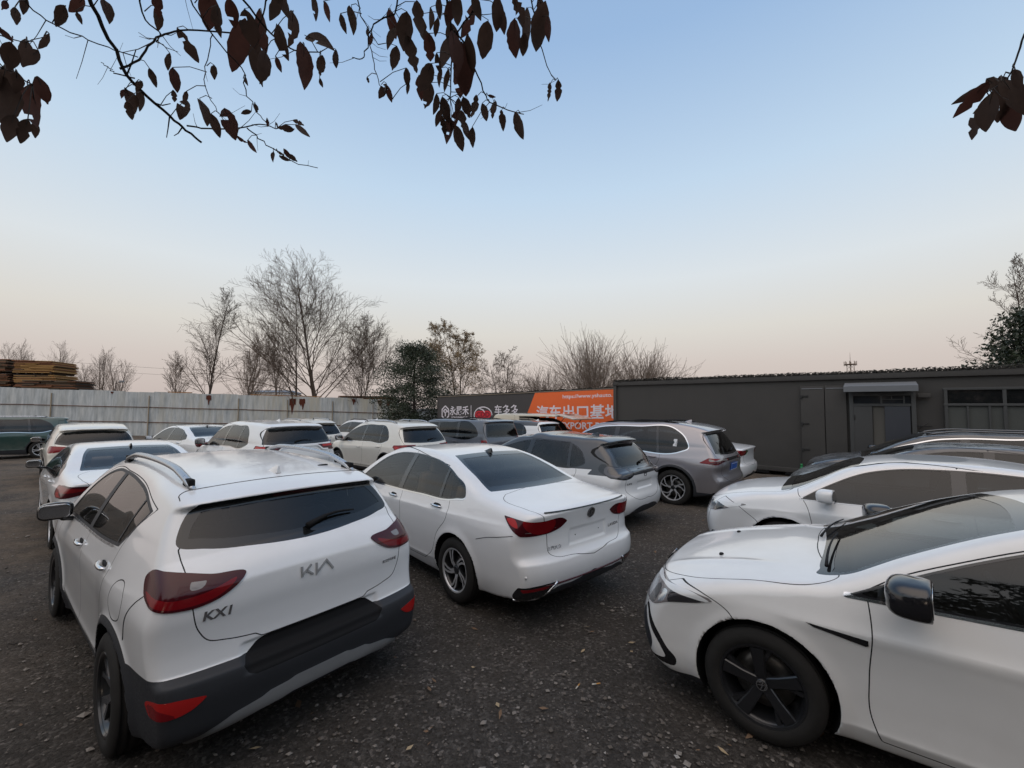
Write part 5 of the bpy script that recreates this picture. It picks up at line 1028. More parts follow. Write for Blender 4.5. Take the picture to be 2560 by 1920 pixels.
LEAVES = [
  ('d',[-1.071,0.844,2.802],0.026,-14,[-1.039,0.841,2.83]),
  ('d',[-1.054,0.866,2.821],0.039,-7,[-1.038,0.851,2.82]),
  ('d',[-1.008,0.814,2.749],0.037,7,[-1.038,0.851,2.821]),
  ('a',[-1.071,0.984,2.943],0.059,-27,[-1.006,0.947,2.941]),
  ('d',[-0.972,0.864,2.797],0.058,-13,[-1.018,0.889,2.807]),
  ('a',[-1.036,0.959,2.887],0.029,27,[-1.009,0.965,2.92]),
  ('a',[-0.988,0.977,2.922],0.058,18,[-1.009,0.964,2.921]),
  ('g',[-0.813,0.918,2.877],0.055,7,[-0.867,0.938,2.914]),
  ('g',[-0.891,1.009,2.932],0.06,7,[-0.873,0.951,2.895]),
  ('i',[-0.754,0.995,2.94],0.096,1,[-0.754,0.95,2.915]),
  ('i',[-0.686,0.936,2.855],0.069,9,[-0.749,0.971,2.898]),
  ('j',[-0.652,0.934,2.873],0.063,14,[-0.615,0.912,2.894]),
  ('f',[-0.728,1.07,2.917],0.151,-11,[-0.771,1.106,2.986]),
  ('j',[-0.619,0.949,2.847],0.085,20,[-0.604,0.937,2.877]),
  ('u',[-0.645,1.042,2.928],0.109,12,[-0.61,0.977,2.912]),
  ('u',[-0.681,1.078,2.875],0.12,11,[-0.625,0.989,2.889]),
  ('j',[-0.639,1.039,2.831],0.093,-5,[-0.574,0.978,2.853]),
  ('j',[-0.566,1.032,2.926],0.092,-3,[-0.58,0.97,2.858]),
  ('j',[-0.536,0.938,2.805],0.077,21,[-0.576,0.976,2.855]),
  ('u',[-0.558,0.945,2.897],0.071,-20,[-0.58,0.958,2.947]),
  ('u',[-0.555,0.972,2.931],0.066,26,[-0.574,0.955,2.954]),
  ('j',[-0.515,1.005,2.802],0.112,7,[-0.52,1.011,2.85]),
  ('j',[-0.483,1.01,2.873],0.083,85,[-0.492,1.02,2.855]),
  ('j',[-0.485,1.019,2.817],0.053,-6,[-0.487,1.022,2.856]),
  ('j',[-0.459,1.05,2.863],0.047,4,[-0.487,1.022,2.856]),
  ('j',[-0.511,1.084,2.824],0.024,22,[-0.487,1.022,2.856]),
  ('j',[-0.61,1.053,2.85],0.039,24,[-0.556,0.992,2.85]),
  ('f',[-0.916,1.14,2.98],0.093,40,[-0.859,1.067,2.957]),
  ('u',[-0.474,0.96,2.912],0.057,9,[-0.563,0.948,2.967]),
  ('p',[-0.527,1.135,3.076],0.052,20,[-0.413,1.078,3.057]),
  ('p',[-0.468,1.113,3.019],0.05,22,[-0.413,1.1,3.036]),
  ('p',[-0.423,1.069,2.987],0.072,11,[-0.413,1.092,3.044]),
  ('p',[-0.409,1.14,3.016],0.026,18,[-0.4,1.125,3.015]),
  ('l',[-0.381,1.085,2.946],0.032,-12,[-0.399,1.135,3.005]),
  ('k',[-0.356,1.191,3.093],0.08,19,[-0.333,1.113,3.05]),
  ('k',[-0.358,1.186,3.046],0.071,-23,[-0.354,1.116,3.041]),
  ('k',[-0.292,1.1,2.983],0.099,-5,[-0.322,1.111,3.055]),
  ('p',[-0.353,1.215,3.006],0.073,-11,[-0.383,1.151,2.993]),
  ('k',[-0.279,1.121,2.935],0.1,20,[-0.325,1.112,3.054]),
  ('m',[-0.221,1.081,2.919],0.073,6,[-0.169,1.131,2.996]),
  ('k',[-0.262,1.111,3.028],0.092,12,[-0.32,1.105,3.061]),
  ('m',[-0.261,1.174,3.06],0.078,21,[-0.172,1.097,3.031]),
  ('m',[-0.235,1.162,3.082],0.06,0,[-0.174,1.086,3.042]),
  ('m',[-0.2,1.057,2.957],0.047,-10,[-0.172,1.101,3.027]),
  ('m',[-0.188,1.027,2.979],0.054,5,[-0.178,1.073,3.054]),
  ('m',[-0.169,1.084,3.021],0.065,-16,[-0.175,1.082,3.046]),
  ('m',[-0.143,1.05,2.995],0.078,6,[-0.177,1.078,3.05]),
  ('t',[-0.126,1.158,3.07],0.104,-25,[-0.106,1.094,3.043]),
  ('t',[-0.079,1.201,3.053],0.108,-10,[-0.114,1.101,3.035]),
  ('t',[-0.096,1.077,3.03],0.065,22,[-0.091,1.08,3.058]),
  ('t',[-0.039,1.105,3.042],0.091,-2,[-0.081,1.071,3.068]),
  ('t',[-0.025,1.127,3.039],0.067,8,[-0.091,1.08,3.058]),
  ('o',[0.009,1.193,3.049],0.106,3,[0.069,1.148,3.063]),
  ('o',[0.02,1.139,3.075],0.085,24,[0.055,1.116,3.095]),
  ('o',[0.045,1.191,3.076],0.115,-3,[0.064,1.136,3.075]),
  ('o',[0.073,1.131,3.028],0.127,-14,[0.062,1.131,3.08]),
  ('o',[0.089,1.135,3.08],0.076,26,[0.057,1.12,3.091]),
  ('o',[0.1,1.096,2.987],0.065,2,[0.07,1.15,3.06]),
  ('o',[0.037,1.197,3.032],0.063,-4,[0.077,1.169,3.04]),
  ('m',[-0.188,1.165,2.987],0.113,-26,[-0.168,1.128,3.0]),
  ('t',[-0.155,1.097,2.918],0.122,7,[-0.157,1.13,2.999]),
  ('n',[-0.143,1.177,2.939],0.148,7,[-0.132,1.15,2.981]),
  ('n',[-0.116,1.139,2.955],0.102,10,[-0.136,1.143,2.988]),
  ('m',[-0.173,1.167,3.021],0.095,11,[-0.169,1.116,3.012]),
  ('m',[-0.24,1.122,2.87],0.092,-26,[-0.175,1.173,2.948]),
  ('m',[-0.286,1.26,2.949],0.075,9,[-0.18,1.195,2.921]),
  ('m',[-0.249,1.205,2.88],0.081,-13,[-0.182,1.204,2.909]),
  ('l',[-0.309,1.188,2.924],0.053,5,[-0.393,1.206,2.926]),
  ('l',[-0.309,1.204,2.904],0.036,-7,[-0.364,1.237,2.897]),
  ('m',[-0.217,1.2,2.934],0.054,-7,[-0.177,1.181,2.938]),
  ('m',[-0.193,1.176,2.906],0.069,-11,[-0.177,1.181,2.938]),
  ('m',[-0.2,1.103,2.893],0.057,15,[-0.172,1.158,2.965]),
  ('m',[-0.157,1.225,2.955],0.127,3,[-0.173,1.166,2.957]),
  ('m',[-0.225,1.186,2.841],0.062,-10,[-0.186,1.219,2.889]),
  ('m',[-0.196,1.199,2.834],0.08,17,[-0.187,1.221,2.887]),
  ('m',[-0.226,1.237,2.836],0.055,-17,[-0.187,1.221,2.887]),
  ('m',[-0.2,1.202,2.787],0.062,11,[-0.187,1.221,2.887]),
  ('m',[-0.191,1.246,2.8],0.083,-9,[-0.187,1.221,2.887]),
  ('m',[-0.166,1.276,2.795],0.084,18,[-0.187,1.221,2.887]),
  ('m',[-0.146,1.213,2.803],0.072,19,[-0.187,1.221,2.887]),
  ('m',[-0.168,1.258,2.886],0.056,-9,[-0.187,1.221,2.887]),
  ('m',[-0.137,1.232,2.866],0.064,21,[-0.186,1.22,2.888]),
  ('n',[-0.108,1.186,2.832],0.069,-15,[-0.082,1.221,2.902]),
  ('n',[-0.121,1.24,2.775],0.064,1,[-0.067,1.235,2.885]),
  ('n',[-0.088,1.299,2.899],0.057,17,[-0.068,1.234,2.886]),
  ('n',[-0.059,1.181,2.861],0.026,80,[-0.079,1.224,2.898]),
  ('n',[-0.058,1.291,2.902],0.057,-12,[-0.057,1.237,2.882]),
  ('n',[-0.029,1.309,2.879],0.067,7,[-0.023,1.246,2.872]),
  ('n',[0.026,1.249,2.82],0.092,20,[0.026,1.253,2.862]),
  ('m',[-0.172,1.225,2.82],0.072,-20,[-0.187,1.221,2.887]),
  ('m',[-0.141,1.241,2.797],0.055,16,[-0.187,1.221,2.887]),
  ('o',[0.116,1.245,2.924],0.055,-8,[0.134,1.237,2.956]),
  ('o',[0.141,1.241,2.924],0.064,-4,[0.134,1.237,2.956]),
  ('l',[-0.409,1.15,2.885],0.017,23,[-0.399,1.193,2.939]),
  ('l',[-0.409,1.281,2.956],0.057,-27,[-0.391,1.21,2.921]),
  ('l',[-0.392,1.295,2.958],0.057,21,[-0.383,1.221,2.91]),
  ('g',[-0.911,1.07,2.872],0.048,-3,[-0.875,0.989,2.853]),
  ('f',[-0.934,1.052,2.812],0.047,23,[-0.974,1.052,2.863]),
  ('h',[-0.901,1.082,2.83],0.064,13,[-0.803,1.063,2.837]),
  ('a',[-0.938,1.126,2.819],0.034,9,[-0.973,1.119,2.781]),
  ('h',[-0.847,1.05,2.756],0.039,-11,[-0.814,1.077,2.81]),
  ('a',[-0.885,1.094,2.757],0.065,-15,[-0.959,1.14,2.768]),
  ('h',[-0.769,1.044,2.82],0.039,4,[-0.798,1.056,2.848]),
  ('i',[-0.667,1.016,2.774],0.022,17,[-0.709,1.067,2.823]),
  ('h',[-0.852,1.127,2.773],0.075,22,[-0.81,1.095,2.789]),
  ('h',[-0.857,1.178,2.77],0.069,23,[-0.805,1.118,2.764]),
  ('h',[-0.796,1.15,2.755],0.093,22,[-0.802,1.125,2.757]),
  ('i',[-0.683,1.044,2.713],0.03,-60,[-0.705,1.103,2.78]),
  ('i',[-0.673,1.069,2.742],0.024,13,[-0.703,1.107,2.777]),
  ('b',[-0.804,1.216,2.753],0.036,70,[-0.817,1.227,2.797]),
  ('c',[-0.817,1.283,2.773],0.047,40,[-0.785,1.251,2.791]),
  ('i',[-0.676,1.127,2.742],0.021,1,[-0.686,1.135,2.752]),
  ('b',[-0.736,1.275,2.84],0.019,24,[-0.734,1.263,2.82]),
  ('b',[-0.693,1.252,2.814],0.055,-80,[-0.732,1.264,2.82]),
  ('b',[-0.647,1.259,2.809],0.056,60,[-0.732,1.264,2.82]),
  ('b',[-0.696,1.327,2.883],0.039,80,[-0.732,1.264,2.82]),
  ('c',[-0.779,1.334,2.774],0.039,-1,[-0.749,1.289,2.768]),
  ('c',[-0.725,1.277,2.752],0.028,70,[-0.742,1.295,2.764]),
  ('c',[-0.703,1.268,2.728],0.037,80,[-0.728,1.306,2.759]),
  ('c',[-0.708,1.323,2.763],0.039,60,[-0.715,1.316,2.754]),
  ('c',[-0.741,1.351,2.794],0.039,40,[-0.728,1.306,2.759]),
  ('a',[-1.058,1.103,2.808],0.032,-18,[-0.999,1.069,2.815]),
  ('a',[-1.051,1.12,2.799],0.074,23,[-0.997,1.077,2.808]),
  ('a',[-0.973,1.035,2.71],0.046,18,[-0.992,1.086,2.802]),
  ('a',[-1.036,1.135,2.818],0.075,7,[-0.994,1.083,2.804]),
  ('a',[-0.969,1.052,2.791],0.031,-25,[-0.998,1.072,2.813]),
  ('r',[-0.921,0.731,2.631],0.027,60,[-0.952,0.752,2.649]),
  ('r',[-0.947,0.762,2.617],0.057,1,[-0.944,0.76,2.651]),
  ('r',[-0.973,0.806,2.661],0.06,-1,[-0.932,0.771,2.654]),
  ('r',[-0.884,0.739,2.594],0.049,-27,[-0.929,0.772,2.657]),
  ('r',[-0.868,0.746,2.632],0.039,-20,[-0.909,0.781,2.674]),
  ('q',[-0.897,0.775,2.559],0.052,20,[-0.951,0.803,2.591]),
  ('q',[-1.03,0.822,2.635],0.049,-24,[-0.971,0.77,2.601]),
  ('q',[-0.93,0.74,2.536],0.076,19,[-0.97,0.772,2.601]),
  ('q',[-0.943,0.77,2.571],0.046,0,[-0.963,0.783,2.597]),
  ('q',[-0.969,0.778,2.535],0.092,-10,[-0.964,0.782,2.598]),
  ('q',[-0.975,0.821,2.566],0.091,8,[-0.953,0.801,2.591]),
  ('q',[-0.957,0.778,2.486],0.063,-7,[-0.953,0.8,2.592]),
  ('q',[-0.937,0.783,2.484],0.057,-9,[-0.951,0.803,2.591]),
  ('q',[-0.999,0.854,2.536],0.038,3,[-0.951,0.803,2.591]),
  ('q',[-0.925,0.735,2.548],0.044,-6,[-0.97,0.771,2.601]),
  ('s',[0.863,0.765,2.533],0.072,-50,[0.913,0.785,2.56]),
  ('s',[0.912,0.779,2.519],0.077,-10,[0.915,0.782,2.561]),
  ('s',[0.936,0.814,2.529],0.081,-25,[0.913,0.785,2.56]),
  ('s',[0.968,0.805,2.564],0.097,-5,[0.925,0.765,2.567]),
  ('s',[0.931,0.75,2.529],0.091,20,[0.928,0.754,2.577]),
  ('s',[0.991,0.807,2.532],0.071,10,[0.925,0.766,2.567]),
  ('s',[0.937,0.784,2.576],0.052,30,[0.925,0.766,2.567]),
  ('s',[0.89,0.788,2.563],0.06,-80,[0.913,0.785,2.56]),
  ('s',[0.925,0.738,2.551],0.049,10,[0.927,0.748,2.585]),
]
def overhanging_tree():
    r = empty('overhanging_tree', (-1.6, -1.9, 0)); tag(r, 'tree with dead brown leaves whose branches hang into the top of the view', 'tree'); o0 = Vector((1.6, 1.9, 0)); rg = random.Random(12)
    tr = Branches(); tr.limb([Vector((0, 0, -.2)), Vector((.03, .02, 1.0)), Vector((.0, .08, 2.1)), Vector((.1, .1, 3.2)), Vector((.2, .1, 4.6))], [.13, .115, .10, .075, .03])
    forks = {'left': Vector((.0, .08, 2.1)), 'mid': Vector((.05, .1, 2.7)), 'right': Vector((.1, .1, 3.2))}; hubs = {'left': Vector((.65, 2.4, 3.55)), 'mid': Vector((1.45, 2.45, 3.75)), 'right': Vector((2.6, 2.2, 3.4))}
    side = lambda n: 'left' if n in 'adegfqrbch' else ('right' if n == 's' else 'mid')
    for k in hubs: a, b = forks[k], hubs[k]; m = a.lerp(b, .5)+Vector((0, 0, .32)); tr.limb([a, a.lerp(m, .5)+Vector((0, 0, .1)), m, m.lerp(b, .5)+Vector((0, 0, .06)), b], [.055, .045, .036, .028, .018])
    me = bpy.data.meshes.new('trunk'); me.from_pydata(tr.V, [], tr.F); me.polygons.foreach_set('use_smooth', [True]*len(tr.F)); link('trunk', me, MT['bark_dark'], r)
    br = {}
    for n, (ra, rb, pts) in BRANCHES.items():
        B = Branches(); P = [Vector(p)+o0 for p in pts]; C = []
        for i in range(len(P)-1):
            p0, p1, p2, p3 = P[max(i-1, 0)], P[i], P[i+1], P[min(i+2, len(P)-1)]
            for k in range(4): t = k/4; C.append(.5*(2*p1+(p2-p0)*t+(2*p0-5*p1+4*p2-p3)*t*t+(3*p1-p0-3*p2+p3)*t**3)+Vector((rg.gauss(0, .0016),)*3))
        C.append(P[-1]); R = [ra+(rb-ra)*i/(len(C)-1) for i in range(len(C))]
        if n not in 'bcefhlnp': h_ = hubs[side(n)]; C = [h_, h_.lerp(C[0], .5)+Vector((0, 0, .03))]+C; R = [ra*1.5, ra*1.2]+R
        B.limb(C, R)
        for k in range(max(2, len(C)//5)):     # bare side twigs
            i = rg.randrange(2, len(C)); a = C[i]; d = Vector((rg.gauss(0, 1), rg.gauss(0, .6), rg.gauss(-.3, .7))).normalized(); L = rg.uniform(.03, .10); B.limb([a, a+d*L*.5+Vector((0, 0, -.006)), a+d*L], [rb*.7, rb*.5, rb*.35])
        br[n] = B
    lv = {n: ([], []) for n in br}
    for n, p, l, ang, s in LEAVES:
        V, F = lv[n]; c = Vector(p)+o0; view = (c-(Vector((0, 0, 1.95))+o0)).normalized(); rt = view.cross(Vector((0, 0, 1))).normalized(); upv = rt.cross(view); a = R_(ang); ax = (-upv*math.cos(a)+rt*math.sin(a)); ax = (ax+view*rg.uniform(-.35, .35)).normalized()
        sd_ = ax.cross(view).normalized(); sd_ = Matrix.Rotation(rg.uniform(-.9, .9), 3, ax)@sd_; nn = ax.cross(sd_); l *= .88; w = l*rg.uniform(.38, .54); bend = rg.uniform(-.25, .3)*l; fold = rg.uniform(.05, .4); o = len(V); m = 11; tw = rg.uniform(-.5, .5)
        for i in range(m+1):
            u = i/m; wd = w/2*(math.sin(math.pi*u**.85)**.75)*(1+rg.uniform(-.07, .07)) if 0 < i < m else .001
            if rg.random() < .05: wd *= .6
            q = c+ax*(u-.5)*l+nn*bend*(u-.5)**2*2; s2 = Matrix.Rotation(tw*(u-.5), 3, ax)@sd_; V += [q-s2*wd+nn*wd*fold, q, q+s2*wd+nn*wd*fold]
        hole = rg.randrange(2, m-2) if rg.random() < .22 and l > .05 else -1
        for i in range(m):
            for k in range(2):
                if i == hole and k == (o % 2): continue
                F.append((o+3*i+k, o+3*i+k+1, o+3*i+4+k, o+3*i+3+k))
        if s: b = c-ax*l*.5; a_ = Vector(s)+o0; br[n].limb([a_, a_.lerp(b, .5)+Vector((0, 0, .008)), b, c-ax*l*.2], [.0014, .0011, .0011, .0007])
    for n in br:
        me = bpy.data.meshes.new('branch'); me.from_pydata([tuple(v) for v in br[n].V], [], br[n].F); me.polygons.foreach_set('use_smooth', [True]*len(br[n].F)); bo = link('branch', me, MT['bark_dark'], r)
        if lv[n][0]:
            me = bpy.data.meshes.new('dead_leaves'); me.from_pydata([tuple(v) for v in lv[n][0]], [], lv[n][1]); me.polygons.foreach_set('material_index', [0 if (f[0]//36) % 5 else 1 for f in lv[n][1]]); me.polygons.foreach_set('use_smooth', [True]*len(lv[n][1])); link('dead_leaves', me, None, bo, [MT['leaf'], MT['leaf2']])
overhanging_tree()
LAV = dict(mat='white', W=1.806, wx=(1.344, -1.344), R=.320, Ra=.362, rim_r=.215, tyre_w=.205, bowF=.30, bowR=.20, crown=.042, tum=(.42, .30), k=.060,
    prof=[(-2.20, .25), (-2.38, .30), (-2.44, .42), (-2.45, .52), (-2.44, .60, 1), (-2.39, .645), (-2.375, .74), (-2.38, .84), (-2.405, .945), (-2.43, 1.025, 1), (-2.40, 1.04), (-2.28, 1.058), (-1.95, 1.095), (-1.70, 1.135), (-1.30, 1.275), (-.90, 1.395), (-.50, 1.455), (-.1, 1.470), (.25, 1.458), (.55, 1.420), (.80, 1.345), (1.10, 1.205), (1.38, 1.075), (1.50, 1.03), (1.80, .965), (2.05, .87), (2.17, .77), (2.23, .62), (2.235, .45), (2.19, .30), (2.05, .21), (1.5, .19), (0, .19), (-1.5, .19)],
    plan=[(-2.45, .90), (-2.2, .945), (-1.8, .975), (-1.344, .995), (-.8, 1), (.6, 1), (1.3, .995), (1.8, .965), (2.25, .91)],
    sec=[(.18, -.09), (.26, -.055), (.36, -.028), (.5, -.012), (.65, -.002), (.76, 0), (.84, -.006), (.92, -.022), (1.0, -.045), (1.1, -.09)],
    belt=[(-2.4, 1.03), (-1.5, 1.02), (-1, .995), (0, .965), (1.1, .935), (2.2, .86)], inset=[(-2.4, .10), (-1.8, .075), (-1, .05), (.8, .05), (1.3, .04), (2.2, .04)],
    crease=[([(-2.3, .905), (-1.2, .875), (0, .84), (1.6, .80)], .015, .040, -2.3, 1.9), ([(-2, .36), (0, .33), (1.2, .33)], .012, .05, -1.1, 1.1)],
    win=dict(dlo=[(1.16, .955, 1), (.4, .962), (-.6, .985), (-1.30, 1.025), (-1.44, 1.065), (-1.42, 1.11), (-1.16, 1.24), (-.85, 1.335), (-.45, 1.383), (0, 1.394), (.35, 1.370), (.60, 1.310), (.92, 1.135)], panes=[('front_door_window', (9, 9), (-.03, -.06)), ('rear_door_window', (-.14, -.16), (-.985, -.96)), ('quarter_window', (-1.035, -1.005), (-9, -9))], zb=.96, zt=1.4, trim=(.016, 'bottom'), trim_up=.035, glass='glass_mid'),
    rear_glass=dict(kind='R', pts=[(0, 1.125, 1), (.45, 1.122), (.64, 1.118, 1), (.615, 1.19), (.545, 1.36), (.50, 1.405, 1), (.25, 1.415), (0, 1.418, 1)], border=.03, mat='glass_dark'), rear_x=-.75,
    windshield=dict(kind='F', pts=[(0, 1.045, 1), (.4, 1.04), (.70, 1.01, 1), (.65, 1.12), (.535, 1.375, 1), (.25, 1.40), (0, 1.405, 1)], border=.03), front_x=.35,
    lamps=[dict(name='tail_light', kind='C', x0=-2.33, mat='red_dark', pts=[(.33, .925, 1), (.40, .875), (.50, .845), (.66, .832), (.88, .835, 1), (1.02, .91), (1.09, .985, 1), (.90, .972), (.64, .958), (.37, .950)],
        inner=[('C', [(.46, .872, 1), (.82, .858, 1), (.82, .866, 1), (.46, .882, 1)], 'clear'), ('C', [(.90, .90, 1), (1.02, .93), (1.06, .965, 1), (.92, .95)], 'red_bright'), ('C', [(.48, .91), (.80, .895), (.84, .935), (.48, .935)], 'red')]),
      dict(name='rear_reflector', kind='C', x0=-2.36, mat='gloss_black', pts=[(.48, .425, 1), (.56, .345), (.66, .285), (.92, .262, 1), (1.0, .30), (.93, .405, 1), (.70, .418)], sided=True, push=.006,
        inner=[('C', [(.56, .405, 1), (.60, .378, 1), (.88, .368, 1), (.90, .395, 1)], 'red')])],
    zones=[('rear_diffuser', ('C', [(0, .235), (.35, .235), (.6, .235), (.60, .29), (.50, .36), (.3, .37), (0, .37)], -2.36), 'cladding')],
    panels=[('trunk_lid', 'U', [(0, .62), (.30, .62), (.46, .655), (.53, .72), (.56, .9), (.63, 1.05), (.665, 1.3), (.64, 1.66), (.55, 1.75, 1), (0, 1.75), (-.3, 1.2)], -2.42, False),
      ('front_door', 'S', [(1.06, .42), (.97, .30, 1), (-.11, .30, 1), (-.17, .5), (-.17, .96, 1), (-.1, 1.425, 1), (.5, 1.41), (1.17, 1.0), (1.12, .93), (1.06, .7)], 0, True),
      ('rear_door', 'S', [(-.17, .96, 1), (-.17, .5), (-.11, .30, 1), (-.75, .30, 1), (-.92, .42), (-1.02, .62), (-1.22, .86), (-1.20, 1.0), (-1.02, 1.10), (-.95, 1.32, 1), (-.1, 1.425, 1)], 0, True)],
    rim=dict(n=5, kind='twin', twist=.5, face=.74, mat='silver', mat2='rim_black'), mirror=(.93, 1.0, 1.02, .20, .20, .14, 'gloss_black'), handles=[(.02, .885, 'chrome'), (-1.0, .915, 'chrome')], fin=(-.78, 'gloss_black'), seat_mat='seat_beige')
# ---------------------------------------------------------------- the parked cars, one outline each
def recess(x0, y1, z0, z1, d, e=.03):
    return lambda c, f, x, ay, z, y: f + d*(1-sstep(y1-e, y1, ay))*sstep(z0, z0+e, z)*(1-sstep(z1-e, z1, z))*(x < x0)
def arch_zone(extra=.05, sill=.30, xs=(-9, 9)):
    def mk(c):
        def g(V):
            r = np.full(len(V), 9.)
            for xw in c.wx: r = np.minimum(r, np.hypot(V[:, 0]-xw, V[:, 2]-c.arch_z)-(c.Ra+extra))
            return np.minimum(r, V[:, 2]-sill)
        return g
    return mk
SEC_SUV = [(.18, -.07), (.28, -.035), (.4, -.02), (.55, -.012), (.7, -.004), (.82, 0), (.92, -.006), (1.0, -.022), (1.1, -.05), (1.2, -.10)]
SEC_CAR = [(.18, -.09), (.26, -.055), (.36, -.028), (.5, -.012), (.65, -.002), (.76, 0), (.84, -.006), (.92, -.022), (1.0, -.045), (1.1, -.09)]
def plan_of(xr, xf, r=.90, f=.90): return [(xr, r), (xr+.28, r+.045), (xr+.65, .975), (xr+1.1, .995), (-.4, 1), (.6, 1), (xf-.9, .995), (xf-.42, (1+f)/2+.012), (xf, f)]
def suv(L=4.5, W=1.85, H=1.66, wb=2.7, R=.355, mat='white', zh=1.08, xw=1.30, xt=.42, xg=None, zg=1.06, xs=None, zs=None, zn=.95, clear=.21, fo=.88, belt=(1.02, 1.08), **kw):
    xf = wb/2+fo; xr = xf-L; xg = xr+.10 if xg is None else xg; xs = xr+.24 if xs is None else xs; zs = H-.07 if zs is None else zs; b0, b1 = belt
    prof = [(xr+.22, clear+.05), (xr+.07, clear+.10), (xr+.005, clear+.22), (xr, .55), (xr+.035, .64), (xr+.05, .74), (xr+.035, .86), (xr+.05, .97), (xg, zg), ((xg+xs)/2+.05, (zg+zs)/2), (xs+.10, zs-.06, 1), (xs, zs-.015, 1), (xs+.06, zs+.01), (xs+.55, H-.022), (-.45, H), (-.05, H+.002), (xt-.32, H-.012), (xt, H-.055), (xt*.68+xw*.32, (H-.055)*.68+zh*.32+.028), (xt*.3+xw*.7, (H-.055)*.3+zh*.7+.012), (xw, zh), (xw+.14, zh-.03), (xw+.42, zh-.06), (xf-.28, zn-.01), (xf-.10, zn-.09), (xf-.02, zn-.24), (xf, .55), (xf-.02, .40), (xf-.10, clear+.07), (xf-.30, clear), (0, clear-.01), (xr+.5, clear-.01)]
    tp = lambda x: float(np.interp(x, [xs, xs+.55, -.45, xt-.32, xt, xw], [zs, H-.022, H, H-.012, H-.055, zh]))-.105
    d0 = kw.pop('dlo_rear', xr+.70); wx_ = (wb/2, -wb/2); bl = lambda x: b1+(b0-b1)*min(1, max(0, (x+1.6)/2.6))
    dlo = [(xw-.20, bl(1)+.005, 1), (.3, bl(.3)+.01), (-.5, bl(-.5)+.01), (d0+.12, bl(d0)+.012), (d0, bl(d0)+.07), (d0+.06, (bl(d0)+tp(d0+.2))/2+.02), (d0+.30, tp(d0+.3)-.02), (-.6, tp(-.6)), (0, tp(0)), (xt-.18, tp(xt-.18)-.005), (xt+.12, tp(xt)-.06), ((xt+xw)/2+.08, (H+zh)/2-.15)]
    sp = dict(mat=mat, W=W, wx=wx_, R=R, Ra=R+.05, rim_r=R*.70, tyre_w=.225, bowF=.24, bowR=.17, crown=.044, tum=(.30, .26), k=.062, prof=prof, plan=plan_of(xr, xf), sec=SEC_SUV, belt=[(xr, b1+.02), (-1.6, b1), (1, b0), (xf, b0-.08)], inset=[(xr, .10), (-1.4, .055), (.9, .05), (xf, .05)],
        crease=[([(xr, zg-.06), (0, b0-.11), (xf, zn-.06)], .010, .06, xr+.1, xf-.3), ([(-2, .40), (0, .37), (1.3, .40)], .012, .06, -wb/2+.3, wb/2-.3)],
        win=dict(dlo=dlo, panes=[('front_door_window', (9, 9), (-.02, -.06)), ('rear_door_window', (-.13, -.17), (-.98, -.92)), ('quarter_window', (-1.04, -.98), (-9, -9))], zb=b0, zt=H-.1, trim=(.016, 'bottom'), trim_up=.04, glass='glass_dark'),
        rear_glass=dict(kind='R', pts=[(0, zg-.01, 1), (W*.27, zg), (W*.385, zg+.02, 1), (W*.355, (zg+zs)/2), (W*.315, zs-.085, 1), (W*.16, zs-.075), (0, zs-.07, 1)], border=.035, mat='glass_dark'), rear_x=xs+.35,
        windshield=dict(kind='F', pts=[(0, zh+.02, 1), (W*.22, zh+.015), (W*.395, zh-.02, 1), (W*.36, zh+.16), (W*.30, H-.075, 1), (W*.15, H-.05), (0, H-.045, 1)], border=.03), front_x=xt-.25,
        lamps=[dict(name='tail_light', kind='C', x0=xr+.12, mat='red', pts=[(W*.25, .93), (W*.40, .88), (W*.50, .88), (W*.60, .94), (W*.66, 1.0), (W*.56, 1.03), (W*.40, 1.02), (W*.27, .99)]), dict(name='headlight', kind='D', x0=xf-.16, mat='smoke', pts=[(W*.25, zn-.20), (W*.42, zn-.23), (W*.60, zn-.15), (W*.68, zn-.09), (W*.5, zn-.09), (W*.3, zn-.12)], inner=[('D', [(W*.36, zn-.19), (W*.45, zn-.20), (W*.45, zn-.14), (W*.36, zn-.14)], 'lamp_silver')])],
        zones=[('cladding', arch_zone(.045, .36), 'cladding')],
        panels=[('tailgate', 'R', [(0, .60, 1), (W*.30, .60), (W*.345, .66), (W*.36, .90), (W*.40, zg), (W*.34, zs-.07), (W*.30, zs-.03, 1), (0, zs-.01, 1)], 0, False), ('hood', 'F', [(0, zn-.12, 1), (W*.25, zn-.10), (W*.36, zn-.05), (W*.42, zh-.08), (W*.40, zh+.0), (W*.2, zh+.012), (0, zh+.016, 1)], 0, False),
          ('front_door', 'S', [(xw-.20, .48), (xw-.27, .34, 1), (-.09, .34, 1), (-.15, .55), (-.15, b0, 1), (-.10, H-.09, 1), (xt+.05, H-.10), (xw-.12, b0+.02), (xw-.16, .75)], 0, True), ('rear_door', 'S', [(-.15, b0, 1), (-.15, .55), (-.09, .34, 1), (-.75, .34, 1), (-.93, .48), (-1.04, .72), (-1.16, .95), (-1.14, b1), (-1.02, b1+.12), (-.94, H-.12, 1), (-.10, H-.09, 1)], 0, True)],
        rim=dict(n=5, kind='twin', twist=.25, face=.74, mat='silver', mat2='rim_black'), mirror=(xw-.30, W/2+.10, b0+.10, .20, .22, .16, 'gloss_black'), handles=[(.02, b0-.13, mat), (-1.0, b1-.13, mat)], fin=(-1.05, mat if mat in ('white', 'cream', 'pearl') else 'gloss_black'), rails=(-1.45, .30, W*.30, .025, 'black'), dash_x=xw-.30, dash_z=b0-.10)
    sp.update(kw); return sp
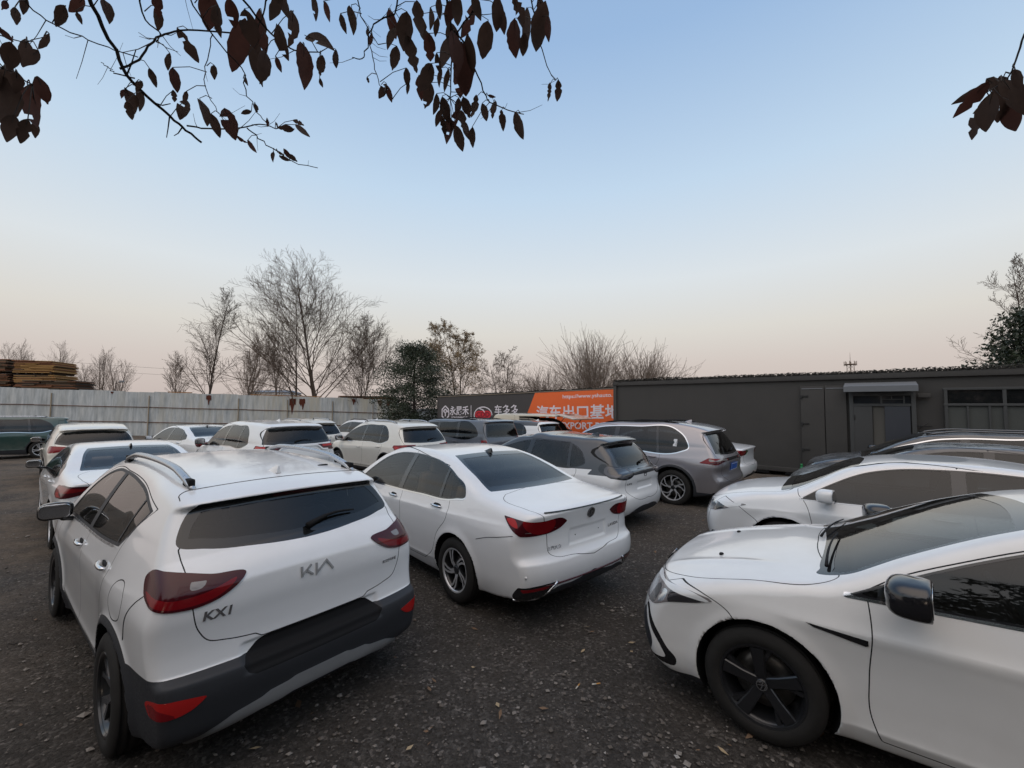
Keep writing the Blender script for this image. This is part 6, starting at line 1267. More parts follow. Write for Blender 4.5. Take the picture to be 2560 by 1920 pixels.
def sedan(L=4.65, W=1.81, H=1.47, wb=2.68, R=.32, mat='white', fo=.90, **kw):
    xf = wb/2+fo; xr = xf-L; sx_ = lambda x: x+(xr+2.45)*(1-min(1, max(0, (x+2.45)/2.2))) if x < -.25 else (x+(xf-2.235)*min(1, max(0, (x-.7)/1.2)) if x > .7 else x); sz_ = lambda z: z if z < .7 else .7+(z-.7)*(H-.7)/(1.497-.7)
    P = lambda Q: [(sx_(p[0]), sz_(p[1]))+tuple(p[2:]) for p in Q]; sp = dict(LAV); sp.update(mat=mat, W=W, wx=(wb/2, -wb/2), R=R, Ra=R+.042, rim_r=R*.69, prof=P(LAV['prof']), plan=plan_of(xr, xf), belt=P(LAV['belt']))
    sp['win'] = dict(LAV['win'], dlo=P(LAV['win']['dlo'])); k = W/1.806; Y = lambda Q: [(p[0]*k, sz_(p[1]))+tuple(p[2:]) for p in Q]
    for q in ('rear_glass', 'windshield'): sp[q] = dict(LAV[q], pts=Y(LAV[q]['pts']))
    sp['panels'] = [(a, b, (P(c) if b == 'S' else Y(c) if b != 'U' else c), d+(xr+2.45 if b in 'UC' else 0), e) for a, b, c, d, e in LAV['panels']]
    sp['lamps'] = [dict(l, x0=l['x0']+xr+2.45) for l in LAV['lamps'][:1]]; sp['zones'] = [('rear_diffuser', ('C', LAV['zones'][0][1][1], xr+.09), 'cladding')]; sp['fin'] = (sx_(-.8), 'gloss_black'); sp['mods'] = None
    sp.update(kw); return sp
LAV['mods'] = recess(-2.2, .29, .675, .845, .012)
LAV['rim'] = dict(n=5, kind='twin', twist=.42, face=.74, mat='silver', mat2='rim_black'); 
# compact crossover, rear three-quarter view, nearest on the left
KIA = dict(mat='white', W=1.77, wx=(1.25, -1.32), R=.325, Ra=.372, rim_r=.222, tyre_w=.205, track=.888, bowF=.28, bowR=.15, crown=.042, tum=(.36, .28), k=.056, flare=.022,
    prof=[(-1.78, .205), (-1.95, .222), (-2.03, .275), (-2.058, .38), (-2.065, .49), (-2.055, .545, 1), (-2.00, .572, 1), (-1.995, .66), (-2.005, .76), (-2.022, .86), (-2.025, .965, 1), (-1.985, 1.035), (-1.90, 1.105, 1), (-1.83, 1.215), (-1.765, 1.325, 1), (-1.83, 1.362, 1), (-1.72, 1.395), (-1.2, 1.452), (-.6, 1.490), (-.1, 1.50), (.30, 1.487), (.60, 1.437), (.85, 1.335), (1.12, 1.175), (1.30, 1.075), (1.42, 1.03), (1.65, .985), (1.88, .92), (2.0, .83), (2.06, .70), (2.075, .50), (2.04, .34), (1.95, .25), (1.7, .19), (0, .19), (-1.6, .19)],
    plan=[(-2.07, .90), (-1.85, .945), (-1.5, .98), (-1.285, .995), (-.8, .985), (0, .985), (.8, .985), (1.285, .995), (1.7, .96), (2.08, .90)], sec=[(.18, -.07), (.28, -.04), (.4, -.025), (.55, -.015), (.68, -.006), (.80, 0), (.88, -.006), (.96, -.022), (1.05, -.05), (1.15, -.09)],
    belt=[(-2, 1.04), (-1.2, 1.02), (0, .97), (1, .935), (2, .88)], inset=[(-2, .09), (-1.6, .06), (-1, .045), (.8, .05), (2, .05)],
    crease=[([(-2.0, .93), (-1, .885), (0, .86), (1.6, .82)], .010, .05, -1.9, 1.8), ([(-1, .38), (0, .36), (1.2, .38)], .014, .06, -1.0, 1.0)], mods=lambda c, f, x, ay, z, y: f+.014*(1-sstep(.40, .45, ay))*sstep(.48, .51, z)*(1-sstep(.61, .635, z))*(x < -1.7),
    win=dict(dlo=[(1.03, .955, 1), (.2, .985), (-.9, 1.035), (-1.10, 1.055, 1), (-1.24, 1.16), (-1.37, 1.285, 1), (-1.1, 1.345), (-.6, 1.392), (-.1, 1.405), (.30, 1.39), (.56, 1.33), (.82, 1.19)], panes=[('front_door_window', (9, 9), (-.02, -.05)), ('rear_door_window', (-.13, -.16), (-.97, -1.14)), ('quarter_window', (-.995, -1.165), (-9, -9))], zb=.97, zt=1.4, frit=.02, trim=(.014, 'bottom'), trim_up=.03, trim_mat='satin', glass='glass_mid', frame_mat='cladding'),
    rear_glass=dict(kind='R', pts=[(0, 1.085, 1), (.30, 1.092), (.56, 1.118), (.68, 1.150), (.655, 1.23), (.565, 1.345, 1), (.3, 1.352), (0, 1.355, 1)], border=.05, mat='glass_dark'), rear_x=-1.3,
    windshield=dict(kind='F', pts=[(0, 1.06, 1), (.4, 1.055), (.69, 1.02, 1), (.63, 1.18), (.52, 1.41, 1), (.25, 1.435), (0, 1.44, 1)], border=.03), front_x=.3,
    zones=[('arch_cladding', arch_zone(.05, .335), 'cladding'), ('rear_cladding', ('C', [(-.4, .12, 1), (-.4, .570, 1), (.46, .570), (.86, .568), (1.15, .575), (1.55, .60, 1), (1.55, .12, 1)], -2.0), 'cladding'),
      ('plate_panel', ('R', [(-.4, .478, 1), (.375, .478, 1), (.412, .492, 1), (.438, .535, 1), (.40, .572, 1), (.345, .616, 1), (.31, .629, 1), (-.4, .629, 1)]), 'black')], zone_over=('rear_cladding',),
    lamps=[dict(name='tail_light', kind='C', x0=-1.95, mat='red_dark', push=.008, pts=[(.405, .992), (.56, 1.010), (.70, 1.030), (.86, 1.046), (.98, 1.045), (1.03, 1.01), (1.0, .955), (.90, .905), (.76, .88), (.62, .878), (.52, .905)],
        inner=[('C', [(.45, .975), (.54, .912), (.62, .893), (.78, .893), (.92, .925), (.97, .955), (.84, .938), (.70, .928), (.60, .938)], 'red'), ('C', [(.585, .988, 1), (.662, .993, 1), (.662, .958, 1), (.61, .962)], 'clear')]),
      dict(name='rear_reflector', kind='C', x0=-2.0, mat='red_bright', over=('rear_cladding',), pts=[(.60, .468, 1), (.86, .478), (.92, .46), (.88, .415), (.78, .405), (.66, .425)], inner=[('C', [(.72, .41), (.86, .41), (.90, .45), (.82, .465)], 'red')]), dict(name='skid_plate', kind='R', mat='skid', sided=False, push=.014, smooth=False, over=('rear_cladding',), pts=[(-.4, .300, 1), (-.4, .374, 1), (.16, .374, 1), (.20, .362, 1), (.30, .355, 1), (.34, .338, 1), (.47, .318), (.58, .272), (.665, .205, 1), (.60, .205), (.50, .252), (.36, .276), (.24, .285, 1), (.18, .298, 1)]), dict(name='brake_light', kind='R', mat='red_dark', sided=False, push=.003, over=('rear_window_border',), pts=[(-.4, 1.330, 1), (.16, 1.330, 1), (.16, 1.350, 1), (-.4, 1.350, 1)]),
      dict(name='headlight', kind='D', x0=1.93, mat='smoke', pts=[(.45, .76), (.7, .72), (1.0, .80), (1.05, .85), (.8, .86), (.5, .82)])],
    panels=[('tailgate', 'R', [(0, .632, 1), (.325, .632, 1), (.36, .655, 1), (.50, .675), (.585, .70), (.625, .755), (.655, .88), (.668, 1.03), (.676, 1.13, 1), (.60, 1.20, 1), (0, 1.20, 1)], 0, False), ('front_door', 'S', [(1.06, .45), (.98, .33, 1), (-.09, .33, 1), (-.14, .5), (-.14, .98, 1), (-.1, 1.41, 1), (.45, 1.38), (1.1, .98), (1.08, .7)], 0, True),
      ('rear_door', 'S', [(-.14, .98, 1), (-.14, .5), (-.09, .33, 1), (-.72, .33, 1), (-.88, .46), (-.98, .70), (-1.12, .92), (-1.16, 1.06), (-1.42, 1.30, 1), (-1.0, 1.37), (-.1, 1.41, 1)], 0, True), (None, 'S', [(-1.36, .92), (-1.30, .80), (-1.38, .74), (-1.50, .76), (-1.54, .86), (-1.48, .94)], 0, True)],
    rim=dict(n=5, kind='vee', twist=.1, face=.66, mat='rim_grey', mat2='rim_black', lip=0), mirror=(.78, .935, 1.03, .19, .23, .15, 'gloss_black'), handles=[(.0, .895, 'chrome'), (-.96, .93, 'chrome')], fin=(-1.33, 'white'), rails=(-1.50, .25, lambda x: .545+.02*(x+1.5)/1.7, .066, 'satin'), rear_seat_x=-.75, dash_x=.9, door_split=-.3)
KIA['prof'] = [(p[0]+(.09*min(1, max(0, (p[1]-.95)/.42)) if p[1] > .95 else -.055*min(1, max(0, (.95-p[1])/.4)))*(1 if p[0] < -1.55 else 0), p[1])+tuple(p[2:]) for p in KIA['prof']]
def taller(sp, k):
    """scale every height of an outline, wheels excepted"""
    z2 = lambda Q: [(p[0], p[1]*k)+tuple(p[2:]) for p in Q]; sp = dict(sp); sp['prof'] = z2(sp['prof']); sp['sec'] = [(a*k, b) for a, b in sp['sec']]; sp['belt'] = z2(sp['belt']); sp['crease'] = [(z2(q[0]),)+tuple(q[1:]) for q in sp['crease']]; w = dict(sp['win']); w['dlo'] = z2(w['dlo']); w['zb'] *= k; w['zt'] *= k; sp['win'] = w
    for q in ('rear_glass', 'windshield'): sp[q] = dict(sp[q], pts=z2(sp[q]['pts']))
    sp['zones'] = [(a, (b if callable(b) else (b[0], z2(b[1]))+tuple(b[2:])), c) for a, b, c in sp['zones']]; sp['lamps'] = [dict(l, pts=z2(l['pts']), inner=[(q[0], z2(q[1]))+tuple(q[2:]) for q in l.get('inner', [])]) for l in sp['lamps']]
    sp['panels'] = [(a, b, (z2(c) if b != 'T' else c), d, e) for a, b, c, d, e in sp['panels']]; sp['handles'] = [(a, b*k, c) for a, b, c in sp['handles']]; m = sp['mirror']; sp['mirror'] = (m[0], m[1], m[2]*k)+tuple(m[3:]); f = sp['mods']; sp['mods'] = (lambda c, v, x, ay, z, y: f(c, v, x, ay, z/k, y)) if f else None; return sp
KIA = taller(KIA, 1.035)
# hatchback, front three-quarter view, nearest on the right
GOLF = dict(mat='pearl', W=1.79, wx=(1.315, -1.315), R=.322, Ra=.366, rim_r=.226, tyre_w=.225, bowF=.23, bowR=.18, crown=.040, tum=(.38, .28), k=.058, flare=.014, track=.893,
    prof=[(-1.95, .24), (-2.09, .30), (-2.13, .45), (-2.125, .60), (-2.08, .70), (-2.08, .82), (-2.06, .92), (-1.98, 1.03), (-1.83, 1.22), (-1.74, 1.345, 1), (-1.80, 1.375, 1), (-1.6, 1.41), (-1.0, 1.452), (-.50, 1.462), (-.20, 1.445), (.04, 1.402), (.30, 1.318), (.56, 1.212), (.80, 1.105), (.97, 1.030), (1.06, .998), (1.28, .958), (1.58, .900), (1.84, .832), (2.00, .775, 1), (2.075, .70), (2.125, .62), (2.155, .53), (2.17, .44), (2.165, .36), (2.13, .25), (2.05, .19), (1.6, .17), (0, .17), (-1.6, .17)],
    plan=[(-2.13, .90), (-1.9, .95), (-1.5, .985), (-.8, 1), (.6, 1), (1.315, 1), (1.7, .985), (1.95, .965), (2.18, .93)], sec=[(.16, -.075), (.22, -.04), (.30, -.02), (.42, -.014), (.58, -.008), (.70, 0), (.77, .002), (.82, -.010), (.90, -.03), (1.0, -.06), (1.1, -.1)],
    belt=[(-2, .97), (-1, .965), (0, .945), (1.0, .925), (2.2, .84)], inset=[(-2, .09), (-1, .05), (.8, .05), (1.4, .04), (2.2, .03)],
    crease=[([(-2.0, .80), (0, .775), (1.0, .765), (1.55, .765)], .012, .045, -2, 1.35), ([(-1, .30), (0, .28), (1.3, .28)], .016, .05, -1.1, 1.1)],
    mods=lambda c, f, x, ay, z, y: f-.010*np.exp(-((ay-.46-.10*(2-x))/.05)**2)*sstep(1.15, 1.5, x)*(1-sstep(1.9, 2.05, x))*(z > .7)+.03*(1-sstep(.50, .60, ay))*sstep(.27, .31, z)*(1-sstep(.44, .48, z))*(x > 1.9),
    win=dict(dlo=[(.90, .938, 1), (.6, .942), (0, .955), (-1.0, .972), (-1.40, 1.02), (-1.50, 1.10), (-1.35, 1.27), (-1.0, 1.345), (-.5, 1.376), (-.16, 1.352), (.10, 1.292), (.42, 1.172), (.70, 1.040)], panes=[('front_door_window', (9, 9), (-.08, -.10)), ('rear_door_window', (-.19, -.22), (-1.02, -.98)), ('quarter_window', (-1.08, -1.04), (-9, -9))], zb=.95, zt=1.37, trim=(.014, 'bottom'), trim_up=.022, glass='glass_dark'),
    rear_glass=dict(kind='R', pts=[(0, 1.02, 1), (.6, 1.03, 1), (.52, 1.33, 1), (0, 1.345, 1)], border=.04, mat='glass_dark'), rear_x=-1.3,
    windshield=dict(kind='F', pts=[(0, 1.018, 1), (.35, 1.008), (.60, .985), (.70, .978), (.725, 1.0), (.665, 1.14), (.550, 1.365, 1), (.25, 1.392), (0, 1.398, 1)], border=.026), front_x=-.05,
    zones=[('lower_grille', ('D', [(-.4, .30, 1), (.56, .30), (.86, .285), (.90, .33), (.79, .50), (.72, .535), (.66, .46), (-.4, .46, 1)], 2.05), 'cladding'), ('corner_trim', ('D', [(.745, .565), (.80, .575), (.89, .52), (1.03, .345), (1.085, .288), (1.08, .264), (.86, .238), (.62, .245), (.64, .258), (.88, .264), (1.005, .286), (.985, .33), (.90, .44), (.81, .535)], 2.05), 'gloss_black'), ('lower_lip', ('D', [(-.4, .1, 1), (1.3, .1, 1), (1.3, .185), (1.0, .188), (-.4, .20, 1)], 2.05), 'cladding'), ('grille_slot', ('D', [(-.4, .705, 1), (.30, .705), (.42, .712), (.42, .724), (.30, .722), (-.4, .722, 1)], 2.05), 'gloss_black')],
    lamps=[dict(name='headlight', kind='D', x0=1.98, mat='clear', push=.004, pts=[(.40, 0.710), (.47, 0.668), (.62, 0.623), (.74, 0.598), (.84, 0.604), (.98, 0.653), (1.24, 0.720), (1.30, 0.743), (1.22, 0.758), (.90, 0.763), (.62, 0.758), (.46, 0.738)],
        inner=[('D', [(.44, 0.706), (.50, 0.663), (.64, 0.628), (.60, 0.713)], 'smoke'), ('D', [(.655, 0.628), (.74, 0.613), (.73, 0.708), (.64, 0.713)], 'lamp_silver'), ('D', [(.76, 0.613), (.85, 0.618), (.86, 0.708), (.75, 0.708)], 'smoke'), ('D', [(.885, 0.633), (.95, 0.658), (.96, 0.713), (.885, 0.710)], 'lamp_silver'), ('D', [(.98, 0.668), (1.22, 0.725), (1.20, 0.738), (.98, 0.713)], 'smoke'), ('D', [(.46, 0.730), (.80, 0.738), (1.26, 0.740), (1.22, 0.751), (.80, 0.752), (.5, 0.740)], 'drl')])],
    panels=[('hood', 'T', [(1.01, 0, 1), (1.02, .4), (.97, .62), (.93, .745), (1.05, .805), (1.35, .80), (1.75, .745), (1.93, .62), (2.02, .4), (2.06, .2), (2.065, 0, 1)], 0, False), ('front_door', 'S', [(.82, .36), (.78, .24, 1), (-.10, .23, 1), (-.16, .4), (-.20, .95, 1), (-.14, 1.362, 1), (.10, 1.303), (.42, 1.183), (.70, 1.052), (.815, .975, 1), (.80, .80), (.82, .55)], 0, True),
      ('rear_door', 'S', [(-.20, .95, 1), (-.16, .4), (-.10, .23, 1), (-.74, .23, 1), (-.9, .4), (-1.0, .65), (-1.2, .85), (-1.15, 1.0), (-.98, 1.33, 1), (-.14, 1.362, 1)], 0, True), (None, 'S', [(1.86, .80), (1.63, .772), (1.48, .70), (1.46, .2), (2.6, .2), (2.6, .80)], 0, True)],
    rim=dict(n=5, kind='wedge', twist=.03, face=.80, mat='rim_black', mat2='rim_black', lip=0, hub=.062, wo=.04), mirror=(.64, 1.03, 1.055, .22, .26, .17, 'gloss_black'), handles=[(-.06, .865, 'pearl'), (-1.0, .885, 'pearl')], dash_x=.62, dash_z=.87, seat_mat='seat', steer=-2)
# ---------------------------------------------------------------- every parked car
HS = 1.15     # scale of the body mesh cell size
KX, KY = -2.88, 4.06
def lot(u, w): return (KX-.766*u+.643*w, KY+.643*u+.766*w)
def park(name, label, sp, h, pos, yaw, group=None, detail=2):
    random.seed(label); r, c, o = make_car(name, label, group, sp, h*HS, detail); x, y = pos; r.location = (x, y, gz(x, y)); r.rotation_euler = (0, 0, R_(yaw)); return r, c, o
def repark(src, label, pos, yaw, group):
    """a second car of the same kind: copies of the thing, its parts and their sub-parts"""
    r = src.copy(); scene.collection.objects.link(r); r['label'] = label; r.location = (*pos, gz(*pos)); r.rotation_euler = (0, 0, R_(yaw))
    for p in list(src.children):
        c = p.copy(); scene.collection.objects.link(c); c.parent = r
        for q in list(p.children): d = q.copy(); scene.collection.objects.link(d); d.parent = c
    return r
def word(c, r, name, txt, w, hgt, mat, o, d=(1, 0, 0), bold=.02, spacing=1, par=None, shear=0):
    v, f = text_mesh(txt, 1, 0, bold, shear, spacing); V = np.array(v); a, b = V.min(0), V.max(0); V2 = [((q[0]-(a[0]+b[0])/2)/(b[0]-a[0])*w, (q[1]-a[1])/(b[1]-a[1])*hgt-hgt/2, 0) for q in v]
    # follow the body: each letter point is dropped on the surface
    p, n = c.hit(o, d); u = Vector((0, 0, 1)); u = (u-n*u.dot(n)).normalized(); rt = u.cross(n); out = [tuple(q) for q in c.drop([tuple(p+rt*q[0]+u*q[1]+n*.01) for q in V2], n)+np.array(n)*.004]
    me = bpy.data.meshes.new(name); me.from_pydata(out, [], f); return link(name, me, M[mat], par or r)
def strokes(c, r, name, lines, w, mat, o, d=(1, 0, 0), size=1, par=None, solid=.004):
    v, f = emblem_strokes([[(a*size, b*size) for a, b in L] for L in lines], w*size); return place_on(c, r, name, v, f, mat, o, d, solid=solid, parent=par)
ring = lambda rad, n=28, a0=0, a1=360: [(rad*math.cos(R_(a0+(a1-a0)*k/n)), rad*math.sin(R_(a0+(a1-a0)*k/n))) for k in range(n+1)]
VW = [ring(1), [(-.50, .80), (-.12, .02), (.12, .02), (.50, .80)], [(-.90, .32), (-.42, -.82), (0, .0), (.42, -.82), (.90, .32)]]
def disc_outline(n=28): return [(math.cos(6.2832*k/n), math.sin(6.2832*k/n), 0) for k in range(n)], [tuple(range(n))]
def round_badge(c, r, o, d, size, par, base='gloss_black', lines=VW, w=.13, mat='lettering'):
    v, f = disc_outline(); b = place_on(c, r, 'emblem', [(a*size, q*size, 0) for a, q, _ in v], f, base, o, d, solid=.006, parent=par); strokes(c, r, 'emblem_mark', lines, w, mat, o, d, size*.93, b, .009)
def plate(c, r, o, d=(1, 0, 0), mat='plate_blue', par=None):
    b = place_on(c, r, 'number_plate', [(-.22, -.07, 0), (.22, -.07, 0), (.22, .07, 0), (-.22, .07, 0)], [(0, 1, 2, 3)], mat, o, d, solid=.008, lift=.010, parent=par)
    v, f = emblem_strokes([[(-.208, -.06), (.208, -.06), (.208, .06), (-.208, .06), (-.208, -.06)]], .008); place_on(c, r, 'plate_border', v, f, 'plate_white', o, d, lift=.020, parent=b)
def wiper(c, r, y0, y1, z0, z1, par, xs=-3, arc=.02):
    m = MB(); P = []
    for k in range(9): t = k/8; p, n = c.hit((xs, y0+(y1-y0)*t, z0+(z1-z0)*t+arc*math.sin(math.pi*t)), (1 if xs < 0 else -1, 0, 0)); P.append(p+n*(.022+.008*math.sin(math.pi*t)))
    m.tube(P, [.020, .017, .014, .012, .010, .009, .008, .007, .006], 6); m.build('wiper', M['black'], par)
def seam(c, r, kind, pts, rad=.0028):
    """a thin panel joint laid on the body on both sides"""
    Q = smooth_curve(pts, False, 6); m = MB(); P = []
    for a, b in Q: P.append(c.hit((a, 2, b), (0, -1, 0))[0] if kind == 'side' else c.hit((a, b, 3), (0, 0, -1))[0])
    m.tube(P, rad, 5); m.tube([(p.x, -p.y, p.z) for p in P], rad, 5); m.build('panel_joint', M['gap'], r)
G1 = 'white cars parked in the lot'
# --- nearest three
r, c, o = park('parked_car', 'white compact crossover with silver roof rails, nearest of the cars on the left', KIA, .013, (-2.83, 4.045), 141.6, None, 3); tg = o['tailgate'][0]
kia_logo = [[(-1.7, -.5), (-1.7, .5)], [(-1.7, -.35), (-.75, .5)], [(-1.25, .05), (-.60, -.5)], [(-.22, .5), (-.22, -.5), (.85, .5), (1.55, -.5)]]
strokes(c, r, 'badge', kia_logo, .19, 'skid', (-3, 0, .945), size=.062, par=tg); word(c, r, 'badge', 'KX1', .135, .05, 'lettering', (-3, .545, .852), bold=.03, par=tg, shear=.15)
word(c, r, 'badge', '东风悦达起亚', .13, .024, 'lettering', (-3, -.55, .84), bold=.03, par=tg); seam(c, r, 'side', [(-1.77, .965), (-1.70, .915), (-1.62, .82), (-1.585, .70)]); seam(c, r, 'top', [(-1.50, .62*math.sin(k*math.pi/2/12)) if k < 10 else (-1.50-.03*(k-9), .62+.004*(k-9)) for k in range(13)]); wiper(c, r, .0, -.36, 1.165, 1.20, o['rear_window'][0])
m = MB(); p, n = c.hit((-1.25, -.42, 3), (0, 0, -1)); v, f = superquad((p.x, p.y, p.z+.003), (.03, .09, .012), .8, 14); m.add(v, f, True); m.build('roof_cap', M['gap'], r)
r, c, o = park('parked_car', 'white saloon with a dark lip on its boot lid in the middle foreground', LAV, .013, (-.824, 6.026), 131.5, None, 3); tl = o['trunk_lid'][0]
round_badge(c, r, (-3.2, 0, .955), (1, 0, 0), .052, tl); word(c, r, 'badge', '上汽大众', .17, .036, 'lettering', (-3.2, .47, .70), bold=.02, par=tl); word(c, r, 'badge', 'LAVIDA', .20, .03, 'lettering', (-3.2, -.43, .76), bold=.02, par=tl)
m = MB(); P = []
for k in range(25): y = -.60+1.2*k/24; p, n = c.hit((-2.2-.12*0, y, 3), (0, 0, -1)) if False else c.hit((-4, y, 1.022), (1, 0, 0)); P.append(p+Vector((-.002, 0, .006)))
m.tube(P, .010, 6, True, .7); m.build('boot_spoiler', M['gloss_black'], tl)
seam(c, r, 'side', [(-2.20, .835), (-2.05, .80), (-1.85, .755), (-1.72, .715)])
m = MB()
for y in (-.18, .18): p, n = c.hit((-4, y, .76), (1, 0, 0)); v, f = superquad((p.x, y, p.z), (.008, .012, .012), 1, 10); m.add(v, f, True)
m.build('plate_screw', M['gap'], tl); m = MB(); p, n = c.hit((-4, .80, .50), (1, 0, 0)); m.lathe([(0, .004), (.012, .004), (.013, 0)], 16, 'Z'); q = m.build('parking_sensor', M['white'], r); q.location = p; q.rotation_euler = n.to_track_quat('Z', 'Y').to_euler()
m = MB(); P = []
for y, z in ((.50, .425), (.57, .345), (.66, .280), (.76, .262), (.80, .272)):
    p, n = c.hit((-4, y, z), (1, 0, 0)); P.append(p+n*.006)
m.tube(P, .011, 6); m.tube([(p.x, -p.y, p.z) for p in P], .011, 6); m.build('bumper_trim', M['chrome'], r)
m = MB(); P = []
for k in range(21): y = -.62+1.24*k/20; p, n = c.hit((-4, y, .405), (1, 0, 0)); P.append(p+n*.003)
m.tube(P, .008, 6); m.build('bumper_line', M['red_dark'], r)
def vw_cap(wo, yf):
    m = MB(); v, f = disc_outline(24); m.lathe([(0, yf+.002), (.030, yf+.002), (.032, yf-.006)], 28); q = m.build('hub_cap', M['gloss_black'], wo); e = MB(); v, f = emblem_strokes([[(-a*.028, b*.028) for a, b in L] for L in VW], .0042); e.add([(a, yf+.004, b) for a, b, _ in v], f); e.build('emblem_mark', M['lettering'], wo)
GOLF['cap'] = vw_cap
r, c, o = park('parked_car', 'pearl white hatchback with black wheels and black mirrors, nearest on the right', GOLF, .013, (3.06, 2.52), 142.8, None, 3)
m = MB(); sa = [(1.09, .765), (1.05, .748), (.83, .712), (.818, .718), (.818, .745)]
for sg in (1, -1):
    k = len(m.v); pts = []
    for x, z in sa: y = float(c.Y(np.array([x]), np.array([z]))[0]); pts.append((x, sg*(y+.006), z))
    m.add(pts, [tuple(range(5))])
m.build('fender_badge', M['gloss_black'], r)
round_badge(c, r, (3, 0, .70), (-1, 0, 0), .06, r)
m = MB()      # wiper wells and wipers
for y0, y1 in ((.62, -.05), (-.05, -.62)):
    P = []
    for k in range(9): t = k/8; y = y0+(y1-y0)*t; p, n = c.hit((1.02-.10*t-.10*(y*y), y, 3), (0, 0, -1)); P.append(p+n*(.016+.01*math.sin(math.pi*t)))
    m.tube(P, [.010, .008, .007, .007, .006, .006, .005, .005, .004], 6)
m.build('wiper', M['black'], o['windshield'][0])
for y in (.36, -.36):
    m = MB(); p, n = c.hit((1.62, y, 3), (0, 0, -1)); v, f = superquad((p.x, y, p.z+.004), (.03, .05, .016), .8, 14); m.add(v, f, True); m.build('washer_nozzle', M['black'], o['hood'][0])
# --- second row
def two_tone(c): return lambda V: np.maximum(np.minimum(c.belt(V[:, 0])-.01-V[:, 2], np.maximum(.90-V[:, 2], V[:, 0]+1.46-.9*(1.0-V[:, 2]))), V[:, 0]-1.05)
FIT = suv(4.10, 1.695, 1.515, 2.53, .312, 'white', zh=1.0, xw=1.30, xt=.30, xs=-1.66, zs=1.44, zg=.985, zn=.87, clear=.18, fo=.80, belt=(.95, 1.0), crown=.055, rails=None, fin=(-1.05, 'gloss_black'), dlo_rear=-1.30, tum=(.34, .28), flare=.008)
FIT.pop('rails'); FIT['zones'] = [('roof', two_tone, 'roof_black'), ('rear_diffuser', ('C', [(-.4, .18, 1), (-.4, .33, 1), (.48, .33), (.60, .26), (.62, .18, 1)], -1.75), 'cladding')]; FIT['win']['glass'] = 'glass_mid'; FIT['win']['trim'] = None; FIT['mirror'] = FIT['mirror'][:6]+('gloss_black',)
FIT['lamps'] = [dict(name='tail_light', kind='C', x0=-1.78, mat='gloss_black', over=('roof',), pts=[(.36, 1.03), (.40, .90), (.50, .86), (.72, .86), (.86, .91), (.98, .99), (.96, 1.035), (.6, 1.04)], inner=[('C', [(.41, 1.01), (.45, .91), (.55, .885), (.74, .89), (.88, .96), (.86, 1.01), (.6, 1.025)], 'rim_grey'), ('C', [(.46, 1.0), (.50, .93), (.58, .91), (.72, .92), (.82, .97), (.80, 1.005), (.6, 1.01)], 'smoke')]), FIT['lamps'][1]]
FIT['rear_glass'] = dict(kind='R', pts=[(0, .995, 1), (.50, 1.0, 1), (.58, 1.06), (.545, 1.22), (.48, 1.36, 1), (.25, 1.375), (0, 1.38, 1)], border=.03, mat='glass_dark', bmat='gloss_black'); FIT['mods'] = recess(-1.5, .28, .66, .80, .014); FIT['rim'] = dict(n=5, kind='twin', twist=.2, mat='silver', mat2='rim_black')
r, c, o = park('parked_car', 'small white hatchback with a black roof, between the white saloon and the grey SUV', FIT, .017, (.74, 8.50), 138, None); tg = o['tailgate'][0]
strokes(c, r, 'emblem', [[(-.7, .9), (-.85, -.9)], [(.7, .9), (.85, -.9)], [(-.7, -.05), (.7, -.05)], [(-1, 1), (1, 1), (1.05, 0), (.9, -1), (-.9, -1), (-1.05, 0), (-1, 1)]], .2, 'lettering', (-3, 0, .90), size=.042, par=tg); wiper(c, r, -.04, -.34, 1.045, 1.075, o['rear_window'][0]); word(c, r, 'badge', 'LIFE', .13, .028, 'lettering_dark', (-3, .50, .775), par=r)
MON = suv(4.77, 1.895, 1.69, 2.845, .362, 'grey_metal', zh=1.08, xw=1.42, xt=.50, zs=1.545, xs=-2.12, zg=1.06, zn=.96, fo=.95, belt=(1.04, 1.10), dlo_rear=-1.72, rim=dict(n=5, kind='vee', twist=.45, face=.78, mat='silver', mat2='rim_black'), fin=(-1.45, 'grey_metal'), flare=.02)
MON['win'].update(trim=(.02, 'all'), panes=[('front_door_window', (9, 9), (-.02, -.06)), ('rear_door_window', (-.13, -.17), (-1.10, -1.02)), ('quarter_window', (-1.15, -1.07), (-9, -9))]); MON['zones'] = [('cladding', arch_zone(.055, .32), 'cladding'), ('bumper_trim', ('C', [(-.4, .30, 1), (-.4, .42, 1), (.6, .42), (.8, .36), (.95, .30), (.7, .27)], -2.2), 'gloss_black'), ('light_bar_panel', ('R', [(-.4, .935, 1), (.72, .93, 1), (.78, .965), (.70, .985, 1), (-.4, .995, 1)]), 'gloss_black')]
MON['lamps'][0] = dict(name='tail_light', kind='C', x0=-2.25, mat='red', push=.008, over=('light_bar_panel',), pts=[(.36, .945, 1), (.60, .92), (.80, .875, 1), (1.20, .90, 1), (.98, 1.0, 1), (.70, .99), (.36, .972, 1)], inner=[('C', [(.40, .950), (.84, .945), (.98, .955), (.98, .965), (.84, .958), (.40, .958)], 'clear'), ('C', [(.5, .935), (.8, .885), (1.0, .898), (.84, .935)], 'red_dark')]); MON['mods'] = recess(-1.9, .31, .70, .90, .012)
r, c, o = park('parked_car', 'warm grey metallic SUV with blue number plate, in front of the dark container', MON, .017, (2.85, 10.45), 138); tg = o['tailgate'][0]
plate(c, r, (-4, 0, .80), par=tg); wiper(c, r, -.02, -.36, 1.10, 1.13, o['rear_window'][0])
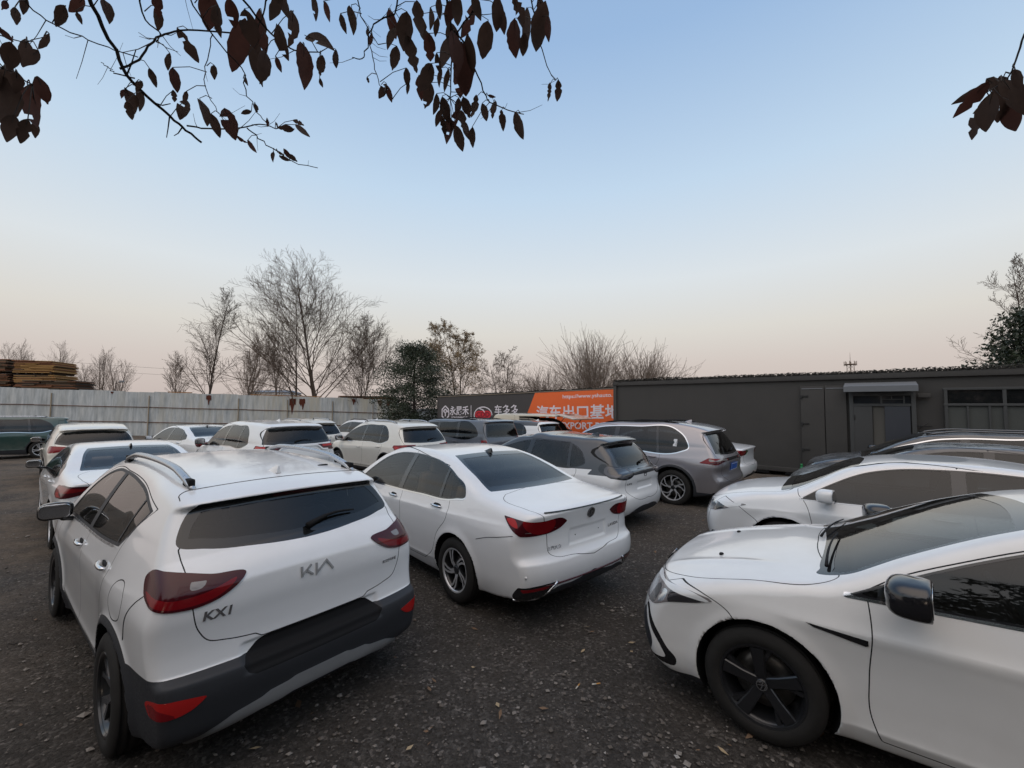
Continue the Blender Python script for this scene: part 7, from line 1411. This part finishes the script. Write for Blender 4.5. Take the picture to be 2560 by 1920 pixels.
m = MB(); p = [(-1.46, float(c.Y(np.array([-1.46]), np.array([zz]))[0])+.0, zz) for zz in (1.20, 1.345)]; y0, y1 = p[0][1]+.003, p[1][1]+.003; m.add([(-1.50, y0, 1.20), (-1.42, y0, 1.20), (-1.43, y1, 1.345), (-1.50, y1, 1.345)], [(0, 1, 2, 3)]); m.build('window_sticker', M['paper'], o['quarter_window'][0])
m = MB(); m.add([(-1.487, y0+.004, 1.215), (-1.478, y0+.004, 1.215), (-1.480, y1+.001, 1.33), (-1.489, y1+.001, 1.33)], [(0, 1, 2, 3)]); m.build('sticker_print', M['lettering_dark'], o['quarter_window'][0])
AUD = sedan(4.55, 1.815, 1.43, 2.63, .325, 'white', fo=.86, win=None); AUD['win'] = dict(sedan(4.55, 1.815, 1.43, 2.63, .325, fo=.86)['win'], glass='glass_dark', trim=(.012, 'bottom'))
AUD['lamps'] = [dict(name='tail_light', kind='C', x0=-1.98, mat='red_dark', pts=[(.36, .935), (.40, .895), (.58, .86), (.80, .80), (1.05, .79), (1.16, .84), (1.14, .90), (.95, .935), (.60, .945)], inner=[('C', [(.62, .90), (.85, .855), (1.08, .82), (1.13, .86), (1.08, .90), (.80, .925)], 'red'), ('C', [(.85, .82), (1.05, .805), (1.08, .82), (.9, .85)], 'red_bright')])]; AUD['rear_glass'] = dict(AUD['rear_glass'], mat='glass_mid')
r, c, o = park('parked_car', 'white saloon with wide red tail lights, ahead of the nearest crossover on the left', AUD, .017, lot(5.4, .10), 140); word(c, r, 'badge', 'A3', .10, .04, 'lettering', (-4, .48, .755), par=o['trunk_lid'][0])
CRE = suv(4.45, 1.83, 1.56, 2.69, .33, 'cream', zh=1.02, xw=1.35, xt=.40, zs=1.45, zg=1.04, zn=.90, fo=.88, belt=(.98, 1.06), dlo_rear=-1.10, rails=None); CRE.pop('rails'); CRE['win']['trim'] = None
CRE['rear_glass'] = dict(kind='R', pts=[(0, 1.03, 1), (.5, 1.03), (.74, 1.08, 1), (.70, 1.22), (.60, 1.36, 1), (.3, 1.395), (0, 1.40, 1)], border=.05, mat='glass_dark'); CRE['lamps'][0] = dict(CRE['lamps'][0], mat='red', pts=[(.42, .98), (.6, .90), (.86, .86), (1.1, .90), (1.15, 1.0), (1.0, 1.03), (.7, 1.02)])
park('parked_car', 'cream white hatchback with a wide black rear window, farthest forward on the left', CRE, .024, lot(13.0, .35), 139)
RAV = suv(4.60, 1.855, 1.685, 2.69, .35, 'white', zh=1.10, xw=1.36, xt=.42, zs=1.60, zg=1.17, zn=.98, belt=(1.05, 1.12), dlo_rear=-1.50, rails=None, crown=.06); RAV.pop('rails'); RAV['rear_glass'] = dict(kind='R', pts=[(0, 1.185, 1), (.5, 1.185), (.76, 1.20, 1), (.72, 1.34), (.62, 1.52, 1), (.3, 1.545), (0, 1.55, 1)], border=.06, mat='glass_dark'); RAV['win'].update(glass='glass_mid', trim=(.014, 'bottom'))
RAV['lamps'][0] = dict(name='tail_light', kind='C', x0=-2.14, mat='red_dark', push=.01, smooth=False, pts=[(.34, 1.155), (.62, 1.155), (1.02, 1.17), (1.16, 1.02), (.62, 1.025), (.50, 1.045), (.42, 1.10)], inner=[('C', [(.50, 1.145), (.98, 1.16), (1.12, 1.03), (1.00, 1.03), (.90, 1.105), (.50, 1.10)], 'red_bright', -2.14, False)])
RAV['zones'] = [('cladding', arch_zone(.05, .34), 'cladding'), ('rear_bumper', ('C', [(-.4, .15, 1), (-.4, .58, 1), (.8, .58), (1.3, .50, 1), (1.3, .15, 1)], -2.1), 'cladding')]
r, c, o = park('parked_car', 'white SUV with angular red tail lights and black mirrors, ahead of the nearest crossover', RAV, .018, (-6.55, 11.1), 141); wiper(c, r, .12, -.24, 1.225, 1.24, o['rear_window'][0], arc=.03)
strokes(c, r, 'tailgate_trim', [[(-.62, -.05), (-.50, -.05), (-.38, .05), (.38, .05), (.50, -.05), (.62, -.05)]], .03, 'white', (-4, 0, 1.09), par=o['tailgate'][0], solid=.012)
SKO = suv(4.39, 1.84, 1.62, 2.688, .345, 'cream', zh=1.06, xw=1.33, xt=.40, zs=1.50, xs=-1.84, zg=1.05, zn=.95, belt=(1.0, 1.05), dlo_rear=-1.38, rails=(-1.42, .30, .56, .035, 'satin'), fin=(-1.15, 'gloss_black'), crown=.05); SKO['win'].update(glass='glass_mid')
SKO['lamps'][0] = dict(name='tail_light', kind='C', x0=-1.95, mat='red', push=.008, smooth=False, pts=[(.40, .99), (.52, .925), (.66, .90), (.78, .80), (.98, .83), (1.16, .93), (1.10, .985), (.72, 1.0)], inner=[('C', [(.44, .98), (.54, .935), (.66, .92), (.70, .985)], 'red_dark', -1.95, False), ('C', [(.74, .90), (.82, .83), (.96, .85), (1.08, .93), (1.0, .96)], 'red_bright', -1.95, False)])
SKO['zones'] = [('cladding', arch_zone(.04, .30), 'cladding')]; SKO['mirror'] = SKO['mirror'][:6]+('cladding',)
sk, c, o = park('parked_car', 'cream white SUV with red triangular tail lights, beside the slate blue SUV', SKO, .018, lot(6.8, 6.45), 139, 'pair of matching cream white SUVs'); word(c, sk, 'badge', 'ŠKODA', .62, .045, 'lettering_dark', (-4, 0, .955), par=o['tailgate'][0], spacing=1.9); wiper(c, sk, -.05, -.38, 1.10, 1.125, o['rear_window'][0])
place_on(c, sk, 'number_plate', [(-.25, -.055, 0), (.25, -.055, 0), (.25, .055, 0), (-.25, .055, 0)], [(0, 1, 2, 3)], 'skid', (-4, 0, .80), (1, 0, 0), solid=.004, parent=o['tailgate'][0])
s2 = repark(sk, 'cream white SUV with blue number plate, half hidden behind the SUV with angular tail lights', lot(13.0, 6.5), 139, 'pair of matching cream white SUVs')
for q in list(s2.children):
    if q.name.startswith('tailgate'):
        for k in q.children:
            if k.name.startswith('number_plate'): k.data = k.data.copy(); k.data.materials.clear(); k.data.materials.append(M['plate_blue'])
SSD = sedan(4.6, 1.80, 1.47, 2.66, .315, 'white', fin=(-.75, 'gloss_black')); SSD['win'] = dict(SSD['win'], trim=None, glass='glass_dark')
park('parked_car', 'small white saloon half hidden to the left of the SUV with angular tail lights', SSD, .026, lot(13.0, 3.0), 148)
CSV = suv(4.5, 1.84, 1.62, 2.68, .34, 'white', zh=1.05, xw=1.35, xt=.40, zs=1.42, xs=-1.75, zg=1.06, rails=(-1.3, .3, .55, .03, 'black')); CSV['win']['trim'] = None
park('parked_car', 'white coupe SUV with black roof rails, behind the cream SUV beside the evergreen tree', CSV, .026, lot(13.2, 9.5), 139)
HAV = suv(4.70, 1.90, 1.66, 2.74, .37, 'slate', zh=1.10, xw=1.36, xt=.62, zs=1.60, xs=-2.28, zg=1.08, zn=1.00, belt=(1.04, 1.08), dlo_rear=-1.95, crown=.035, tum=(.20, .16), k=.075, rails=(-1.7, .4, .60, .03, 'black'), fin=(-1.6, 'gloss_black')); HAV['win'].update(trim=None, panes=[('front_door_window', (9, 9), (-.02, -.04)), ('rear_door_window', (-.13, -.15), (-1.02, -1.0)), ('quarter_window', (-1.14, -1.12), (-9, -9))])
HAV['lamps'][0] = dict(name='tail_light', kind='C', x0=-2.25, mat='red', push=.012, smooth=False, pts=[(.76, .70), (.94, .70), (.96, 1.02), (.78, 1.02)], inner=[('C', [(.79, .74), (.86, .74), (.87, .98), (.80, .98)], 'red_dark', -2.25, False)]); HAV['rear_glass'] = dict(kind='R', pts=[(0, 1.10, 1), (.5, 1.10), (.74, 1.11, 1), (.72, 1.28), (.66, 1.50, 1), (.3, 1.515), (0, 1.52, 1)], border=.05, mat='glass_dark')
r, c, o = park('parked_car', 'boxy slate blue SUV with a vertical red tail light, in front of the banner', HAV, .02, lot(6.4, 9.0), 139); word(c, r, 'badge', 'HAVAL', .52, .05, 'lettering', (-4, -.1, .96), par=o['tailgate'][0], spacing=1.6)
def roof_only(c): return lambda V: np.maximum(c.zmax-.20-.0*V[:, 0]-V[:, 2], -1.55-V[:, 0])
TCR = suv(4.2, 1.76, 1.58, 2.65, .33, 'white', zh=1.04, xw=1.32, xt=.40, zs=1.48, zg=1.05, belt=(1.0, 1.05), dlo_rear=-1.15, rails=None); TCR.pop('rails'); TCR['zones'] = [('roof', roof_only, 'roof_black')]; TCR['win']['trim'] = None
TCR['rear_glass'] = dict(kind='R', pts=[(0, 1.06, 1), (.5, 1.06), (.70, 1.10, 1), (.66, 1.22), (.60, 1.42, 1), (.3, 1.435), (0, 1.44, 1)], border=.05, mat='glass_mid')
park('parked_car', 'white hatchback with a black roof in front of the cream van', TCR, .024, lot(6.0, 11.9), 139)
# white saloon behind the grey SUV
SD2 = sedan(4.7, 1.83, 1.45, 2.72, .32, 'white'); SD2['win'] = dict(SD2['win'], trim=None)
r, c, o = park('parked_car', 'white saloon whose boot shows behind the grey SUV against the dark container', SD2, .024, lot(-.1, 11.0), 139)
# --- right row, noses to the left
HL = lambda xf, dz=0: dict(name='headlight', kind='D', x0=xf-.22, mat='clear', push=.004, pts=[(.38, .715+dz), (.52, .675+dz), (.74, .665+dz), (.92, .70+dz), (1.18, .775+dz), (1.26, .80+dz), (1.0, .80+dz), (.70, .79+dz), (.48, .76+dz)], inner=[('D', [(.46, .715+dz), (.62, .685+dz), (.66, .775+dz), (.50, .755+dz)], 'smoke'), ('D', [(.70, .68+dz), (.80, .685+dz), (.80, .765+dz), (.70, .765+dz)], 'lamp_silver'), ('D', [(.84, .69+dz), (.98, .725+dz), (.98, .78+dz), (.84, .77+dz)], 'smoke'), ('D', [(.50, .765+dz), (.8, .782+dz), (1.2, .790+dz), (1.2, .797+dz), (.8, .797+dz)], 'drl')])
WSD = sedan(4.72, 1.84, 1.44, 2.72, .33, 'white', fo=.96); xf = 2.72/2+.96; WSD['lamps'] = [HL(xf)]+WSD['lamps']; WSD['win'] = dict(WSD['win'], trim=(.011, 'all'), trim_mat='satin', glass='glass_dark'); WSD['zones'] = WSD['zones']+[('lower_grille', ('D', [(-.4, .26, 1), (.62, .26), (.70, .30), (.56, .46), (-.4, .50, 1)], xf-.15), 'cladding'), ('corner_intake', ('D', [(.72, .29, 1), (.95, .30), (.90, .42, 1), (.78, .40)], xf-.15), 'gloss_black'), ('sunroof', ('T', [(.26, 0, 1), (.25, .30), (.20, .35), (-.16, .36), (-.20, .30), (-.21, 0, 1)]), 'rim_grey')]
WSD['panels'] = WSD['panels']+[('hood', 'F', [(0, .80, 1), (.30, .795), (.52, .80), (.66, .86), (.74, 1.0), (.70, 1.02), (.4, 1.035), (0, 1.04, 1)], 0, False), (None, 'S', [(1.86, .80), (1.72, .70), (1.62, .62), (1.6, .2), (2.6, .2), (2.6, .80)], 0, True)]; WSD['crease'] = [([(-2.3, .90), (-.5, .84), (1, .80), (1.9, .76)], .012, .05, -2.3, 2.1), ([(-2, .36), (0, .33), (1.2, .33)], .012, .05, -1.1, 1.1)]; WSD['mirror'] = WSD['mirror'][:6]+('white',)
for q in (WSD,): q['prof'] = [(x[0]-.12*max(0, 1-abs(x[0]-1.35)/.6), x[1])+tuple(x[2:]) for x in q['prof']]
r, c, o = park('parked_car', 'white saloon with chrome window line and sunroof, nose to the left, beyond the pearl hatchback', WSD, .016, lot(-5.35, 5.5), 141)
DSD = sedan(4.78, 1.85, 1.46, 2.74, .33, 'dark', fo=.97); DSD['lamps'] = [HL(2.74/2+.97, .02)]+DSD['lamps']; DSD['win'] = dict(DSD['win'], trim=None, glass='glass_dark'); DSD['panels'] = DSD['panels']+[('hood', 'F', [(0, .80, 1), (.30, .795), (.52, .80), (.66, .86), (.74, 1.0), (.70, 1.02), (.4, 1.035), (0, 1.04, 1)], 0, False)]
park('parked_car', 'dusty dark grey saloon, nose to the left, right behind the white saloon with a sunroof', DSD, .02, lot(-5.95, 8.2), 141)
DSU = suv(4.7, 1.88, 1.53, 2.78, .345, 'dark', zh=1.03, belt=(.97, 1.01), xw=1.42, xt=.42, zn=.92, fo=.95, rails=(-1.45, .40, .57, .04, 'dark')); DSU['win'].update(trim=(.02, 'all'))
park('parked_car', 'dusty dark grey SUV with chrome window line and roof rails, nearest the office door', DSU, .02, lot(-6.0, 10.6), 141)
GRN = suv(4.6, 1.86, 1.66, 2.7, .35, 'green', zh=1.08, rails=(-1.45, .35, .57, .035, 'satin')); GRN['win'].update(trim=(.02, 'bottom'))
park('parked_car', 'dark green SUV seen from its side, cut by the left picture edge', GRN, .024, (-20.7, 17.0), 226)
# cream van with its tailgate raised
VN = dict(suv(4.5, 1.70, 1.88, 2.7, .30, 'ivory', zh=1.12, xw=1.75, xt=1.15, xg=-2.28, zg=1.0, xs=-2.26, zs=1.80, zn=1.0, clear=.2, fo=.62, belt=(1.12, 1.12), dlo_rear=-1.9, tum=(.10, .05), crown=.05), k=.08, rails=None, fin=None, cat='van')
for q in ('rails', 'fin'): VN.pop(q)
VN['mods'] = lambda c, f, x, ay, z, y: np.maximum(f, -np.maximum(np.maximum(np.maximum(ay-.72, np.abs(z-1.16)-.58), -2.6-x), x+.35)); VN['rear_glass'] = None; VN.pop('rear_glass'); VN['lamps'] = VN['lamps'][1:]; VN['panels'] = VN['panels'][2:3]; VN['zones'] = []; VN['win'].update(trim=None, panes=[('front_door_window', (9, 9), (.45, .40)), ('quarter_window', (.30, .28), (-.75, -.75))], dlo=[(1.55, 1.15, 1), (.4, 1.15), (-.70, 1.15, 1), (-.70, 1.58, 1), (.3, 1.60), (1.0, 1.58), (1.3, 1.40)])
def load_bay(c): return lambda V: np.maximum(np.maximum(V[:, 1]-.722, np.abs(V[:, 2]-1.16)-.582), V[:, 0]+.2)-.0
VN['zones'] = [('load_bay', load_bay, 'liner')]
r, c, o = park('parked_van', 'cream van with its tailgate raised, in front of the orange banner field', VN, .024, lot(6.9, 13.5), 139)
m = MB(); m.box((0, 0, 0), (.86, 1.44, .05), None, .02); g = m.build('tailgate', M['ivory'], r); g.location = (-2.64, 0, 1.745); g.rotation_euler = (0, R_(-13), 0)
m = MB(); m.box((-.02, 0, -.032), (.40, 1.1, .012), None, .004); m.build('tailgate_window', M['frit'], g); m = MB(); m.box((.22, 0, .03), (.16, .5, .012), None, .004); m.build('tailgate_sticker', M['frit'], g)
m = MB()
for s_ in (1, -1): m.tube([(-2.26, s_*.70, 1.30), (-2.62, s_*.68, 1.72)], .012, 6)
m.build('gas_strut', M['black'], r)
m = MB(); m.box((-1.7, .1, .78), (.6, .9, .40), None, .05); m.box((-1.5, -.25, 1.05), (.4, .5, .2), None, .05); q = m.build('cargo', M['seat_beige'], r)
for a, b in ((-1.75, -.95),):
    pass
